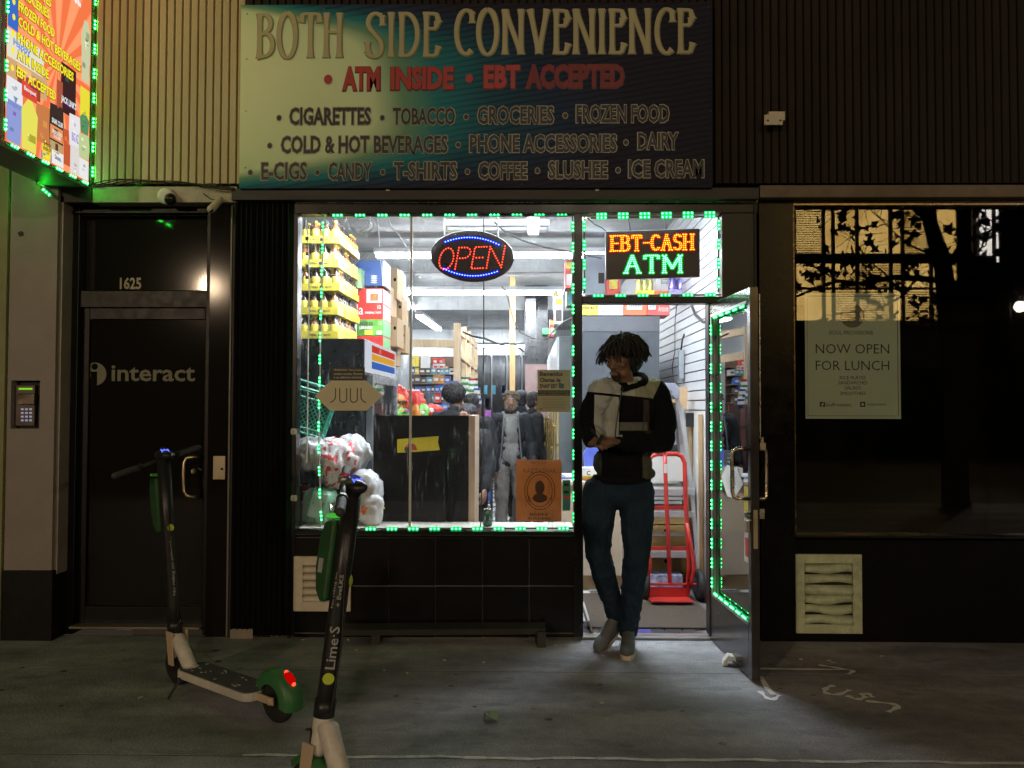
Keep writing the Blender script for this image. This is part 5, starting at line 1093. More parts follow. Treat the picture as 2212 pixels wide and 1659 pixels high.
# vertical light strip hanging inside at the left
def hang(pts, label, w=.009):
    P3 = [P(px, py, .08) for px, py in pts]; rt = root('hanging_led_strip', P3[-1], label, 'light strip'); mb = MB(); mb.tube(P3, w * .55, 6); part('tape', mb, mat('silver_tape', (.45, .48, .46), .4), rt)
    # modules
    L_ = [0]
    for i in range(len(P3) - 1): L_.append(L_[-1] + (P3[i + 1] - P3[i]).length)
    n_ = round(L_[-1] / .137)
    for i in range(n_):
        s0 = L_[-1] * (i + .5) / n_; k = max(j for j in range(len(L_) - 1) if L_[j] <= s0); u = (P3[k + 1] - P3[k]).normalized(); c = P3[k] + u * (s0 - L_[k]); f = V((0, -1, 0)); s2 = u.cross(f).normalized(); M_ = Matrix((u, s2, f)).transposed()
        mb = MB(); mb.box(c + f * .007, (.065, .014, .004), M_); o = part('led_module', mb, m_ledh, rt); mb = MB()
        for q in (-1, 0, 1): mb.ell(c + u * q * .0235 + f * .011, .0055, seg=8)
        part('diode', mb, m_ledg, o)
hang([(699, 466), (698, 520), (695, 640), (692, 730), (691, 830), (689, 930), (690, 1010), (692, 1080), (695, 1120), (692, 1138)], 'green light strip hanging loose down the left side inside the big window')
mb = MB(); mb.tube([P(px, py, .07) for px, py in ((660, 466), (664, 500), (667, 560), (668, 640), (666, 740), (665, 830), (664, 930), (662, 1000))], .0045, 6)
mb.tube([P(px, py, .07) for px, py in ((664, 500), (680, 530), (688, 570), (710, 592), (735, 596), (752, 580), (780, 560), (800, 545))], .0022, 5)
thing('power_cable', mb, m_cableW, 'white electric cord hanging down over the yellow bottle trays', 'cord')
mb = MB()
for py in (512, 545, 572, 596): prect(mb, 661, py, 667, py + 7, .062, .012)
thing('cord_clips', mb, m_ink, 'black tape bits round the white cord', 'tape')
mb = MB(); c0 = P(800, 468, .12)
for k in range(3): mb.tube([c0 + V((-.07 + .02 * k + (.06 + .01 * k) * math.cos(t), .01 * k, -.04 - .01 * k + .05 * math.sin(t))) for t in [R(20 + a_ * 12 + 360 * 0) - 2.8 for a_ in range(24)]], .0028, 5)
mb.tube([P(px, py, .1) for px, py in ((838, 468), (845, 490), (860, 505), (885, 545))], .003, 5); mb.tube([P(px, py, .11) for px, py in ((815, 470), (818, 500), (822, 560), (826, 600))], .002, 5)
thing('coiled_wire', mb, m_cableW, 'loops of white wire hanging at the top of the big window', 'wire')
mb = MB(); mb.tube([P(px, py, .14) for px, py in ((1045, 468), (1045, 560), (1045, 700), (1044, 860), (1043, 960), (1041, 1030), (1040, 1080), (1038, 1138))], .0042, 6); thing('power_cable', mb, m_cable, 'black cord hanging straight down from behind the OPEN sign to the ledge', 'cord')
mb = MB(); mb.tube([P(px, py, .12) for px, py in ((1082, 617), (1092, 628), (1098, 648), (1103, 670), (1112, 700), (1124, 718), (1145, 728), (1165, 735), (1180, 732), (1196, 714), (1216, 696), (1238, 686))], .0042, 6); thing('power_cable', mb, mat('grey_cable', (.35, .36, .34), .5), 'grey cord sagging from the OPEN sign to the right window edge', 'cord')
mb = MB(); mb.tube([P(px, py, 1.2) for px, py in ((1068, 480), (1090, 500), (1130, 520), (1180, 535), (1240, 545), (1300, 558))], .007, 6); thing('ceiling_cable', mb, m_cable, 'dark cable looping across the ceiling right of the OPEN sign', 'cable')
mb = MB(); mb.tube([P(px, py, 5) for px, py in ((990, 712), (1020, 726), (1050, 732), (1080, 745), (1110, 742), (1132, 760))], .012, 5); thing('ceiling_cable', mb, m_cable, 'thin dark cable wandering across the ceiling by the pine posts', 'cable')

# ================================================================== seen through the doorway
# counter
CT = root('service_counter', (.6, 1.5, 0), 'beige counter with papers on top behind the man in the doorway', 'counter')
yc0 = 1.32; zt_ = Z(1040, yc0, 1290); x0, x1 = X(1205, yc0), X(1352, yc0)
mb = MB(); mb.mm((x0, yc0, .12), (x1, yc0 + .55, zt_ - .03)); part('counter_body', mb, m_counter, CT, bevel=.004)
mb = MB(); mb.mm((x0 - .02, yc0 - .02, zt_ - .03), (x1 + .02, yc0 + .57, zt_)); part('counter_top', mb, mat('pale_counter_top', (.66, .60, .50), .35, var=.05), CT, bevel=.004)
mb = MB(); mb.mm((x0, yc0 + .03, 0), (x1, yc0 + .5, .12)); part('plinth', mb, mat('wood_plinth', (.42, .28, .13), .5, var=.15), CT)
mb = MB(); mb.mm((X(1340, yc0), yc0 - .006, .12), (X(1343, yc0), yc0 - .001, zt_ - .03)); part('panel_seam', mb, mat('pale_counter_top'), CT)
for i, (px0, px1, c_, h) in enumerate([(1215, 1250, 4, .012), (1213, 1247, 1, .010), (1217, 1252, 4, .014), (1255, 1285, 5, .02), (1258, 1284, 2, .03)]):
    a = X(px0, yc0 + .1); b = X(px1, yc0 + .1); z = zt_ + [0, .013, .024, 0, .021][i]; mb = MB(); mb.box(((a + b) / 2, yc0 + .2, z + h / 2), (b - a, .25, h), (0, 0, .1 * (i % 3 - 1))); thing('paper_stack', mb, MP[c_], ['white papers at the bottom of the pile at the right window edge', 'blue magazine in the pile at the right window edge', 'white papers on top of the pile at the right window edge', 'orange folder on the counter behind the man', 'yellow packet on the counter behind the man'][i], 'papers')
text('C', (X(1272, yc0), yc0 + .03, Z(1022, yc0)), .03, .035, m_prk, tag(part('open_box', MB().mm((X(1256, yc0), yc0 + .04, zt_ + .04), (X(1290, yc0), yc0 + .2, zt_ + .10)), m_white, None), 'small open white box marked C on the counter', 'box'), bold=.03)
mb = MB(); a = P(1263, 965, yc0 + .3); b = P(1290, 1010, yc0 + .3); mb.prism([V((a.x, a.y, b.z)), V((b.x, a.y, b.z)), V((b.x + .02, a.y, a.z - .02)), V((a.x + .03, a.y, a.z)), V((a.x - .01, a.y, a.z - .05))], (0, .06, 0)); thing('blue_bag', mb, mat('blue_bag', (.10, .14, .55), .35, var=.3), 'small blue snack bag standing on the counter by the man', 'snack bag')
# big grey cabinet
GC = root('grey_cabinet', (.65, 1.95, 0), 'tall plain grey metal cabinet behind the man in the doorway', 'cabinet')
yg = 1.92; a = P(1240, 682, yg); b = P(1426, 1300, yg); zt2 = a.z
mb = MB(); mb.mm((a.x, yg, .02), (b.x, yg + .40, zt2)); part('body', mb, mat('grey_cabinet_paint', (.055, .063, .075), .42, var=.1, scale=5, bump=.08, bscale=60), GC, bevel=.006)
mb = MB(); zl = Z(716, yg, 1300); mb.mm((a.x + .004, yg - .006, zl), (b.x, yg, zt2 - .01)); part('top_rail', mb, mat('grey_cabinet_rail', (.09, .095, .11), .5, bump=.5, bscale=200), GC)
CX = [(1225, 1294, MP[2], 'yellow'), (1294, 1372, MP[4], 'white'), (1373, 1448, mat('coral_card', (.75, .16, .07), .45, var=.05), 'coral'), (1449, 1512, mat('red_card', (.62, .09, .08), .45, var=.1), 'red')]
labs = ['yellow carton on the grey cabinet, text cut off by the window mullion', 'white carton with handwritten style lettering on the grey cabinet', 'coral carton with a large barcode on the grey cabinet', 'red carton with a barcode at the right end of the grey cabinet']
yb_ = 1.95
for i, (p0, p1, m, _) in enumerate(CX):
    sc_ = 1 / 1.0; a = P(1255 + (p0 - 1255) * .62 if p0 > 1255 else 1240, 662, yb_); 
xs = [1240, 1296, 1350, 1391, 1434]
for i in range(4):
    xx0 = [1240, 1293, 1347, 1398][i]; xx1 = [1293, 1346, 1397, 1446][i]
    rt, a, b = box_thing('carton', xx0, 640, xx1, 681, yb_, .3, CX[i][2], labs[i], 'carton', None)
    if i == 0: labt(rt, a, b, 'YERBA MATE', .30, .30, .95, .46, m_prk, yb_, bold=.02)
    if i == 1: labt(rt, a, b, 'LaCroix', .08, .15, .48, .48, mat('navy_print', (.1, .12, .3)), yb_); labt(rt, a, b, 'Curate', .52, .15, .85, .42, mat('navy_print'), yb_)
    if i >= 2:
        u0, u1 = ((.15, .8) if i == 2 else (.05, .38)); lab(rt, a, b, u0, .30, u1, .95, m_prn, yb_)
        mb = MB(); w = b.x - a.x; h = a.z - b.z
        for k in range(14): mb.mm((a.x + w * (u0 + .05 + (u1 - u0 - .1) * k / 14), yb_ - .0022, b.z + h * .42), (a.x + w * (u0 + .05 + (u1 - u0 - .1) * (k + .3 + .3 * (k % 2)) / 14), yb_ - .0016, b.z + h * .9))
        part('barcode', mb, m_prk, rt)
    if i == 3: labt(rt, a, b, 'Arizona', .5, .2, .95, .5, m_prn, yb_)
# goods above, seen through the transom
def canpack(px0, py0, px1, py1, y, m, mt, label, n=3):
    a = P(px0, py0, y); b = P(px1, py1, y); rt = root('can_pack', ((a.x + b.x) / 2, y, b.z), label, 'can pack'); w = (b.x - a.x) / n; h = a.z - b.z
    mb = MB(); mb.mm((a.x, y - .03, b.z), (b.x, y + .1, b.z + h * .35)); part('tray', mb, mt, rt)
    for i in range(n):
        mb = MB(); mb.lathe([(w * .42, 0), (w * .47, .01), (w * .47, h * .85), (w * .36, h * .97), (w * .36, h)], (a.x + w * (i + .5), y + .02, b.z + .005), 14); part('can', mb, m, rt, smooth=True)
canpack(1374, 605, 1412, 640, 2.0, mat('yellow_green_can', (.62, .60, .15), .25, .6), MP[2], 'pack of yellow cans seen low in the transom window')
canpack(1444, 600, 1500, 640, 2.0, mat('purple_can', (.22, .17, .5), .2, .6), mat('lilac_tray', (.4, .36, .6)), 'pack of purple cans seen low in the transom window')
rt, a, b = box_thing('white_box', 1414, 596, 1460, 640, 2.12, .12, m_white, 'white waffle box lying behind the yellow cans', 'box'); labt(rt, a, b, 'EGGO', .3, .6, .7, .85, m_prk, 2.12)
rt, a, b = box_thing('coral_box', 1408, 628, 1444, 640, 1.98, .1, mat('coral_card'), 'thin coral box between the yellow and the purple cans', 'box')
rt, a, b = box_thing('blue_grey_locker', 1264, 548, 1310, 640, 2.7, .3, mat('blue_grey_panel2', (.35, .42, .50), .5, var=.08), 'tall blue grey box behind the left part of the transom window', 'box'); lab(rt, a, b, .62, .3, .9, .55, m_dgrey, 2.7)
rt, a, b = box_thing('snack_carton', 1310, 562, 1340, 640, 2.6, .2, MP[0], 'red and yellow carton behind the transom window', 'carton'); lab(rt, a, b, .2, .2, .8, .6, MP[2], 2.6)
# mat, door mat, tiles edge, threshold
mb = MB(); mb.mm((X(1266, .35), .22, .006), (1.24, 1.18, .018)); thing('entrance_mat', mb, mat('brown_entrance_mat', (.10, .075, .055), .95, var=.3, scale=60, bump=.8, bscale=500), 'dark brown entrance mat on the floor inside the doorway', 'mat', bevel=.004)
mb = MB(); x0, x1 = X(1258), X(1532)
for k in range(4): mb.mm((x0, -.02 + k * .028, -.0), (x1, .0 + k * .028, .018 - .002 * (k % 2)))
mb.mm((x0, -.02, 0), (x1, .09, .012)); thing('door_threshold', mb, mat('aluminium_threshold', (.62, .62, .62), .35, .9, var=.15), 'ribbed aluminium threshold in the shop doorway', 'threshold')
mb = MB(); mb.box((X(1263, .2) + .03, .32, .05), (.012, .5, .09), (0, R(-18), 0)); thing('grey_trim', mb, mat('grey_strip', (.45, .45, .45), .4), 'grey strip leaning at the left of the entrance mat', 'trim')
# hand truck
HT = root('hand_truck', P(1440, 1292, 1.0), 'red tubular hand truck with black wheels parked inside the doorway', 'hand truck')
m_hr = mat('red_enamel', (.52, .035, .03), .35, var=.12); y = 1.02
def hp_(px, py, yy=y): return P(px, py, yy)
mb = MB(); r = .017
mb.tube([hp_(1398, 1290), hp_(1400, 1255), hp_(1396, 1200), hp_(1394, 1080), hp_(1398, 1000), hp_(1408, 985, y + .05), hp_(1420, 981, y + .05), hp_(1462, 981, y + .05), hp_(1473, 986, y + .05), hp_(1479, 1000, y + .03), hp_(1481, 1080), hp_(1484, 1130), hp_(1489, 1220), hp_(1485, 1285)], r, 10); part('frame_tube', mb, m_hr, HT, smooth=True)
mb = MB(); mb.tube([hp_(1436, 975, y + .03), hp_(1438, 1040), hp_(1443, 1150), hp_(1447, 1258)], .016, 10); part('centre_tube', mb, m_hr, HT, smooth=True)
mb = MB(); mb.tube([hp_(1484, 1130, y - .02), hp_(1493, 1180, y - .03), hp_(1500, 1225, y - .04), hp_(1492, 1262, y - .03)], .014, 8); part('brace', mb, m_hr, HT, smooth=True); mb = MB(); mb.tube([hp_(1397, 1170, y - .02), hp_(1404, 1215, y - .04), hp_(1400, 1262, y - .03)], .014, 8); part('brace', mb, m_hr, HT, smooth=True)
for py in (1096, 1184):
    mb = MB(); a = hp_(1398, py); b = hp_(1483, py); mb.mm((a.x, y - .006, a.z - .016), (b.x, y + .004, a.z + .012)); part('cross_strap', mb, m_hr, HT)
mb = MB(); mb.tube([hp_(1394, 1262, y), hp_(1508, 1262, y)], .010, 8); part('axle', mb, m_hr, HT)
mb = MB(); a = hp_(1398, 1290, y); b = hp_(1486, 1262, y - .0); mb.box(((a.x + b.x) / 2, y - .11, .035), (b.x - a.x, .22, .008), (R(-4), 0, 0)); mb.mm((a.x, y - .005, .03), (b.x, y + .01, .10)); part('toe_plate', mb, m_hr, HT)
mb = MB(); prect(mb, 1434, 1002, 1441, 1022, y - .016, .004); part('sticker', mb, m_white, HT)
mb = MB(); mb.ell(hp_(1434, 972, y + .02), (.02, .02, .02), seg=10); part('grip', mb, mat('grey_cloth', (.3, .3, .33), .8), HT)
for px in (1390, 1510):
    c = P(px, 1262, y + .02); c.z = .115; mb = MB(); pr = [(.06, -.024), (.095, -.026), (.112, -.015), (.115, 0), (.112, .015), (.095, .026), (.06, .024)]
    mb.lathe(pr, c, 24, (1, .12, 0)); w_ = part('wheel', mb, mat('black_rubber', (.025, .025, .025), .7, bump=.3), HT, smooth=True); mb = MB(); mb.lathe([(.0, -.03), (.045, -.028), (.062, -.022), (.062, .022), (.045, .028), (.0, .03)], c, 16, (1, .12, 0)); part('rim', mb, mat('dark_grey_rim', (.12, .12, .13), .4, .6), w_)
# step ladder behind it
LD = root('step_ladder', P(1470, 1250, 1.5), 'aluminium step ladder with grey plastic cap leaning behind the red hand truck', 'ladder')
m_al = mat('ladder_aluminium', (.60, .61, .64), .35, .7, var=.08); yl_ = 1.38
mb = MB(); mb.tube([P(1462, 858, yl_ + .1), P(1478, 930, yl_ + .07), P(1493, 1050, yl_), P(1505, 1180, yl_ - .05), P(1512, 1262, yl_ - .1)], .02, 4); part('side_rail', mb, m_al, LD)
mb = MB(); mb.tube([P(1404, 858, yl_ + .1), P(1396, 1050, yl_), P(1388, 1262, yl_ - .1)], .02, 4); part('side_rail', mb, m_al, LD)
mb = MB(); mb.tube([P(1456, 870, yl_ + .14), P(1478, 1100, yl_ + .4), P(1492, 1240, yl_ + .55)], .014, 4); mb.tube([P(1486, 1060, yl_), P(1498, 1080, yl_ + .2), P(1497, 1215, yl_)], .008, 4); part('rear_leg', mb, mat('ladder_dark', (.22, .22, .28), .4, .5), LD)
mb = MB(); a = P(1404, 826, yl_); b = P(1468, 862, yl_); zz0 = b.z
mb.prism([V((a.x, yl_, a.z - .03)), V((a.x, yl_, zz0 + .02)), V((a.x + .02, yl_, zz0 + .03)), V((b.x - .05, yl_, zz0 + .03)), V((b.x - .035, yl_, zz0)), V((b.x, yl_, zz0)), V((b.x, yl_, a.z - .05)), V((b.x - .03, yl_, a.z - .005)), V((a.x + .04, yl_, a.z))], (0, .16, 0)); part('top_cap', mb, mat('grey_cap_plastic', (.25, .26, .33), .45, var=.05), LD, bevel=.006)
text('LADDERS', (P(1436, 846, yl_).x, yl_ - .003, P(1436, 846, yl_).z), .11, .018, m_dgrey, LD, bold=.02)
for py, th_ in ((1062, .05), (1110, .05), (1196, .055)):
    a = P(1392, py, yl_ - .02); b = P(1500, py, yl_ - .02); mb = MB(); mb.mm((a.x, yl_ - .05, a.z - th_ / 2), (b.x, yl_ + .13, a.z + th_ / 2)); part('step', mb, m_al, LD, bevel=.004)
mb = MB(); a = P(1395, 1150, yl_ + .2); b = P(1480, 1158, yl_ + .2); mb.mm((a.x, yl_ + .2, b.z), (b.x, yl_ + .23, a.z)); part('rear_brace', mb, m_al, LD)
for (t_, b__, m, yy, lb, xx0, xx1, nm, ct) in [(880, 960, mat('white_board_panel', (.70, .70, .76), .5, var=.06), 1.62, 'white board leaning behind the top of the ladder', 1432, 1480, 'white_board', 'board'), (986, 1040, m_white, 1.60, 'white board behind the red handle of the hand truck', 1400, 1478, 'white_board', 'board'), (836, 886, m_card, 1.75, 'piece of brown cardboard behind the ladder cap', 1425, 1488, 'cardboard_sheet', 'cardboard')]:
    a = P(xx0, t_, yy); b = P(xx1, b__, yy); mb = MB(); mb.mm((a.x, yy, b.z), (b.x, yy + .02, a.z)); thing(nm, mb, m, lb, ct)
for i in range(5):
    a = P(1400, 1046 + i * 9, 1.62); b = P(1476, 1053 + i * 9, 1.62); mb = MB(); mb.mm((a.x + .01 * (i % 2), 1.62, b.z), (b.x - .012 * ((i + 1) % 2), 1.9, a.z)); thing('white_tray', mb, mat('dirty_white_tray', (.55, .53, .50), .5, var=.2, grime=.5), ['topmost', 'second', 'third', 'fourth', 'lowest'][i] + ' of the flat white trays stacked behind the hand truck', 'tray', 'flat white trays stacked behind the hand truck')
for i, (t_, b__) in enumerate(((1094, 1132), (1134, 1195), (1200, 1256))):
    a = P(1394, t_, 1.66); b = P(1488, b__, 1.66); mb = MB(); mb.mm((a.x, 1.66, max(.01, b.z)), (b.x, 1.90, a.z)); o = thing('brown_carton', mb, mat('kraft_card', (.46, .31, .12), .7, var=.15), ['upper', 'middle', 'lowest'][i] + ' brown carton behind the steps of the ladder', 'carton', None)
    mb = MB(); mb.ell(P(1440, t_ + 12, 1.658), (.022, .003, .016), seg=10); part('hand_hole', mb, m_dark, o)
mb = MB(); a = P(1398, 1232, 1.2); b = P(1480, 1262, 1.2); mb.mm((a.x, 1.3, .02), (b.x, 1.5, .13)); o = thing('wrapped_pack', mb, mat('blue_white_wrap', (.35, .35, .5), .35, var=.9, scale=20), 'blue and white wrapped pack on the floor behind the hand truck', 'pack')
for (p0, p1, t_, y0, y1, m, lb) in [(1490, 1508, 895, 1.5, 1.56, mat('plywood_sheet', (.55, .38, .20), .6, var=.12, stretch=(3, 3, .5)), 'tan plywood sheet standing against the wall behind the ladder'), (1510, 1523, 895, 1.1, 1.14, mat('plywood_sheet'), 'narrow pine board standing against the lower white wall')]:
    a = P(p0, t_, y0); b = P(p1, t_, y0); mb = MB(); mb.mm((a.x, y0, 0), (min(b.x, XR - .01), y1, a.z)); thing('plank', mb, m, lb, 'board', bevel=.002)
mb = MB(); a = P(1482, 892, 1.48); b = P(1500, 922, 1.48); mb.mm((a.x, 1.46, b.z), (b.x, 1.49, a.z)); thing('black_tab', mb, m_ink, 'black plate fixed on the tan plywood sheet', 'plate')
# power strip + cables on the slatwall
yy = 1.15; a = P(1460, 756, yy); 
def wallp(px, py):      # on the plane just off the slatwall
    d = ray(px, py); t = (XR - .03 - CAM.x) / d.x; return CAM + d * t
q0 = wallp(1468, 758); q1 = wallp(1474, 818)
mb = MB(); mb.box((q0 + q1) / 2, (.04, .075, abs(q0.z - q1.z)), (0, 0, 0)); thing('power_strip', mb, mat('grey_power_strip', (.30, .33, .36), .4, .3), 'grey power adapter strip mounted on the white slatted wall', 'power strip', bevel=.005)
mb = MB(); mb.tube([wallp(px, py) for px, py in ((1492, 655), (1502, 680), (1518, 695), (1535, 698), (1550, 690))], .011, 8); mb.tube([wallp(px, py) for px, py in ((1478, 722), (1474, 735), (1471, 758))], .007, 6)
thing('black_cable', mb, m_cable, 'thick black cable drooping over the white slatted wall near the door', 'cable')
mb = MB(); mb.tube([wallp(px, py) for px, py in ((1462, 655), (1458, 700), (1458, 760), (1452, 790), (1455, 830))], .0035, 5); thing('power_cable', mb, m_cable, 'thin cord hanging down the white slatted wall beside the power adapter', 'cord')
if 0: thing('shelf_upright', mb, m_white, 'white upright on the slatted wall beside the grey cabinet', 'upright')
# ================================================================== open door leaf
Hx = X(1531); H0 = V((Hx, -.02, 0)); uD = V((.055, -1, 0)).normalized(); nD = V((-uD.y, uD.x, 0))   # nD points right (+x)
MD = Matrix((uD, nD, V((0, 0, 1)))).transposed()
DL = root('shop_door', H0 + uD * .4, 'black framed glass shop door swung open, edged with green lights', 'door')
LD_ = .775; TH = .045; DZ0, DZ1 = .012, 2.055
def dd(u0, u1, z0, z1, n0=0, n1=TH, m=m_blackm, name='stile', bev=.003):
    c = H0 + uD * ((u0 + u1) / 2) + nD * ((n0 + n1) / 2) + V((0, 0, (z0 + z1) / 2)); mb = MB(); mb.box(c, (u1 - u0, n1 - n0, z1 - z0), MD); return part(name, mb, m, DL, bevel=bev)
m_dleaf = mat('dark_bronze_door', (.045, .042, .042), .22, .4, var=.3, scale=9)
dd(0, .055, DZ0, DZ1, m=m_dleaf); dd(LD_ - .05, LD_, DZ0, DZ1, m=m_dleaf); dd(.055, LD_ - .05, DZ0, .285, m=m_dleaf, name='kick_rail'); dd(.055, LD_ - .05, 1.985, DZ1, m=m_dleaf, name='top_rail')
dd(.055, LD_ - .05, .285, .300, -.006, .02, mat('aluminium_bead', (.6, .6, .58), .3, .8), 'glazing_bead', 0); dd(.055, LD_ - .05, 1.972, 1.985, -.006, .02, mat('aluminium_bead'), 'glazing_bead', 0); dd(.048, .056, .30, 1.972, -.006, .02, mat('aluminium_bead'), 'glazing_bead', 0)
dd(.055, LD_ - .05, .29, 1.98, .018, .024, glass('door_leaf_glass', 2.2, .05), 'glass_pane', 0)
def dpt(u, z, n=0.): return H0 + uD * u + nD * n + V((0, 0, z))
led_strip('led_strip', None, 'green light strip down the hinge side of the open door', p3=(dpt(.072, 1.95, .0), dpt(.072, .31, .0)), step=.115, face=tuple(-nD), group='green light strips on the open door')
led_strip('led_strip', None, 'green light strip along the bottom of the open door glass', p3=(dpt(.08, .31, .006), dpt(LD_ - .06, .31, .006)), step=.115, face=tuple(-nD), group='green light strips on the open door')
led_strip('led_strip', None, 'green light strip along the top of the open door glass', p3=(dpt(.08, 1.962, .006), dpt(LD_ - .06, 1.962, .006)), step=.13, face=tuple(-nD), group='green light strips on the open door')
m_hdl = mat('satin_steel_handle', (.62, .55, .42), .28, 1.0)
for s_, nm in ((-1, 'inner_handle'), (1, 'outer_handle')):
    n0 = 0 if s_ < 0 else TH; u = LD_ - .035; o_ = n0 + s_ * (.085 if s_ < 0 else .05); mb = MB()
    mb.tube([dpt(u, 1.205, n0), dpt(u, 1.205, n0 + (o_ - n0) * .7), dpt(u - .004, 1.195, n0 + (o_ - n0) * .93), dpt(u - .006, 1.175, o_), dpt(u - .006, .975, o_), dpt(u - .004, .955, n0 + (o_ - n0) * .93), dpt(u, .945, n0 + (o_ - n0) * .7), dpt(u, .945, n0)], .011, 10); part(nm, mb, m_hdl, DL, smooth=True)
mb = MB(); mb.lathe([(.019, 0), (.019, .02), (.014, .026)], dpt(LD_ - .028, .86, 0), 12, tuple(-nD)); mb.box(dpt(LD_ - .028, .80, -.012), (.03, .02, .06), MD); part('lock', mb, m_steel, DL)
mb = MB(); mb.box(dpt(LD_ + .001, .79, TH / 2), (.004, .022, .20), MD); mb.box(dpt(LD_ + .004, .83, TH / 2), (.006, .012, .03), MD); part('strike_plate', mb, mat('aged_brass'), DL)
mb = MB(); mb.box(dpt(LD_ - .01, 1.22, TH + .018), (.03, .03, .035), MD); mb.tube([dpt(LD_ - .02, 1.235, TH + .018), dpt(LD_ - .02, 1.26, TH + .018), dpt(LD_, 1.265, TH + .018), dpt(LD_ + .003, 1.235, TH + .018)], .004, 6); tag(part('padlock', mb, mat('aged_brass'), DL), None, None)
mb = MB(); mb.tube([dpt(LD_ - .006, 1.26, TH + .008), dpt(LD_ - .006, 2.02, TH + .008)], .0035, 6); mb.box(dpt(LD_ - .01, .87, TH + .012), (.03, .025, .05), MD); part('bolt_rod', mb, m_steel, DL)
# JUUL sticker on the door glass
def dpix(px, py, n=.016):
    d = ray(px, py); q0 = dpt(0, 0, n); t = (q0 - CAM).dot(nD) / d.dot(nD); return CAM + d * t
m_wht = mat('white_sticker', (.74, .74, .74), .45, var=.04); m_stk = mat('cream_sticker', (.60, .54, .36), .5, var=.06)
ST = root('door_sticker', dpix(1580, 1080), 'white pointed brand sticker with black warning label on the open door glass', 'sticker')
mb = MB(); mb.sheet([dpix(1558, 1030), dpix(1571, 1072), dpix(1585, 1077), dpix(1606, 1046), dpix(1592, 1012), dpix(1570, 1004)]); part('sticker_sheet', mb, m_wht, ST)
mb = MB(); mb.sheet([dpix(1564, 972, .015), dpix(1585, 973, .015), dpix(1585, 1005, .015), dpix(1564, 1004, .015)]); part('warning_label', mb, m_ink, ST)
c0 = dpix(1583, 1040, .0145); text('JUUL', c0, .115, .055, m_ink, ST, ux=tuple(uD), bold=-.01)
for k, s in enumerate(('WARNING: This product', 'contains nicotine. Nicotine', 'is an addictive chemical.')): text(s, dpix(1574.5, 981 + k * 8, .0145), .075, .009, m_prn, ST, ux=tuple(uD))
ST2 = root('door_notice', dpix(1608, 1200), 'narrow yellow and red notices near the free edge of the open door glass', 'notice')
for z0_, z1_, m in ((.86, 1.0, MP[2]), (.60, .84, m_wht)):
    mb = MB(); mb.box(dpt(LD_ - .11, (z0_ + z1_) / 2, .014), (.09, .002, z1_ - z0_), MD); part('notice_sheet', mb, m, ST2)
mb = MB(); mb.box(dpt(LD_ - .11, .68, .012), (.05, .002, .10), MD); part('red_print', mb, MP[0], ST2)
# door stop
mb = MB(); c = G(1585, 1440); 
prof = [(-.06, 0), (-.055, .025), (-.03, .055), (.0, .05), (.04, .02), (.07, .05), (.10, .055), (.115, .04), (.10, .045), (.07, .038), (.045, .008), (.0, .03), (-.025, .035), (-.035, 0)]
mb.prism([c + V((x, 0, z + .002)) for x, z in prof], (.01, .07, 0)); thing('door_prop', mb, mat('white_plastic', (.72, .70, .64), .35), 'bent white plastic piece propping the foot of the open door', 'door stop', smooth=False, bevel=.003)

# ================================================================== stickers and posters on the big window
WS = root('window_sticker', P(752, 887, .02), 'cream arrow-ended brand sticker with black warning label on the big window', 'sticker')
YS = .0255
mb = MB(); mb.prism([P(680, 856, YS), P(714, 822, YS), P(791, 822, YS), P(827, 855, YS), P(792, 887, YS), P(713, 887, YS)], (0, -.0012, 0)); part('sticker_sheet', mb, m_stk, WS)
mb = MB(); prect(mb, 716, 793, 788, 821, YS, .0012); part('warning_label', mb, m_ink, WS)
mb = MB()      # the four letters, drawn as even strokes
def stroke(mb, pts, w, y): 
    for i in range(len(pts) - 1):
        a, b = V((pts[i][0], y - i * 1e-5, pts[i][1])), V((pts[i + 1][0], y - i * 1e-5, pts[i + 1][1])); t = (b - a).normalized(); n = V((-t.z, 0, t.x)) * w; e = t * w * .4; mb.sheet([a + n - e, b + n + e, b - n + e, a - n - e])
def upath(xa, xb, zt0, zb0, r, ka=True, kb=True):
    pts = []
    if ka: pts.append((xa, zt0))
    pts += [(xa + r + r * math.cos(R(t)), zb0 + r + r * math.sin(R(t))) for t in range(180, 271, 15)] + [(xb - r + r * math.cos(R(t)), zb0 + r + r * math.sin(R(t))) for t in range(270, 361, 15)]
    if kb: pts.append((xb, zt0))
    return pts
zt1, zb1 = Z(839, YS, 750), Z(869, YS, 750); xs = [P(p, 850, YS).x for p in (715, 725, 734, 749, 757, 772, 780, 786)]
stroke(mb, [(xs[0] - .004, zb1), (xs[0] + .010, zb1 + .004), (xs[1] - .002, zb1 + .022), (xs[1], zb1 + .04), (xs[1], zt1)], .0032, YS - .002)
stroke(mb, upath(xs[2], xs[3], zt1, zb1, .02), .0032, YS - .0022); stroke(mb, upath(xs[4], xs[5], zt1, zb1, .02), .0032, YS - .0024)
stroke(mb, [(xs[6], zt1), (xs[6], zb1 + .04), (xs[6] + .002, zb1 + .022), (xs[7] + .001, zb1 + .004), (xs[7] + .014, zb1)], .0032, YS - .0026); part('lettering', mb, m_ink, WS)
for k, s in enumerate(('WARNING: This product', 'contains nicotine. Nicotine', 'is an addictive chemical.')): ptext(s, 721, 797 + k * 7.6, 783, 802.5 + k * 7.6, YS - .0015, m_stk, WS)
NT = root('notice', P(1197, 890, .02), 'cream notice reading Bienvenidos Clientes de SNAP EBT at the right of the big window', 'notice')
mb = MB(); prect(mb, 1161, 799, 1232, 890, YS, .0012); part('paper_sheet', mb, mat('cream_notice_paper', (.42, .38, .24), .6), NT)
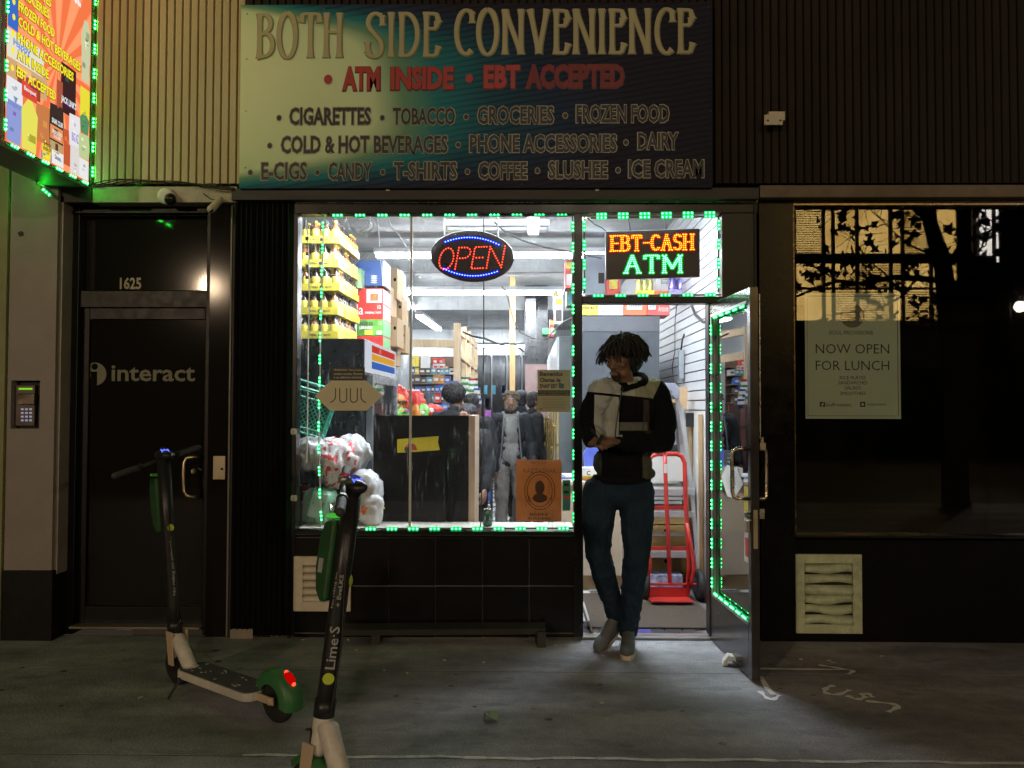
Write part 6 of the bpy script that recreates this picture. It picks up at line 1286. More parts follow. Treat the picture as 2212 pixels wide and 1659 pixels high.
for s, x1, t_ in (('Bienvenidos', 1215, 803), ('Clientes de', 1211, 816), ('SNAP EBT', 1204, 829)): ptext(s, 1166, t_, x1, t_ + 9.5, YS - .0014, m_ink, NT, bold=.035)
mb = MB(); prect(mb, 1162, 843, 1231, 855, YS - .0012, .0006); part('black_band', mb, m_ink, NT)
for k, s in enumerate(('Para recibir informacion sobre como solicitar', 'beneficios de SNAP llame al 1-800')): ptext(s, 1165, 845 + k * 5, 1228, 848 + k * 5, YS - .002, mat('cream_notice_paper'), NT)
mb = MB(); 
for k in range(7): prect(mb, 1170 + (k % 3) * 2, 859 + k * 3.6, 1222 - (k % 2) * 6, 860 + k * 3.6, YS - .0012, .0005)
prect(mb, 1165, 882, 1172, 885, YS - .0012, .0005); part('fine_print', mb, mat('faded_print', (.16, .14, .09), .6), NT)
mb = MB(); mb.prism([P(1207, 826, YS - .0013), P(1219, 830, YS - .0013), P(1217, 840, YS - .0013), P(1206, 837, YS - .0013)], (0, -.0006, 0)); part('card_picture', mb, mat('teal_print', (.03, .12, .12), .5), NT)
OP = root('poster', P(1165, 1127, .03), 'orange brown poster numbered 225 in the lower right corner of the big window', 'poster')
yo = .075; mb = MB(); a = P(1115, 992, yo); b = P(1213, 1126, yo); n = 10
vs = [];
for i in range(n + 1):
    u = i / n; vs.append(V((a.x + (b.x - a.x) * u, yo - .012 * math.sin(u * 3.14), a.z - .002 * math.sin(u * 3.1))))
for i in range(n): mb.sheet([vs[i], vs[i + 1], V((vs[i + 1].x, vs[i + 1].y, b.z)), V((vs[i].x, vs[i].y, b.z))])
m_or = mat('orange_poster_paper', (.42, .13, .03), .5, var=.2, scale=5); ntq = m_or.node_tree; bsq = ntq.nodes['Principled BSDF']
trq = ntq.nodes.new('ShaderNodeBsdfTranslucent'); trq.inputs[0].default_value = (.5, .17, .03, 1); mxq = ntq.nodes.new('ShaderNodeMixShader'); mxq.inputs[0].default_value = .12; oq = ntq.nodes['Material Output']; ntq.links.new(bsq.outputs[0], mxq.inputs[1]); ntq.links.new(trq.outputs[0], mxq.inputs[2]); ntq.links.new(mxq.outputs[0], oq.inputs[0])
part('paper_sheet', mb, m_or, OP, smooth=True)
m_op = mat('poster_dark_print', (.08, .03, .012), .5, var=0); yt = yo - .0145
ptext('N°225', 1148, 996, 1180, 1003, yt, m_op, OP); ptext('RAZTASHAK', 1131, 1012, 1202, 1022, yt, m_op, OP, bold=-.01); ptext('BEEN', 1144, 1108, 1182, 1114, yt, m_op, OP, bold=.03); ptext('BURNING', 1140, 1117, 1190, 1123, yt, m_op, OP, bold=.03)
mb = MB(); c = P(1166, 1060, yt)
for rx, rz in ((.095, .118), (.078, .10)):
    q = [(c.x + rx * math.cos(R(t)), c.z + rz * math.sin(R(t))) for t in range(0, 361, 15)]; stroke(mb, q, .0025, yt)
part('oval_line', mb, m_op, OP); mb = MB(); mb.ell(c + V((0, .0, .02)), (.03, .002, .045), None, 12); mb.ell(c + V((0, .0, -.045)), (.045, .002, .03), None, 12); part('figure_print', mb, m_op, OP); ptext('HIGH', 1142, 1070, 1192, 1084, yt - .002, m_op, OP, bold=-.02)
PS = root('payment_sticker', P(1223, 1103, .02), 'green-lit card payment sticker beside the orange poster', 'sticker'); mb = MB(); prect(mb, 1215, 1037, 1232, 1103, YS, .0012); part('sticker_sheet', mb, mat('green_lit_sticker', (.04, .26, .15), .5), PS)  # the strip light's green is painted into this sticker
for k, (t_, m) in enumerate(((1044, m_ink), (1060, m_ink), (1072, MP[0]), (1086, MP[1]))): mb = MB(); prect(mb, 1218, t_, 1229, t_ + 6, YS - .0012, .0006); part('card_mark', mb, m, PS)

# ================================================================== OPEN sign
OY = .10; OS = root('open_sign', P(1020, 610, OY), 'oval black LED sign reading OPEN in red between blue dotted arcs', 'sign'); c = P(1020, 553, OY); rx, rz = abs(X(1111, OY) - X(929, OY)) / 2, .163
mb = MB(); n = 48; tl = R(-3)
def ov(k, f=1.0): t = 2 * math.pi * k / n; x, z = rx * f * math.cos(t), rz * f * math.sin(t); return x * math.cos(tl) - z * math.sin(tl), x * math.sin(tl) + z * math.cos(tl)
mb.prism([V((c.x + ov(k)[0], OY, c.z + ov(k)[1])) for k in range(n)][::-1], (0, .035, 0)); part('housing', mb, mat('open_sign_black', (.012, .010, .018), .3, var=.1), OS, bevel=.004)
def glow_soft(name, col, s): return glow(name, col, s)
def dotset(name, pts, r, m, par, y, halo=None, hr=0., tag_stuff=True):
    if halo is not None:
        mb = MB(); 
        for i, (x, z) in enumerate(pts):
            k = 10; mb.sheet([V((x + hr * math.cos(6.283 * j / k), y - .0004 - i * 8e-6, z + hr * math.sin(6.283 * j / k))) for j in range(k)][::-1])
        o = part(name + '_lens', mb, halo, par, kind='stuff')  # glowing discs behind the diodes draw their halo
    mb = MB()
    for x, z in pts: mb.ell((x, y - .004, z), r, None, 8)
    return part(name, mb, m, par, kind='stuff')
m_redd = glow('red_diode', (1.0, .085, .035), 4.0); m_redh = glow('red_diode_lens', (.35, .0, .02), .30); m_blud = glow('blue_diode', (.10, .22, 1.0), 9.0); m_bluh = glow('blue_diode_lens', (.01, .0, .70), 1.0)
yl2 = OY - .002
blue = []
for s_, arc in ((1, (35, 145)), (-1, (35, 145))):
    for k in range(21):
        u = -1 + 2 * (k + .5) / 21; x = u * .178; z = s_ * (.082 + .032 * (1 - u * u) * 1.25) - .005; x2 = x * math.cos(tl) - z * math.sin(tl) - .0; z2 = x * math.sin(tl) + z * math.cos(tl); blue.append((c.x + x2 - .005, c.z + z2))
dotset('blue_diodes', blue, .0042, m_blud, OS, yl2, m_bluh, .013)
def glyphdots(s, x0, x1, zb, zt, step, shear=0., sp_=.16, tilt=0., dbl=0.):
    adv = sum(GL[ch][0] for ch in s) + sp_ * (len(s) - 1); k = (x1 - x0) / adv; h = zt - zb; x = x0; pts = []
    for ch in s:
        w, pls = GL[ch]
        for pl in pls:
            q = [(x + p[0] * k + shear * p[1] * h, zb + p[1] * h) for p in pl]
            for p in along(q, step):
                if all((p.x - a) ** 2 + (p.y - b) ** 2 > (step * .55) ** 2 for a, b in pts): pts.append((p.x, p.y))
        x += (w + sp_) * k
    return [(px, pz + tilt * (px - x0)) for px, pz in pts]
zb2, zt2_ = Z(583, OY, 1020), Z(537, OY, 1020)
dotset('red_diodes', glyphdots('OPEN', X(944, OY), X(1082, OY), zb2, zt2_, .0172, shear=.18, tilt=.035), .0046, m_redd, OS, yl2, m_redh, .0088)
mb = MB()
for px in (960, 1076): mb.tube([P(px, 464, OY + .02), P(px - 1, 490, OY + .02), P(px, 508 if px < 1000 else 512, OY + .02)], .004, 5)
part('hanging_chain', mb, mat('dull_chain', (.25, .25, .26), .4, .7), OS)
# ================================================================== EBT-CASH ATM sign
EY = .10; ES = root('ebt_sign', P(1410, 600, EY), 'dark rectangular LED sign reading EBT-CASH in red over ATM in green', 'sign'); a = P(1308, 496, EY); b = P(1512, 601, EY)
mb = MB(); mb.prism([V((a.x, EY, a.z - .012)), V((b.x, EY, a.z + .006)), V((b.x, EY, b.z + .010)), V((a.x + .002, EY, b.z - .004))], (0, .04, 0)); part('housing', mb, mat('ebt_sign_black', (.03, .018, .014), .35, var=.1), ES, bevel=.003)
m_yd = glow('amber_diode', (1.0, .40, .02), 5.0); m_rh = glow('red_glow_halo', (.85, .0, .005), .9); m_gd = glow('mint_diode', (.25, 1.0, .60), 6.0); m_gh = glow('green_glow_halo', (.0, .70, .03), .9)
def led_word(s, px0, px1, pt, pb, nm, md, mh, tilt=0., hr=.0105, serif=True, off=.0055):
    y = EY - .002; x0, x1 = X(px0, EY), X(px1, EY); zb_, zt_ = Z(pb, EY, 1400), Z(pt, EY, 1400)
    pts = []
    for d in (-off, off):
        q = glyphdots(s, x0 + d, x1 + d, zb_ + abs(d) * .3, zt_, .0125, tilt=tilt, sp_=.30)
        pts += q
    if serif:
        adv = sum(GL[ch][0] for ch in s) + .30 * (len(s) - 1); k = (x1 - x0) / adv; x = x0
        for ch in s:
            w = GL[ch][0]
            tops = {'E': [(0, 1), (0, 0)], 'B': [(0, 1), (0, 0)], 'T': [(.33, 0)], 'A': [(0, 0), (.64, 0)], 'H': [(0, 0), (.6, 0), (0, 1), (.6, 1)], 'M': [(0, 0), (.78, 0), (0, 1), (.78, 1)], 'C': [], 'S': [], '-': []}[ch]
            for u, v in tops:
                for e in (-1, 1): pts.append((x + u * k + e * .011, zb_ + v * (zt_ - zb_) + tilt * (x + u * k - x0)))
            x += (w + .30) * k
    dotset(nm, pts, .0036, md, ES, y, mh, hr)
led_word('EBT-CASH', 1322, 1496, 510, 543, 'amber_diodes', m_yd, m_rh, tilt=.02)
led_word('ATM', 1352, 1470, 553, 590, 'green_diodes', m_gd, m_gh, tilt=.01, hr=.0125)
mb = MB()
for px in (1362, 1440): mb.tube([P(px - 5, 466, EY + .02), P(px, 500, EY + .02)], .003, 5)
part('hanging_wire', mb, m_cable, ES); mb = MB(); mb.tube([P(px, py, .3) for px, py in ((1268, 470), (1285, 485), (1300, 492), (1310, 500))], .003, 5); part('power_wire', mb, m_cable, ES)

# ================================================================== e-scooters
m_stem = mat('scooter_black_stem', (.014, .014, .015), .38, var=.3, scale=25); m_scw = mat('scooter_white_paint', (.62, .58, .51), .4, var=.15, scale=25, grime=.5); m_rub = mat('scooter_tyre', (.016, .016, .016), .75, bump=.3); m_grn = mat('scooter_green_plastic', (.04, .16, .05), .42, var=.15); m_grip = mat('grip_tape', (.075, .075, .077), .9, var=.3, scale=90, bump=.6, bscale=400)
m_lpr = mat('scooter_pale_print', (.34, .34, .31), .5, var=0); m_lim = mat('scooter_lime_print', (.50, .62, .04), .5, var=0)
def scooter(Fw, Rw, S0, S1, B0, B1, neck1, label, near):
    rt = root('electric_scooter', (Fw + Rw) / 2 * 1.0, label, 'scooter', 'electric scooters parked on the pavement'); Rr_ = .105
    fwd = (Fw - Rw).normalized(); side = V((0, 0, 1)).cross(fwd).normalized(); Z_ = V((0, 0, 1)); sd = (S1 - S0).normalized()
    def wheel(c, nm):
        pr = [(.062, -.020), (.088, -.024), (.101, -.015), (.105, 0), (.101, .015), (.088, .024), (.062, .020)]
        mb = MB(); mb.lathe(pr, c, 28, side); w = part(nm, mb, m_rub, rt, smooth=True)
        mb = MB(); mb.lathe([(.0, -.022), (.03, -.024), (.064, -.018), (.064, .018), (.03, .024), (0, .022)], c, 20, side); part('hub', mb, mat('scooter_hub', (.03, .03, .03), .4, .5), w)
    cf = Fw + Z_ * Rr_; cr = Rw + Z_ * Rr_; wheel(cf, 'front_wheel'); wheel(cr, 'rear_wheel')
    # fork legs: white side plates
    for s_ in (-1, 1):
        mb = MB(); p0 = cf + side * s_ * .038; p1 = cf + side * s_ * .036 + sd * .17 + fwd * .0
        q = [p0 - fwd * .022, p0 + fwd * .022, p1 + fwd * .030, p1 - fwd * .030]; mb.prism(q, side * s_ * .008); part('fork_plate', mb, mat('scooter_tan_plate', (.55, .42, .28), .4, var=.1), rt, bevel=.002)
    mb = MB()     # front fender: arc of green over the wheel
    for w0 in (-.030,):
        A = [];
        for k in range(13):
            t = R(-25 + 160 * k / 12); d = -fwd * math.cos(t) + Z_ * math.sin(t); A.append((cf + d * .118, d))
        RW_ = []
        for p, d in A:
            ring = [p - side * .030 - d * .020, p - side * .024 + d * .004, p + d * .008, p + side * .024 + d * .004, p + side * .030 - d * .020]
            RW_.append(ring)
        mb.grid(RW_)
    part('front_fender', mb, m_grn, rt, smooth=True)
    # steering block + neck
    sb = cf + sd * .16
    mb = MB(); mb.cap(sb - sd * .02, sb + sd * .045, .028, .03, 14); part('fork_crown', mb, m_stem, rt, smooth=True)
    mb = MB(); mb.cap(S0 - sd * .02, S0 + sd * .10, .034, .034, 14); part('head_tube', mb, m_scw, rt, smooth=True)
    mb = MB(); top = S0 + sd * .06; mb.tube([top - fwd * -.005, top - fwd * .03 - Z_ * .01, neck1], [.03, .036, .034], 16); mb.lathe([(.036, 0), (.046, .004), (.046, .012), (.036, .016)], neck1 - Z_ * .004, 16); part('neck', mb, m_scw, rt, smooth=True)
    # stem
    up = S0 + sd * .09
    mb = MB(); mb.tube([up, up.lerp(S1, .15), up.lerp(S1, .5), up.lerp(S1, .62), S1], [.034, .031, .031, .031, .033], 18); part('stem', mb, m_stem, rt, smooth=True)
    mb = MB(); mb.tube([up - sd * .005, up + sd * .055], .037, 18); mb.ell(up + sd * .03 - side * .038, .01, None, 8); part('folding_collar', mb, m_stem, rt, smooth=True)
    # battery shell (green) hanging in front of the stem
    bt = S1 - sd * .10 + fwd * .035; L_ = .29
    mb = MB(); w0 = side * .032; prof = [(0, 0), (.055, -.005), (.075, -.06), (.078, -.17), (.062, -.25), (.03, -L_), (.0, -L_ + .01)]
    mb.prism([bt + fwd * a_ + sd * b_ - w0 for a_, b_ in prof], w0 * 2); part('battery_shell', mb, mat('dark_green_shell', (.022, .085, .028), .4, var=.2, scale=15), rt, bevel=.012)
    mb = MB(); mb.box(bt + sd * .012 + fwd * .03, (.045, .06, .012), Matrix((fwd, side, sd)).transposed()); part('battery_cap', mb, glow('lime_lamp_dim', (.12, .9, .08), .45) if near else mat('lime_cap', (.15, .75, .12), .4), rt)
    mb = MB(); q = bt + fwd * .04 - sd * .17; 
    # handlebar
    bd_ = (B1 - B0).normalized(); mb = MB(); mb.tube([B0, B1], .011, 12); part('handlebar', mb, m_stem, rt, smooth=True)
    for e, s_ in ((B0, 1), (B1, -1)):
        mb = MB(); mb.cap(e, e + bd_ * s_ * .12, .0165, .016, 12); g = part('grip', mb, mat('rubber_grip', (.04, .04, .043), .6, bump=.4, bscale=200), rt, smooth=True)
        mb = MB(); mb.tube([e + bd_ * s_ * .125, e + bd_ * s_ * .145], .020, 12); part('grip_ring', mb, m_stem, g)
    hc = S1 + sd * .015
    fl = Matrix((fwd, side, sd)).transposed()
    mb = MB(); mb.ell(hc, (.065, .034, .028), fl, 18); part('display_pod', mb, m_stem, rt, smooth=True)
    mb = MB(); tn = (sd * .75 - fwd * .66).normalized(); sx_ = side; sy_ = tn.cross(sx_).normalized(); pc = hc + tn * .031
    mb.sheet([pc + sx_ * .026 * math.cos(6.283 * k / 20) + sy_ * .034 * math.sin(6.283 * k / 20) for k in range(20)]); part('display', mb, glow('blue_display_back', (.10, .10, .38), .35) if near else mat('display_dark', (.02, .02, .03), .2), rt)
    mb = MB()
    for k in range(5): mb.box(pc + tn * .001 + sx_ * (.009 * (k - 2)), (.006, .018 if k % 2 else .024, .001), Matrix((sx_, sy_, tn)).transposed())
    part('display_digits', mb, glow('blue_digits', (.10, .14, 1.0), 2.2), rt)
    bl = B0 + (B1 - B0) * (.30); mb = MB(); mb.tube([bl, bl - bd_ * .04 + fwd * .05 - Z_ * .01, bl - bd_ * .11 + fwd * .05 - Z_ * .015], [.007, .006, .005], 6); part('brake_lever', mb, m_steel, rt)
    mb = MB(); mb.ell(B0 + (B1 - B0) * (.64) + Z_ * .014, (.024, .024, .016), None, 12); part('bell', mb, mat('bell_metal', (.55, .55, .50), .3, .9), rt, smooth=True)
    if near:
        mb = MB(); mb.ell(B0 + (B1 - B0) * (.64) + Z_ * .02, (.020, .014, .02), None, 12); part('reflector', mb, mat('reflector_red', (.5, .05, .15), .15), rt)
    mb = MB(); mb.tube([hc + fwd * .03, hc + fwd * .06 - sd * .03, S1.lerp(S0, .3) - fwd * .035 + side * .02, S1.lerp(S0, .6) - fwd * .045, S1.lerp(S0, .9) - fwd * .035], .0028, 5); part('brake_cable', mb, m_cable, rt)
    # deck
    d0 = neck1 + fwd * .04; d0.z = .125; d1 = cr + fwd * .10; d1.z = .125; dc = (d0 + d1) / 2; Ld = (d0 - d1).length; M = Matrix((fwd, side, Z_)).transposed()
    def dpoly(hw, z, r=.05, ext=0.):
        pts = []
        for (sx2, sy2, a0) in ((1, 1, 0), (-1, 1, 90), (-1, -1, 180), (1, -1, 270)):
            cc = dc + fwd * sx2 * (Ld / 2 - r + ext) + side * sy2 * (hw - r)
            for k in range(5): t = R(a0 + 90 * k / 4); pts.append(V((0, 0, z)) + V((cc.x, cc.y, 0)) + fwd * r * math.cos(t) + side * r * math.sin(t))
        return pts
    mb = MB(); mb.prism(dpoly(.082, .085), (0, 0, .038)); part('deck', mb, m_scw, rt, bevel=.004)
    mb = MB(); mb.prism(dpoly(.075, .1235, .045, -.008), (0, 0, .004)); part('deck_mat', mb, m_grip, rt)
    mb = MB(); random.seed(2)
    for k in range(22):
        p = dc + fwd * random.uniform(-.42, .42) * Ld + side * random.uniform(-.06, .06); mb.box(V((p.x, p.y, .1285)), (random.uniform(.006, .02), random.uniform(.004, .010), .002), (0, 0, random.random() * 3))
    part('deck_scraps', mb, mat('deck_scuffs', (.45, .42, .36), .8), rt, kind='stuff')
    # rear fender, arms, tail light
    for s_ in (-1, 1):
        mb = MB(); mb.box(cr + fwd * .055 + side * s_ * .040, (.15, .012, .034), M); mb.ell(cr + side * s_ * .047, (.018, .010, .018), M, 10); part('rear_arm', mb, mat('scooter_tan_plate'), rt, bevel=.003)
    mb = MB(); RW_ = []
    for k in range(15):
        t = R(-12 + 160 * k / 14); d = -fwd * math.cos(t) + Z_ * math.sin(t); p = cr + d * .125; wd = .052
        ring = [p - side * wd - d * .05, p - side * wd * .95 - d * .008, p - side * wd * .6 + d * .008, p + d * .014, p + side * wd * .6 + d * .008, p + side * wd * .95 - d * .008, p + side * wd - d * .05]
        RW_.append(ring)
    mb.grid(RW_)
    part('rear_fender', mb, m_grn, rt, smooth=True)
    mb = MB()
    for k, t in enumerate((38, 52, 66)):
        d = -fwd * math.cos(R(t)) + Z_ * math.sin(R(t)); mb.ell(cr + d * .142 + side * .0, (.008, .010, .008), None, 10)
    part('tail_light', mb, glow('red_tail_light', (1, .03, .015), 6.), rt)
    mb = MB(); d = -fwd * math.cos(R(52)) + Z_ * math.sin(R(52)); t2 = fwd.cross(side); 
    mb.ell(cr + d * .136, (.016, .022, .036), Matrix((d, side, d.cross(side))).transposed(), 12); part('tail_lens', mb, glow('red_tail_lens', (.55, .0, .0), .8), rt)
    mb = MB(); k0 = dc + fwd * (Ld / 2 - .06) - side * .08 * (1 if side.y > 0 else -1); k0.z = .09; mb.tube([k0, k0 + V((-.035, -.06, -.082))], [.008, .006], 8); part('kickstand', mb, m_stem, rt)
    # print on the stem: dot + words along it, on the side facing the street
    toc = (CAM - up.lerp(S1, .2)); toc = (toc - sd * toc.dot(sd)).normalized(); cross = sd.cross(toc).normalized(); cross = -cross if cross.dot(V((1, 0, 0))) > 0 else cross
    if near:
        q = up.lerp(S1, .17) + toc * .0325; mb = MB(); mb.sheet([q + cross * .02 * math.cos(6.283 * k / 16) + sd * .020 * math.sin(6.283 * k / 16) for k in range(16)]); part('round_mark', mb, m_lim, rt)
        text('Lime·S', q + sd * .105, .145, .034, m_lpr, rt, ux=tuple(sd), uz=tuple(cross), bold=.012)
        text('+ EveLKS', up.lerp(S1, .56) + toc * .033, .11, .014, m_lpr, rt, ux=tuple(sd), uz=tuple(cross), bold=.02)
        text('No riding on', up.lerp(S1, .56) + toc * .031 + cross * .018, .12, .010, m_lpr, rt, ux=tuple(sd), uz=tuple(cross))
        q = bt + fwd * .045 - sd * .16 - side * .0335 * (1 if side.y > 0 else -1); qq = Matrix((fwd, sd, fwd.cross(sd))).transposed(); mb = MB(); mb.box(q, (.022, .05, .002), qq); part('paper_label', mb, mat('grey_label', (.35, .35, .33), .6), rt)
        q = up.lerp(S1, .60) + cross * -.0325; mb = MB(); mb.ell(q, (.006, .02, .02), None, 12); part('side_mark', mb, m_lim, rt)
        mb = MB(); rr = up.lerp(S1, .02)
    else:
        q = up.lerp(S1, .60) + toc * .0325 - cross * .012; mb = MB(); mb.sheet([q + cross * .016 * math.cos(6.283 * k / 16) + sd * .018 * math.sin(6.283 * k / 16) for k in range(16)]); part('round_mark', mb, m_lim, rt)
        text('No riding on sidewalks', up.lerp(S1, .38) + toc * .033 - cross * .010, .30, .018, m_lpr, rt, ux=tuple(sd), uz=tuple(cross), bold=.01)
    return rt
F1 = G(386, 1478); R1 = G(600, 1560)
scooter(F1, R1, P(381, 1400, F1.y), P(353, 990, F1.y - .02), P(248, 1028, F1.y - .22), P(428, 967, F1.y + .18), P(412, 1444, -1.0), 'electric scooter with green fenders and lit red tail light standing before the grey street door', False)
F2 = G(672, 1775); R2 = F2 + (R1 - F1)
S0b = P(692, 1600, F2.y + .0); S1b = P(762, 1062, F2.y + .02)
scooter(F2, R2, S0b, S1b, P(735, 1106, F2.y - .26), P(748, 1014, F2.y + .22), S0b + (R2 - F2).normalized() * .16 - V((0, 0, .21)), 'electric scooter nearest the camera, its wheels cut off by the picture edge', True)

# ================================================================== people
m_skin = mat('brown_skin', (.20, .105, .062), .5, var=.12, scale=18, sub=.08); m_skin2 = mat('ruddy_skin', (.28, .15, .10), .5, var=.15, scale=22)
m_hair = mat('black_hair', (.012, .010, .009), .6, var=.3, scale=60, bump=.6, bscale=200); m_hair2 = mat('grey_brown_hair', (.12, .09, .065), .75, var=.5, scale=60, bump=.8, bscale=150)
def head_prims(mb, c, M, s=1.0):
    def q(x, y, z): return V(c) + M @ (V((x, y, z)) * s)      # x right of face, y forward, z up; c = centre of skull
    def e(p, r, rot=None): mb.ell(q(*p), V(r) * s, M if rot is None else M @ Euler(rot).to_matrix(), 18)
    e((0, -.012, .03), (.074, .092, .082)); e((0, .018, -.01), (.066, .074, .085)); e((0, .028, -.060), (.050, .055, .048)); e((0, .052, -.098), (.024, .024, .020)); 
    for s_ in (-1, 1):
        e((s_ * .030, .022, -.075), (.025, .05, .030)); e((s_ * .040, .060, -.022), (.024, .020, .020)); e((s_ * .026, .082, .018), (.026, .012, .010)); e((s_ * .074, -.008, -.012), (.010, .020, .032), (0, 0, .3 * s_))
    mb.cap(q(0, .086, .010), q(0, .104, -.030), .008 * s, .012 * s, 10); e((0, .100, -.034), (.018, .013, .010)); 
    e((0, .086, -.066), (.024, .012, .0065)); e((0, .084, -.078), (.021, .012, .007))
def face_parts(par, c, M, s=1.0, eye=True, lids=True, lip=(.22, .09, .07)):
    def q(x, y, z): return V(c) + M @ (V((x, y, z)) * s)
    for s_ in (-1, 1):
        mb = MB(); mb.ell(q(s_ * .031, .0775, -.002), V((.0115, .0105, .0062)) * s, M, 12); o = part('eye', mb, mat('eye_white', (.22, .20, .18), .25), par, smooth=True)
        mb = MB(); mb.ell(q(s_ * .031, .0855, -.002), V((.0055, .003, .0045)) * s, M, 10); part('iris', mb, mat('dark_iris', (.02, .012, .01), .2), o)
        mb = MB(); mb.cap(q(s_ * .014, .093, .021), q(s_ * .048, .080, .024), .0045 * s, .003 * s, 8); part('eyebrow', mb, m_hair, par)
    mb = MB(); mb.ell(q(0, .0905, -.0715), V((.024, .010, .0055)) * s, M, 12); part('lips', mb, mat('lip_%d' % int(lip[0] * 100), lip, .45), par, smooth=True)
def person(label, J, skin, cloth, group=None, vox=.012, prims=None):
    """J: joints by name in world space"""
    rt = root('person', V((J['pelvis'].x, J['pelvis'].y, 0)), label, 'person', group); mb = MB()
    mb.ell(J['chest'], cloth['chest_r'], None, 16); mb.ell(J['pelvis'], cloth['pelvis_r'], None, 16); mb.cap(J['pelvis'], J['chest'], .08, .08)
    mb.cap(J['chest'] + V((0, .01, .10)), J['head'] - V((0, 0, .06)), .058, .052)
    for s_ in ('l', 'r'):
        sh, el, wr = J['sh_' + s_], J['el_' + s_], J['wr_' + s_]; mb.cap(J['chest'] + V((0, 0, .08)), sh, .07, .055); mb.cap(sh, el, .040, .032); mb.cap(el, wr, .030, .024)
        hp__, kn, an, toe = J['hip_' + s_], J['kn_' + s_], J['an_' + s_], J['toe_' + s_]; mb.cap(hp__, kn, .072, .050); mb.cap(kn, an, .048, .036); mb.cap(an, toe, .026, .018)
        hand(mb, wr, J['ha_' + s_], J.get('palm_' + s_, V((0, -1, 0))), -1 if s_ == 'l' else 1, J.get('curl_' + s_, .5))
    head_prims(mb, J['head'], J['HM'], J.get('hs', 1.0)); body = remesh('body', mb, skin, rt, vox, 3)
    return rt, body
def hand(mb, wr, knuck, palm, sgn, curl):
    """palm block from wrist to knuckles, four unequal bent fingers and a side thumb"""
    d = (knuck - wr).normalized(); n = V(palm); n = (n - d * n.dot(d)).normalized(); s_ = d.cross(n).normalized() * sgn; L = (knuck - wr).length
    for k in (-1, 0, 1): mb.cap(wr + s_ * k * .014, knuck + s_ * k * .026, .017, .0135, 10)
    for k, ln in enumerate((.072, .080, .075, .060)):
        o = knuck + s_ * (.030 - .020 * k); a1 = R(25 + 35 * curl); a2 = R(55 + 70 * curl); p = o
        for a, f in ((a1 * .5, .42), (a1 + .2, .32), (a2, .26)):
            dn = d * math.cos(a) + n * math.sin(a); p2 = p + dn * ln * f; mb.cap(p, p2, .0088, .0080, 8); p = p2
    t0 = wr.lerp(knuck, .3) + s_ * .025; t1 = t0 + (d * .7 + s_ * .55 + n * .35).normalized() * .040; t2 = t1 + (d * .95 + n * .45 - s_ * .1).normalized() * .032; mb.cap(t0, t1, .013, .011, 8); mb.cap(t1, t2, .0105, .009, 8)
def limb(mb, pts, rs):
    for i in range(len(pts) - 1): mb.cap(pts[i], pts[i + 1], rs[i], rs[i + 1], 16)
# ---------- man in the doorway
yM = -.34
Hd = P(1343, 776, yM - .06)
HM = Euler((R(-14), R(4), R(180 - 48)), 'XYZ')
HMm = (Matrix.Rotation(R(180 - 42), 3, 'Z') @ Matrix.Rotation(R(-12), 3, 'X'))
J = dict(head=Hd, HM=HMm, hs=1.0, chest=P(1358, 888, yM), pelvis=P(1338, 1045, yM), sh_r=P(1296, 845, yM - .04), sh_l=P(1415, 845, yM + .05),
         el_r=P(1277, 925, yM - .02), el_l=P(1430, 950, yM - .05), wr_r=P(1277, 955, yM - .22), wr_l=P(1335, 955, yM - .27), ha_r=P(1292, 952, yM - .30), ha_l=P(1308, 962, yM - .31),
         palm_r=V((.6, .2, -.7)), palm_l=V((-.2, .3, .9)), curl_r=.75, curl_l=.55,
         hip_r=P(1298, 1062, yM + .0), hip_l=P(1374, 1062, yM - .01), kn_r=P(1292, 1195, yM - .02), kn_l=P(1374, 1208, yM - .08), an_r=P(1333, 1325, yM + .20), an_l=P(1362, 1372, yM - .06), toe_r=P(1313, 1368, yM + .12), toe_l=P(1356, 1408, yM - .20))
_t0 = G(1356, 1424); J['an_l'] = _t0 + V((.028, .20, .10)); J['toe_l'] = _t0 + V((.004, .07, .04)); _h = P(1341, 1338, yM + .25); _dd = (P(1308, 1386, yM + .14) - _h).normalized(); _s = _dd.cross(V((-.35, -.85, .35))).normalized(); _u = _s.cross(_dd).normalized(); J['an_r'] = _h + _dd * .06 + _u * .10; J['toe_r'] = _h + _dd * .20 + _u * .04
pr_, body = person('man with short dreadlocks in a grey and black hoodie stepping out of the doorway', J, m_skin, dict(chest_r=(.13, .075, .15), pelvis_r=(.13, .08, .10)), vox=.0055)
face_parts(pr_, Hd, HMm)
def hq(x, y, z): return Hd + HMm @ V((x, y, z))
mb = MB(); mb.ell(hq(0, .073, -.100), (.024, .016, .017), HMm, 12)
for s_ in (-1, 1): mb.cap(hq(s_ * .010, .096, -.055), hq(s_ * .030, .088, -.062), .0028, .0025, 8); mb.cap(hq(s_ * .032, .083, -.066), hq(s_ * .024, .076, -.095), .003, .005, 8)
part('goatee', mb, m_hair, pr_, smooth=True)
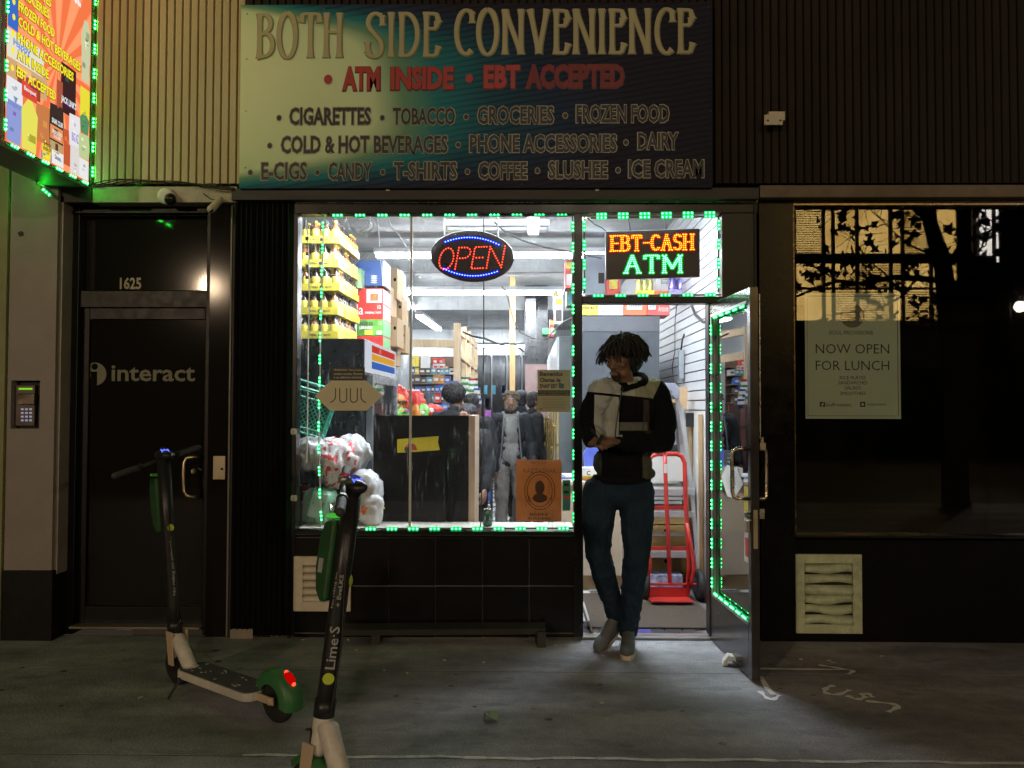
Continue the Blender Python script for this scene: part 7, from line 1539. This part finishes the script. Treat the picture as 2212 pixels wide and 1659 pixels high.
# dreadlocks
mb = MB(); random.seed(14); mb.ell(hq(0, -.030, .050), (.098, .108, .090), HMm, 22); mb.ell(hq(0, -.070, -.015), (.092, .062, .080), HMm, 18); mb.ell(hq(.055, -.03, .0), (.045, .06, .07), HMm, 14); mb.ell(hq(-.062, -.03, .0), (.038, .06, .07), HMm, 14)
for k in range(760):
    az = random.uniform(0, 6.283); el = math.asin(random.uniform(-.35, 1)); d = V((math.cos(el) * math.sin(az), math.cos(el) * math.cos(az), math.sin(el)))
    fr_ = d.y
    if fr_ > .45 and el < .25: continue
    p = hq(d.x * .096, d.y * .106 - .030, .050 + d.z * .088); out = (HMm @ V((d.x, d.y, 0)));  out = out.normalized() if out.length > .01 else V((1, 0, 0))
    ln = random.choice((.04, .055, .07, .085, .11)) * random.uniform(.8, 1.1) * (1 if el > 0 else .85)
    if fr_ > .45: ln *= .55 if d.x > .1 else 1.0
    r = random.uniform(.0042, .0075); pts = [p - out * .012 - V((0, 0, .01 * d.z))]; nrm_ = (out * math.cos(el) + V((0, 0, math.sin(el)))); v_ = (nrm_ * (.55 - .35 * max(0, math.sin(el))) + out * (.35 + .4 * max(0, math.sin(el))) + V((random.uniform(-.4, .4), random.uniform(-.4, .4), random.uniform(-.5, .1)))).normalized(); q = V(p)
    for j in range(6):
        q = q + v_ * ln / 6; pts.append(V(q)); v_ = (v_ + V((0, 0, -.6)) + out * random.uniform(-.15, .22) + V((random.uniform(-.5, .5), random.uniform(-.5, .5), random.uniform(-.3, .3)))).normalized()
    mb.tube(pts, [r, r, r * 1.1, r * .95, r, r * .85, r * .5], 6)
part('hair', mb, m_hair, pr_, smooth=True)
# hoodie
c_ = J; mb = MB()
mb.ell(P(1357, 880, yM + .01), (.165, .118, .17), None, 20); mb.ell(P(1352, 950, yM + .01), (.165, .122, .17), None, 20); mb.ell(P(1344, 1003, yM + .0), (.167, .125, .115), None, 20)
mb.cap(P(1310, 846, yM - .01), P(1404, 846, yM + .04), .074, .076, 16)
limb(mb, [J['sh_r'] + V((.01, 0, -.01)), P(1279, 890, yM - .02), J['el_r'] + V((.008, 0, 0)), J['el_r'].lerp(J['wr_r'], .85)], [.074, .064, .058, .044])
limb(mb, [J['sh_l'] + V((-.01, 0, -.01)), P(1432, 900, yM + .03), J['el_l'] + V((.0, 0, 0)), J['el_l'].lerp(J['wr_l'], .5) + V((0, 0, -.012)), J['el_l'].lerp(J['wr_l'], .86)], [.080, .072, .066, .058, .042])
mb.ell(P(1350, 1022, yM), (.166, .122, .055), None, 18)
hood = remesh('hoodie', mb, None or m_ink, pr_, .0065, 4, .010, .10, fine=.35)
# colour blocks
m_h = D.materials.new('colour_block_fleece'); m_h.use_nodes = True; nt = m_h.node_tree; N = nt.nodes; L = nt.links; b = N['Principled BSDF']; b.inputs['Roughness'].default_value = .9
tcn = N.new('ShaderNodeTexCoord'); sp = N.new('ShaderNodeSeparateXYZ'); L.new(tcn.outputs['Object'], sp.inputs[0])
Xo, Yo, Zo = sp.outputs['X'], sp.outputs['Y'], sp.outputs['Z']
oo = org(pr_)
def wx(px): return P(px, 900, yM - .1).x - oo.x
def wz(py): return Z(py, yM - .1, 1350)
def gt(a, v): return mth('GREATER_THAN', a, v, N, L)
def lt(a, v): return mth('LESS_THAN', a, v, N, L)
def AND(*q):
    r = q[0]
    for k in q[1:]: r = mth('MULTIPLY', r, k, N, L)
    return r
cur = None
def layer(mask, col):
    global cur
    mx = N.new('ShaderNodeMix'); mx.data_type = 'RGBA'; L.new(mask, mx.inputs[0]); mx.inputs[7].default_value = (*col, 1)
    if isinstance(cur, tuple): mx.inputs[6].default_value = (*cur, 1)
    else: L.new(cur, mx.inputs[6])
    cur = mx.outputs[2]
BLK = (.008, .008, .009); LG = (.42, .45, .43); OLV = (.30, .31, .22); DBR = (.055, .042, .042)
cur = BLK
zz = mth('ADD', Zo, mth('MULTIPLY', Xo, .10, N, L), N, L)      # slightly sloping seams
body_m = AND(gt(Xo, wx(1284)), lt(Xo, wx(1402)), lt(Yo, .12))
layer(AND(body_m, lt(Xo, wx(1337)), gt(Zo, wz(958))), LG)
yoke = AND(gt(Xo, wx(1270)), lt(mth('ADD', Xo, mth('MULTIPLY', mth('SUBTRACT', Zo, wz(868), N, L), -.55, N, L), N, L), wx(1409)), gt(zz, wz(857)))
layer(yoke, LG); layer(AND(yoke, gt(Xo, wx(1372))), OLV)
layer(AND(gt(zz, wz(857) - .004), lt(zz, wz(857) + .010)), BLK)
layer(AND(gt(Xo, wx(1390)), lt(Xo, wx(1404)), gt(Zo, wz(935)), lt(zz, wz(858))), DBR)
layer(AND(gt(Xo, wx(1338)), lt(Xo, wx(1400)), lt(Zo, wz(912)), gt(Zo, wz(930)), lt(Yo, .1)), (.14, .15, .13))
layer(AND(gt(Xo, wx(1388)), lt(Zo, wz(975)), gt(Zo, wz(1036))), (.085, .085, .062))
layer(AND(lt(Xo, wx(1300)), lt(Zo, wz(980)), gt(Zo, wz(1036))), (.05, .065, .058))
L.new(cur, b.inputs['Base Color']) if not isinstance(cur, tuple) else None
nzz = N.new('ShaderNodeTexNoise'); nzz.inputs['Scale'].default_value = 260; bp2 = N.new('ShaderNodeBump'); bp2.inputs['Strength'].default_value = .35; bp2.inputs['Distance'].default_value = .004; L.new(nzz.outputs['Fac'], bp2.inputs['Height']); L.new(bp2.outputs[0], b.inputs['Normal'])
b.inputs['Specular IOR Level'].default_value = .1
hood.data.materials.clear(); hood.data.materials.append(m_h)
# zip, hem, cuffs, hood collar
mb = MB(); zp = [P(1346, 838, yM - .125), P(1340, 860, yM - .135), P(1335, 890, yM - .138), P(1330, 930, yM - .140), P(1327, 965, yM - .142)]; mb.tube(zp, .004, 6); part('zip', mb, mat('dark_zip', (.03, .03, .03), .4, .5), pr_)
mb = MB()      # collar of the folded hood: a thick ring round the neck, open at the throat
nb = P(1362, 824, yM + .01)
pts = []; rs_ = []
for k in range(17):
    t = R(-62 + 304 * k / 16); back = (1 - math.cos(t - R(90))) * .0 + max(0, math.sin(t)); pts.append(nb + V((.082 * math.cos(t) , .078 * math.sin(t) - .012, .012 + .028 * back - .035 * max(0, -math.sin(t))))); rs_.append(.019 + .014 * max(0, math.sin(t)))
mb.tube(pts, rs_, 10); mb.cap(pts[0], P(1346, 842, yM - .12), .018, .012, 8); mb.cap(pts[-1], P(1345, 842, yM - .12), .018, .012, 8)
mb.ell(nb + V((.02, .095, -.01)), (.085, .045, .05), None, 14)
remesh('hood_collar', mb, mat('black_fleece', BLK, .9, spec=.1, bump=.3, bscale=260), pr_, .006, 4, .003, .05)
mb = MB(); mb.ell(P(1354, 834, yM - .045), (.055, .045, .035), None, 12); part('tee_collar', mb, mat('grey_green_tee', (.30, .36, .30), .8), pr_, smooth=True)
for p_, q_, r_ in ((J['el_r'].lerp(J['wr_r'], .80), J['wr_r'], .036), (P(1352, 958, yM - .242), J['wr_l'], .036)):
    mb = MB(); mb.cap(p_, q_, r_, r_ * .88, 12); part('cuff', mb, mat('black_fleece'), pr_, smooth=True)
mb = MB(); 
for k in range(24):
    pass
hc_ = P(1343, 1034, yM); mb.lathe([(.0, -.02), (1, -.02), (1.02, .0), (1, .02), (0, .02)], (0, 0, 0), 28)
mb.v = [hc_ + V((v.x * .165, v.y * .122, v.z)) for v in mb.v]; part('hem_band', mb, mat('black_fleece'), pr_, smooth=False)
# held object
mb = MB(); mb.cap(P(1279, 928, yM - .36), P(1290, 945, yM - .34), .006, .005, 8); mb.box(P(1296, 950, yM - .35), (.02, .012, .06), (.3, .5, 0)); part('held_pen', mb, m_ink, pr_)
# jeans
mb = MB(); mb.ell(P(1338, 1062, yM), (.165, .112, .095), None, 18)
limb(mb, [J['hip_r'], J['hip_r'].lerp(J['kn_r'], .5) + V((-.01, 0, 0)), J['kn_r'], J['kn_r'].lerp(J['an_r'], .5) + V((0, .01, 0)), J['an_r'] + V((0, 0, .015))], [.096, .086, .066, .059, .050])
limb(mb, [J['hip_l'], J['hip_l'].lerp(J['kn_l'], .5) + V((.006, 0, 0)), J['kn_l'], J['kn_l'].lerp(J['an_l'], .5) + V((0, .01, 0)), J['an_l'] + V((0, 0, .015))], [.098, .086, .066, .060, .053])
m_jean = mat('blue_denim', (.014, .030, .052), .85, spec=.2, var=.35, scale=7, bump=.4, bscale=350)
remesh('jeans', mb, m_jean, pr_, .0065, 4, .009, .07, fine=.3)
m_shoe = mat('grey_sneaker', (.10, .11, .12), .7, var=.15, scale=30, bump=.3, bscale=200); m_sole = mat('white_rubber_sole', (.55, .48, .42), .6, var=.1)
def shoe(heel, toe, up, nm='shoe', par=pr_, L=.285):
    d = (toe - heel).normalized(); s_ = d.cross(up).normalized(); u = s_.cross(d).normalized(); M = Matrix((d, s_, u)).transposed(); c = lambda a, b_, e: heel + d * a * L + s_ * b_ + u * e
    mb = MB(); mb.cap(c(.16, 0, .05), c(.55, 0, .05), .040, .042, 14); mb.ell(c(.78, 0, .042), (.075, .045, .034), M, 14); mb.cap(c(.2, 0, .05), c(.2, 0, .115), .040, .042, 12); mb.cap(c(.28, 0, .10), c(.62, 0, .06), .034, .034, 12)
    o = remesh(nm, mb, m_shoe, par, .007, 3)
    mb = MB(); n = 22; P_ = []
    for k in range(n):
        t = 6.283 * k / n; x = .5 + .5 * math.cos(t); w = .047 * abs(math.sin(t)) ** .6 * (1 if math.cos(t) > -.2 else .86); P_.append(c(x * 1.0, w * (1 if math.sin(t) > 0 else -1), 0))
    mb.prism(P_, u * .032); q = part('sole', mb, m_sole, o, bevel=.004)
    mb = MB()
    for k in range(5): mb.cap(c(.34 + k * .075, -.022, .103 - k * .009), c(.36 + k * .075, .022, .101 - k * .009), .0032, .0032, 6)
    part('laces', mb, mat('pale_laces', (.35, .36, .33), .8), o)
    mb = MB(); e = 1 if nm == 'shoe' else 1
    for e in (-1, 1): mb.prism([c(.30, e * .0435, .060), c(.40, e * .0445, .036), c(.68, e * .046, .058), c(.44, e * .0455, .046)], s_ * e * .003)
    part('side_flash', mb, mat('dark_flash', (.02, .02, .022), .5), o)
t0 = G(1356, 1424); shoe(t0 + V((.035, .245, 0)), t0 + V((-.004, 0, 0)), V((0, 0, 1)))
shoe(P(1341, 1338, yM + .25), P(1308, 1386, yM + .14), V((-.35, -.85, .35)))

# ---------- people inside
def simple_person(label, px, ptop, y, H, face_deg, top_m, leg_m, hair_m, skin, gait=.12, hands_down=True, scale=1., hair=None, extra=None, shirt=None, group=None):
    x = P(px, ptop, y).x; zt_ = Z(ptop, y, px); k = H / 1.8; Rz = Matrix.Rotation(R(face_deg), 3, 'Z')     # 180 = faces the camera
    base = V((x, y, zt_ - H)) if False else V((x, y, .006))
    def w(a, b, c): return base + Rz @ (V((a, b, c)) * k)
    J = dict(head=w(0, .03, 1.67), HM=Rz, hs=1.0 * k, chest=w(0, 0, 1.30), pelvis=w(0, 0, .98), sh_r=w(.19, 0, 1.45), sh_l=w(-.19, 0, 1.45), el_r=w(.25, -.02, 1.17), el_l=w(-.25, -.02, 1.17), wr_r=w(.27, .10, .93), wr_l=w(-.27, .10, .93),
             ha_r=w(.275, .13, .84), ha_l=w(-.275, .13, .84), palm_r=Rz @ V((-1, 0, 0)), palm_l=Rz @ V((1, 0, 0)), curl_r=.5, curl_l=.5,
             hip_r=w(.10, 0, .93), hip_l=w(-.10, 0, .93), kn_r=w(.11, gait, .52), kn_l=w(-.11, -gait * .3 + .03, .50), an_r=w(.11, gait * 1.2, .09), an_l=w(-.11, -gait * 1.6, .13), toe_r=w(.12, gait * 1.2 + .15, .03), toe_l=w(-.12, -gait * 1.6 + .13, .04))
    rt, body = person(label, J, skin, dict(chest_r=(.15 * k, .10 * k, .17 * k), pelvis_r=(.14 * k, .10 * k, .11 * k)), vox=.011, group=group)
    mb = MB(); mb.ell(w(0, 0, 1.30), (.185 * k, .135 * k, .20 * k), Rz, 16); mb.ell(w(0, 0, 1.05), (.18 * k, .135 * k, .18 * k), Rz, 16); mb.cap(J['sh_l'], J['sh_r'], .075 * k, .075 * k, 12); mb.cap(w(0, -.01, 1.45), w(0, 0, 1.53), .075 * k, .07 * k)
    for s_ in 'lr': limb(mb, [J['sh_' + s_], J['el_' + s_], J['el_' + s_].lerp(J['wr_' + s_], .92)], [.078 * k, .066 * k, .048 * k])
    mb.ell(w(0, 0, .93), (.175 * k, .13 * k, .08 * k), Rz, 14)
    remesh('jacket', mb, top_m, rt, .011, 4, .010, .09)
    mb = MB(); mb.ell(w(0, 0, .92), (.155 * k, .115 * k, .10 * k), Rz, 14)
    for s_ in 'lr': limb(mb, [J['hip_' + s_], J['kn_' + s_], J['an_' + s_] + V((0, 0, .02))], [.10 * k, .078 * k, .062 * k])
    remesh('trousers', mb, leg_m, rt, .012, 4, .010, .07)
    for s_ in 'lr':
        mb = MB(); mb.cap(J['an_' + s_] - Rz @ V((0, .03, .03)), J['toe_' + s_] + V((0, 0, .01)), .045 * k, .040 * k); part('shoe', mb, mat('dark_shoes', (.06, .055, .05), .6), rt, smooth=True)
    def q(a, b, c): return J['head'] + Rz @ (V((a, b, c)) * k)
    if hair == 'afro': 
        mb = MB(); mb.ell(q(0, -.03, .055), V((.118, .122, .105)) * k, Rz, 20); o = remesh('hair', mb, hair_m, rt, .008, 0, .012, .02)
    elif hair in ('short', 'shaggy', 'cap'):
        mb = MB(); mb.ell(q(0, -.022, .042), V((.086, .100, .082)) * k, Rz, 18); mb.ell(q(0, -.055, -.02), V((.076, .055, .07)) * k, Rz, 14)
        if hair == 'shaggy':
            random.seed(6)
            for j in range(110):
                az = random.uniform(0, 6.28); z_ = random.uniform(-.02, .95); d = V((math.sin(az) * math.sqrt(1 - z_ * z_), math.cos(az) * math.sqrt(1 - z_ * z_), z_))
                if d.y > .55 and z_ < .5: continue
                p = q(d.x * .085, d.y * .09 - .02, .035 + d.z * .08); dd_ = (Rz @ d + V((random.uniform(-.5, .5), random.uniform(-.5, .5), random.uniform(-.4, .3)))).normalized(); mb.tube([p, p + dd_ * .02, p + dd_ * .032 + V((0, 0, -.012))], [.012, .009, .003], 5)
        o = remesh('hair', mb, hair_m, rt, .008, 1, .008, .02)
        if hair == 'cap':
            mb = MB(); mb.ell(q(0, -.015, .062), V((.093, .108, .070)) * k, Rz, 18); mb.box(q(0, .10, .05), V((.12, .08, .012)) * k, Rz); part('cap', mb, mat('dark_cap', (.03, .035, .045), .7), rt, smooth=True)
    return rt, w, J, q, k
m_coat = mat('dark_navy_coat', (.008, .010, .015), .8, var=.3, scale=9); m_greyh = mat('grey_sweatshirt', (.20, .20, .19), .9, var=.15, scale=6, grime=.35); m_gtr = mat('stained_grey_trousers', (.19, .175, .16), .9, var=.25, scale=6, grime=.7)
yB = 3.75; HB = Z(845, yB, 1108)
rt, w, J2, q, k = simple_person('bearded man with wild grey hair, open dark jacket over grey hoodie', 1103, 845, yB, HB, 184, m_coat, m_gtr, m_hair2, m_skin2, .12, hair='shaggy')
face_parts(rt, J2['head'], Matrix.Rotation(R(184), 3, 'Z'), k)
mb = MB(); mb.ell(q(0, .062, -.092), V((.048, .036, .045)) * k, None, 14); mb.ell(q(0, .088, -.058), V((.032, .012, .010)) * k, None, 12)
for s_ in (-1, 1): mb.cap(q(s_ * .06, .02, -.03), q(s_ * .045, .05, -.085), .022 * k, .028 * k)
remesh('beard', mb, m_hair2, rt, .007, 1, .006, .015)
mb = MB(); mb.ell(w(0, .065, 1.30), V((.105, .085, .22)) * k, None, 16); mb.ell(w(0, .06, 1.05), V((.115, .09, .20)) * k, None, 16); mb.cap(w(-.05, .05, 1.47), w(.05, .05, 1.47), .05 * k)
for s_ in (-1, 1): mb.cap(w(s_ * .06, .07, 1.47), w(s_ * .085, -.03, 1.52), .03 * k, .03 * k)
remesh('sweatshirt', mb, m_greyh, rt, .009, 3, .006, .06)
for s_ in (-1, 1):
    mb = MB(); mb.tube([w(s_ * .085, .105, 1.50), w(s_ * .10, .155, 1.3), w(s_ * .115, .16, 1.1), w(s_ * .13, .15, .95)], .009 * k, 6); part('jacket_edge', mb, mat('pale_jacket_edge', (.14, .14, .15), .6), rt)
yA = 2.55
rt, w, J3, q, k = simple_person('person with black afro hair and dark hooded top at the till, seen from behind', 980, 832, yA, Z(834, yA, 980), -28, mat('charcoal_hoodie', (.014, .016, .020), .9, var=.2), m_dark, m_hair, m_skin, .0, hair='afro')
mb = MB(); mb.ell(w(0, -.08, 1.49), V((.12, .06, .06)) * k, None, 14); part('hood', mb, mat('charcoal_hoodie'), rt, smooth=True)
yS_ = 1.75
rt, w, J4, q, k = simple_person('short haired customer with a white bag strap, half hidden by the black counter', 1012, 868, yS_, Z(872, yS_, 1010), 150, mat('black_tee', (.009, .010, .012), .85, var=.2), m_dark, mat('dark_hair', (.02, .018, .022), .45, var=.3, scale=60, bump=.5, bscale=200), m_skin2, .0, hair='short')
face_parts(rt, J4['head'], Matrix.Rotation(R(150), 3, 'Z'), k)
mb = MB(); mb.tube([w(-.14, .06, 1.52), w(-.13, .15, 1.38), w(-.13, .155, 1.2), w(-.14, .12, 1.05)], [.017] * 4, 6); part('bag_strap', mb, m_white, rt)
simple_person('person with very short black hair seen behind the short haired customer', 1018, 848, 3.0, Z(850, 3.0, 1018), -10, mat('charcoal_hoodie'), m_dark, m_hair, m_skin, 0., hair='short')
rt, w, J5, q, k = simple_person('man in a dark baseball cap seen from behind, just past the bearded man', 1126, 840, 4.9, Z(843, 4.9, 1126), 5, mat('navy_jumper', (.012, .016, .024), .85, var=.2), m_dark, m_hair, m_skin2, .05, hair='cap')
rt, w, J6, q, k = simple_person('dark haired person in black facing sideways, behind the bearded man', 1152, 843, 4.35, Z(846, 4.35, 1152), -75, mat('black_tee'), m_dark, m_hair, m_skin, .03, hair='short')

# ================================================================== across the street (mirrored in the dark shop window)
def RV(px, py, yv): p = P(px, py, yv); return V((p.x, -p.y, p.z))
YA = 22.0
AB = root('office_building', RV(1900, 860, YA), 'office building across the street with a band of tall lit windows', 'building')
m_bw = mat('dark_building_wall', (.05, .045, .04), .8, var=.2)
xa, xb = RV(1600, 700, YA).x, RV(2085, 700, YA).x; zb_ = RV(1900, 694, YA).z
mb = MB(); mb.mm((-30, -YA - 6, -.14), (40, -YA - .02, zb_ - .12)); mb.mm((-30, -YA - 6, zb_ - .12), (xa + 1.5, -YA - .02, 16)); mb.mm((xb, -YA - 6, zb_ - .12), (40, -YA - .02, 16)); mb.mm((xa + 1.5, -YA - 6, 12.2), (xb, -YA - .02, 16)); part('wall', mb, m_bw, AB)
cols = [(1702, 1716), (1722, 1780), (1785, 1801), (1806, 1853), (1858, 1926), (1931, 1952), (1957, 2014), (2018, 2074)]
rowsz = [(692, 625), (620, 568), (547, 440), (432, 330)]
m_lit = D.materials.new('lit_office_interior'); m_lit.use_nodes = True; nt = m_lit.node_tree; N = nt.nodes; L = nt.links
for n_ in list(N): N.remove(n_)
o_ = N.new('ShaderNodeOutputMaterial'); em = N.new('ShaderNodeEmission'); L.new(em.outputs[0], o_.inputs[0]); em.inputs[1].default_value = 7.5
tcn = N.new('ShaderNodeTexCoord'); nn = N.new('ShaderNodeTexNoise'); nn.inputs['Scale'].default_value = .7; L.new(tcn.outputs['Object'], nn.inputs['Vector']); rr = N.new('ShaderNodeValToRGB'); rr.color_ramp.elements[0].position = .35; rr.color_ramp.elements[0].color = (.62, .36, .085, 1); rr.color_ramp.elements[1].position = .65; rr.color_ramp.elements[1].color = (.95, .62, .20, 1); L.new(nn.outputs['Fac'], rr.inputs[0]); L.new(rr.outputs[0], em.inputs[0])
m_blind = mat('blind_slat', (.32, .22, .08), .7, var=0)
random.seed(8); bl_set = {(1, 2), (6, 2), (4, 1), (5, 1), (3, 0), (4, 0), (6, 0), (7, 0), (1, 3), (5, 3)}
for ci, (p0, p1) in enumerate(cols):
    for ri, (pb, pt) in enumerate(rowsz):
        a = RV(p0, pb, YA); b = RV(p1, pt, YA); x0, x1 = sorted((a.x, b.x)); z0, z1 = sorted((a.z, b.z)); mb = MB(); mb.mm((x0, -YA - .12, z0), (x1, -YA - .10, z1)); pane = part('window_pane', mb, m_lit, AB)
        if (ci, ri) in bl_set:
            mb = MB(); z = z0 + .03
            while z < z1 - .02: mb.mm((x0 + .01, -YA - .085, z), (x1 - .01, -YA - .08, z + .028)); z += .075
            part('blind', mb, m_blind, pane, kind='stuff')
for p in (1719, 1782.5, 1803.5, 1855.5, 1928.5, 1954.5, 2016, 2076):
    a = RV(p, 694, YA); mb = MB(); mb.mm((a.x - .05, -YA - .12, zb_ - .1), (a.x + .05, -YA - .0, 12.2)); part('mullion', mb, m_bw, AB)
for p0, p1 in ((568, 547), (625, 620), (440, 432), (698, 692)):
    a = RV(1900, p0, YA); b = RV(1900, p1, YA); mb = MB(); mb.mm((xa + 1.5, -YA - .13, a.z), (xb, -YA + .03, b.z)); part('spandrel', mb, m_bw, AB)
VS = root('vertical_sign', RV(2125, 560, 20.6), 'tall narrow lit street sign with white letters reading downward, across the street', 'sign')
yv = 20.5; a = RV(2125, 560, yv); mb = MB(); xL = RV(2106, 500, yv).x; xR = RV(2164, 500, yv).x; mb.mm((min(xL, xR), -yv - .15, a.z), (max(xL, xR), -yv - .05, a.z + 4.6)); part('sign_board', mb, mat('black_sign_board', (.015, .015, .015), .5), VS)
m_wlit = glow('white_sign_letters', (.95, .88, .78), 9.); h_ = 2.55; cz = RV(2125, 551, yv).z + h_ / 2
text('Broadway', (RV(2124, 500, yv).x, -yv - .0, cz), h_, .32, m_wlit, VS, ux=(0, 0, -1), uz=(-1, 0, 0), bold=.04)
for p, w_ in ((2137, .025), (2142, .05)):
    x = RV(p, 500, yv).x; mb = MB(); mb.mm((x - w_, -yv - .04, cz - h_ / 2), (x + w_, -yv - .02, cz + h_ / 2)); part('lit_bar', mb, m_wlit, VS)
x = RV(2158, 500, yv).x
for k, (t_, b__) in enumerate(((446, 465), (474, 480), (486, 488), (499, 535), (553, 565))):
    a = RV(2158, b__, yv); b = RV(2158, t_, yv); mb = MB(); mb.mm((x - .03, -yv - .04, a.z), (x + .03, -yv - .02, b.z)); part('lit_bar', mb, m_wlit, VS)
# tree
TY = 7.0; TRE = root('street_tree', V((RV(2045, 690, TY).x, -TY, 0)), 'street tree with large lobed leaves at the kerb, seen mirrored in the dark window', 'tree')
m_bark = mat('tree_bark', (.06, .05, .04), .9, bump=.6, bscale=30)
tp = [RV(2070, 1240, TY), RV(2066, 900, TY), RV(2062, 800, TY), RV(2052, 690, TY), RV(2046, 610, TY), RV(2040, 560, TY), RV(2026, 520, TY), RV(2014, 480, TY), RV(2008, 430, TY), RV(2016, 370, TY), RV(2010, 250, TY)]
tp[0].z = -.05; mb = MB(); mb.tube(tp, [.19, .17, .155, .14, .13, .125, .115, .10, .09, .07, .03], 12); part('trunk', mb, m_bark, TRE, smooth=True)
BR = [([(2044, 605), (1985, 600), (1925, 598), (1870, 612), (1812, 606), (1765, 622), (1722, 640), (1690, 660)], .05), ([(2022, 500), (1995, 462), (1968, 440), (1930, 400)], .055), ([(2050, 570), (2085, 520), (2125, 505), (2160, 490), (2200, 470)], .03), ([(2048, 640), (2100, 600), (2150, 610), (2200, 640)], .03), ([(2040, 560), (1975, 530), (1940, 505), (1905, 470), (1870, 440)], .018), ([(1985, 600), (1950, 640), (1900, 668), (1850, 672), (1790, 680)], .02), ([(2008, 430), (1950, 440), (1890, 445), (1830, 450), (1760, 455), (1718, 448)], .018), ([(1925, 598), (1880, 560), (1850, 520), (1835, 480)], .014), ([(1812, 606), (1775, 580), (1745, 570), (1722, 560)], .012), ([(2052, 690), (2000, 670), (1960, 690), (1900, 700)], .02), ([(2055, 660), (2090, 690), (2130, 680)], .02)]
allp = []
for pts, r in BR:
    P3 = [RV(px, py, TY + .25 * math.sin(i * 1.3 + px)) for i, (px, py) in enumerate(pts)]; mb = MB(); mb.tube(P3, [r * (1 - .75 * i / (len(P3) - 1)) for i in range(len(P3))], 7); part('branch', mb, m_bark, TRE, smooth=True)
    for i in range(len(P3) - 1): allp += [P3[i].lerp(P3[i + 1], t) for t in (0, .33, .66)]
random.seed(17); tw = MB(); lf = MB()
def leaf(c, s, M):
    pts = []
    for k in range(15):
        t = -math.pi / 2 + 2 * math.pi * k / 15; r = s * (.55 + .45 * (k % 3 == 0)) * (1 if k else .2); pts.append(c + M @ V((r * math.cos(t), r * math.sin(t), .02 * math.sin(k))))
    ce = c; n = len(lf.v); lf.add([ce] + pts, [(0, 1 + k, 1 + (k + 1) % 15) for k in range(15)])
for k in range(260):
    p = random.choice(allp); d = V((random.uniform(-1, 1), random.uniform(-.5, .5), random.uniform(-.8, .9))).normalized(); l = random.uniform(.15, .55); e = p + d * l; m_ = p.lerp(e, .5) + V((0, 0, random.uniform(-.05, .05)))
    tw.tube([p, m_, e], [.007, .005, .003], 4, caps=False)
    for j in range(random.choice((0, 1, 1, 2))): leaf(e + V((random.uniform(-.08, .08), random.uniform(-.08, .08), random.uniform(-.08, .08))), random.uniform(.05, .125), Euler((R(90) + random.uniform(-.8, .8), random.uniform(-.8, .8), random.uniform(0, 6))).to_matrix())
for k in range(200):
    px = random.gauss(2110, 45); py = random.uniform(590, 780); p = RV(px, py, TY + random.uniform(-.3, .3)); leaf(p, random.uniform(.07, .14), Euler((R(90) + random.uniform(-1, 1), random.uniform(-1, 1), random.uniform(0, 6))).to_matrix())
part('twigs', tw, m_bark, TRE, kind='stuff'); part('leaves', lf, mat('dark_tree_leaf', (.05, .07, .025), .6), TRE, kind='stuff')
# street lamps
def lamp(px, py, yv, col, watts, label, r=.12, e=60.):
    p = RV(px, py, yv); rt = root('street_lamp', V((p.x, p.y - .0, -.1)), label, 'street lamp'); mb = MB(); mb.tube([V((p.x, p.y - .5, -.1)), V((p.x, p.y - .5, p.z + .4)), V((p.x, p.y - .2, p.z + .5)), V((p.x, p.y, p.z + .3))], [.09, .06, .05, .04], 8); part('pole', mb, m_black, rt)
    mb = MB(); mb.ell(p, r, None, 12); part('lamp_globe', mb, glow('lamp_glow_%d' % int(px), col, e), rt, smooth=True)
    l = D.lights.new('street_lamp_light', 'SPOT'); l.energy = watts; l.color = lin(col); l.shadow_soft_size = .25; o = D.objects.new('street_lamp_light', l); COL.objects.link(o); o.location = p + V((0, .8, 0)); aim_ = V((p.x * .15, 0, 1.8)) - o.location; o.rotation_euler = aim_.to_track_quat('-Z', 'Y').to_euler(); l.spot_size = R(44); l.spot_blend = .8; return rt
lamp(478, 628, 19.5, (1.0, .72, .46), 2300, 'street lamp with an orange globe across the street on the left', .24, 9)
lamp(2206, 662, 19.8, (1.0, .86, .68), 950, 'street lamp with a pale globe across the street on the right', .17, 24)
lamp(1250, 470, 20.5, (1.0, .82, .60), 1100, 'tall street lamp across the street facing the shop', .2, 10)
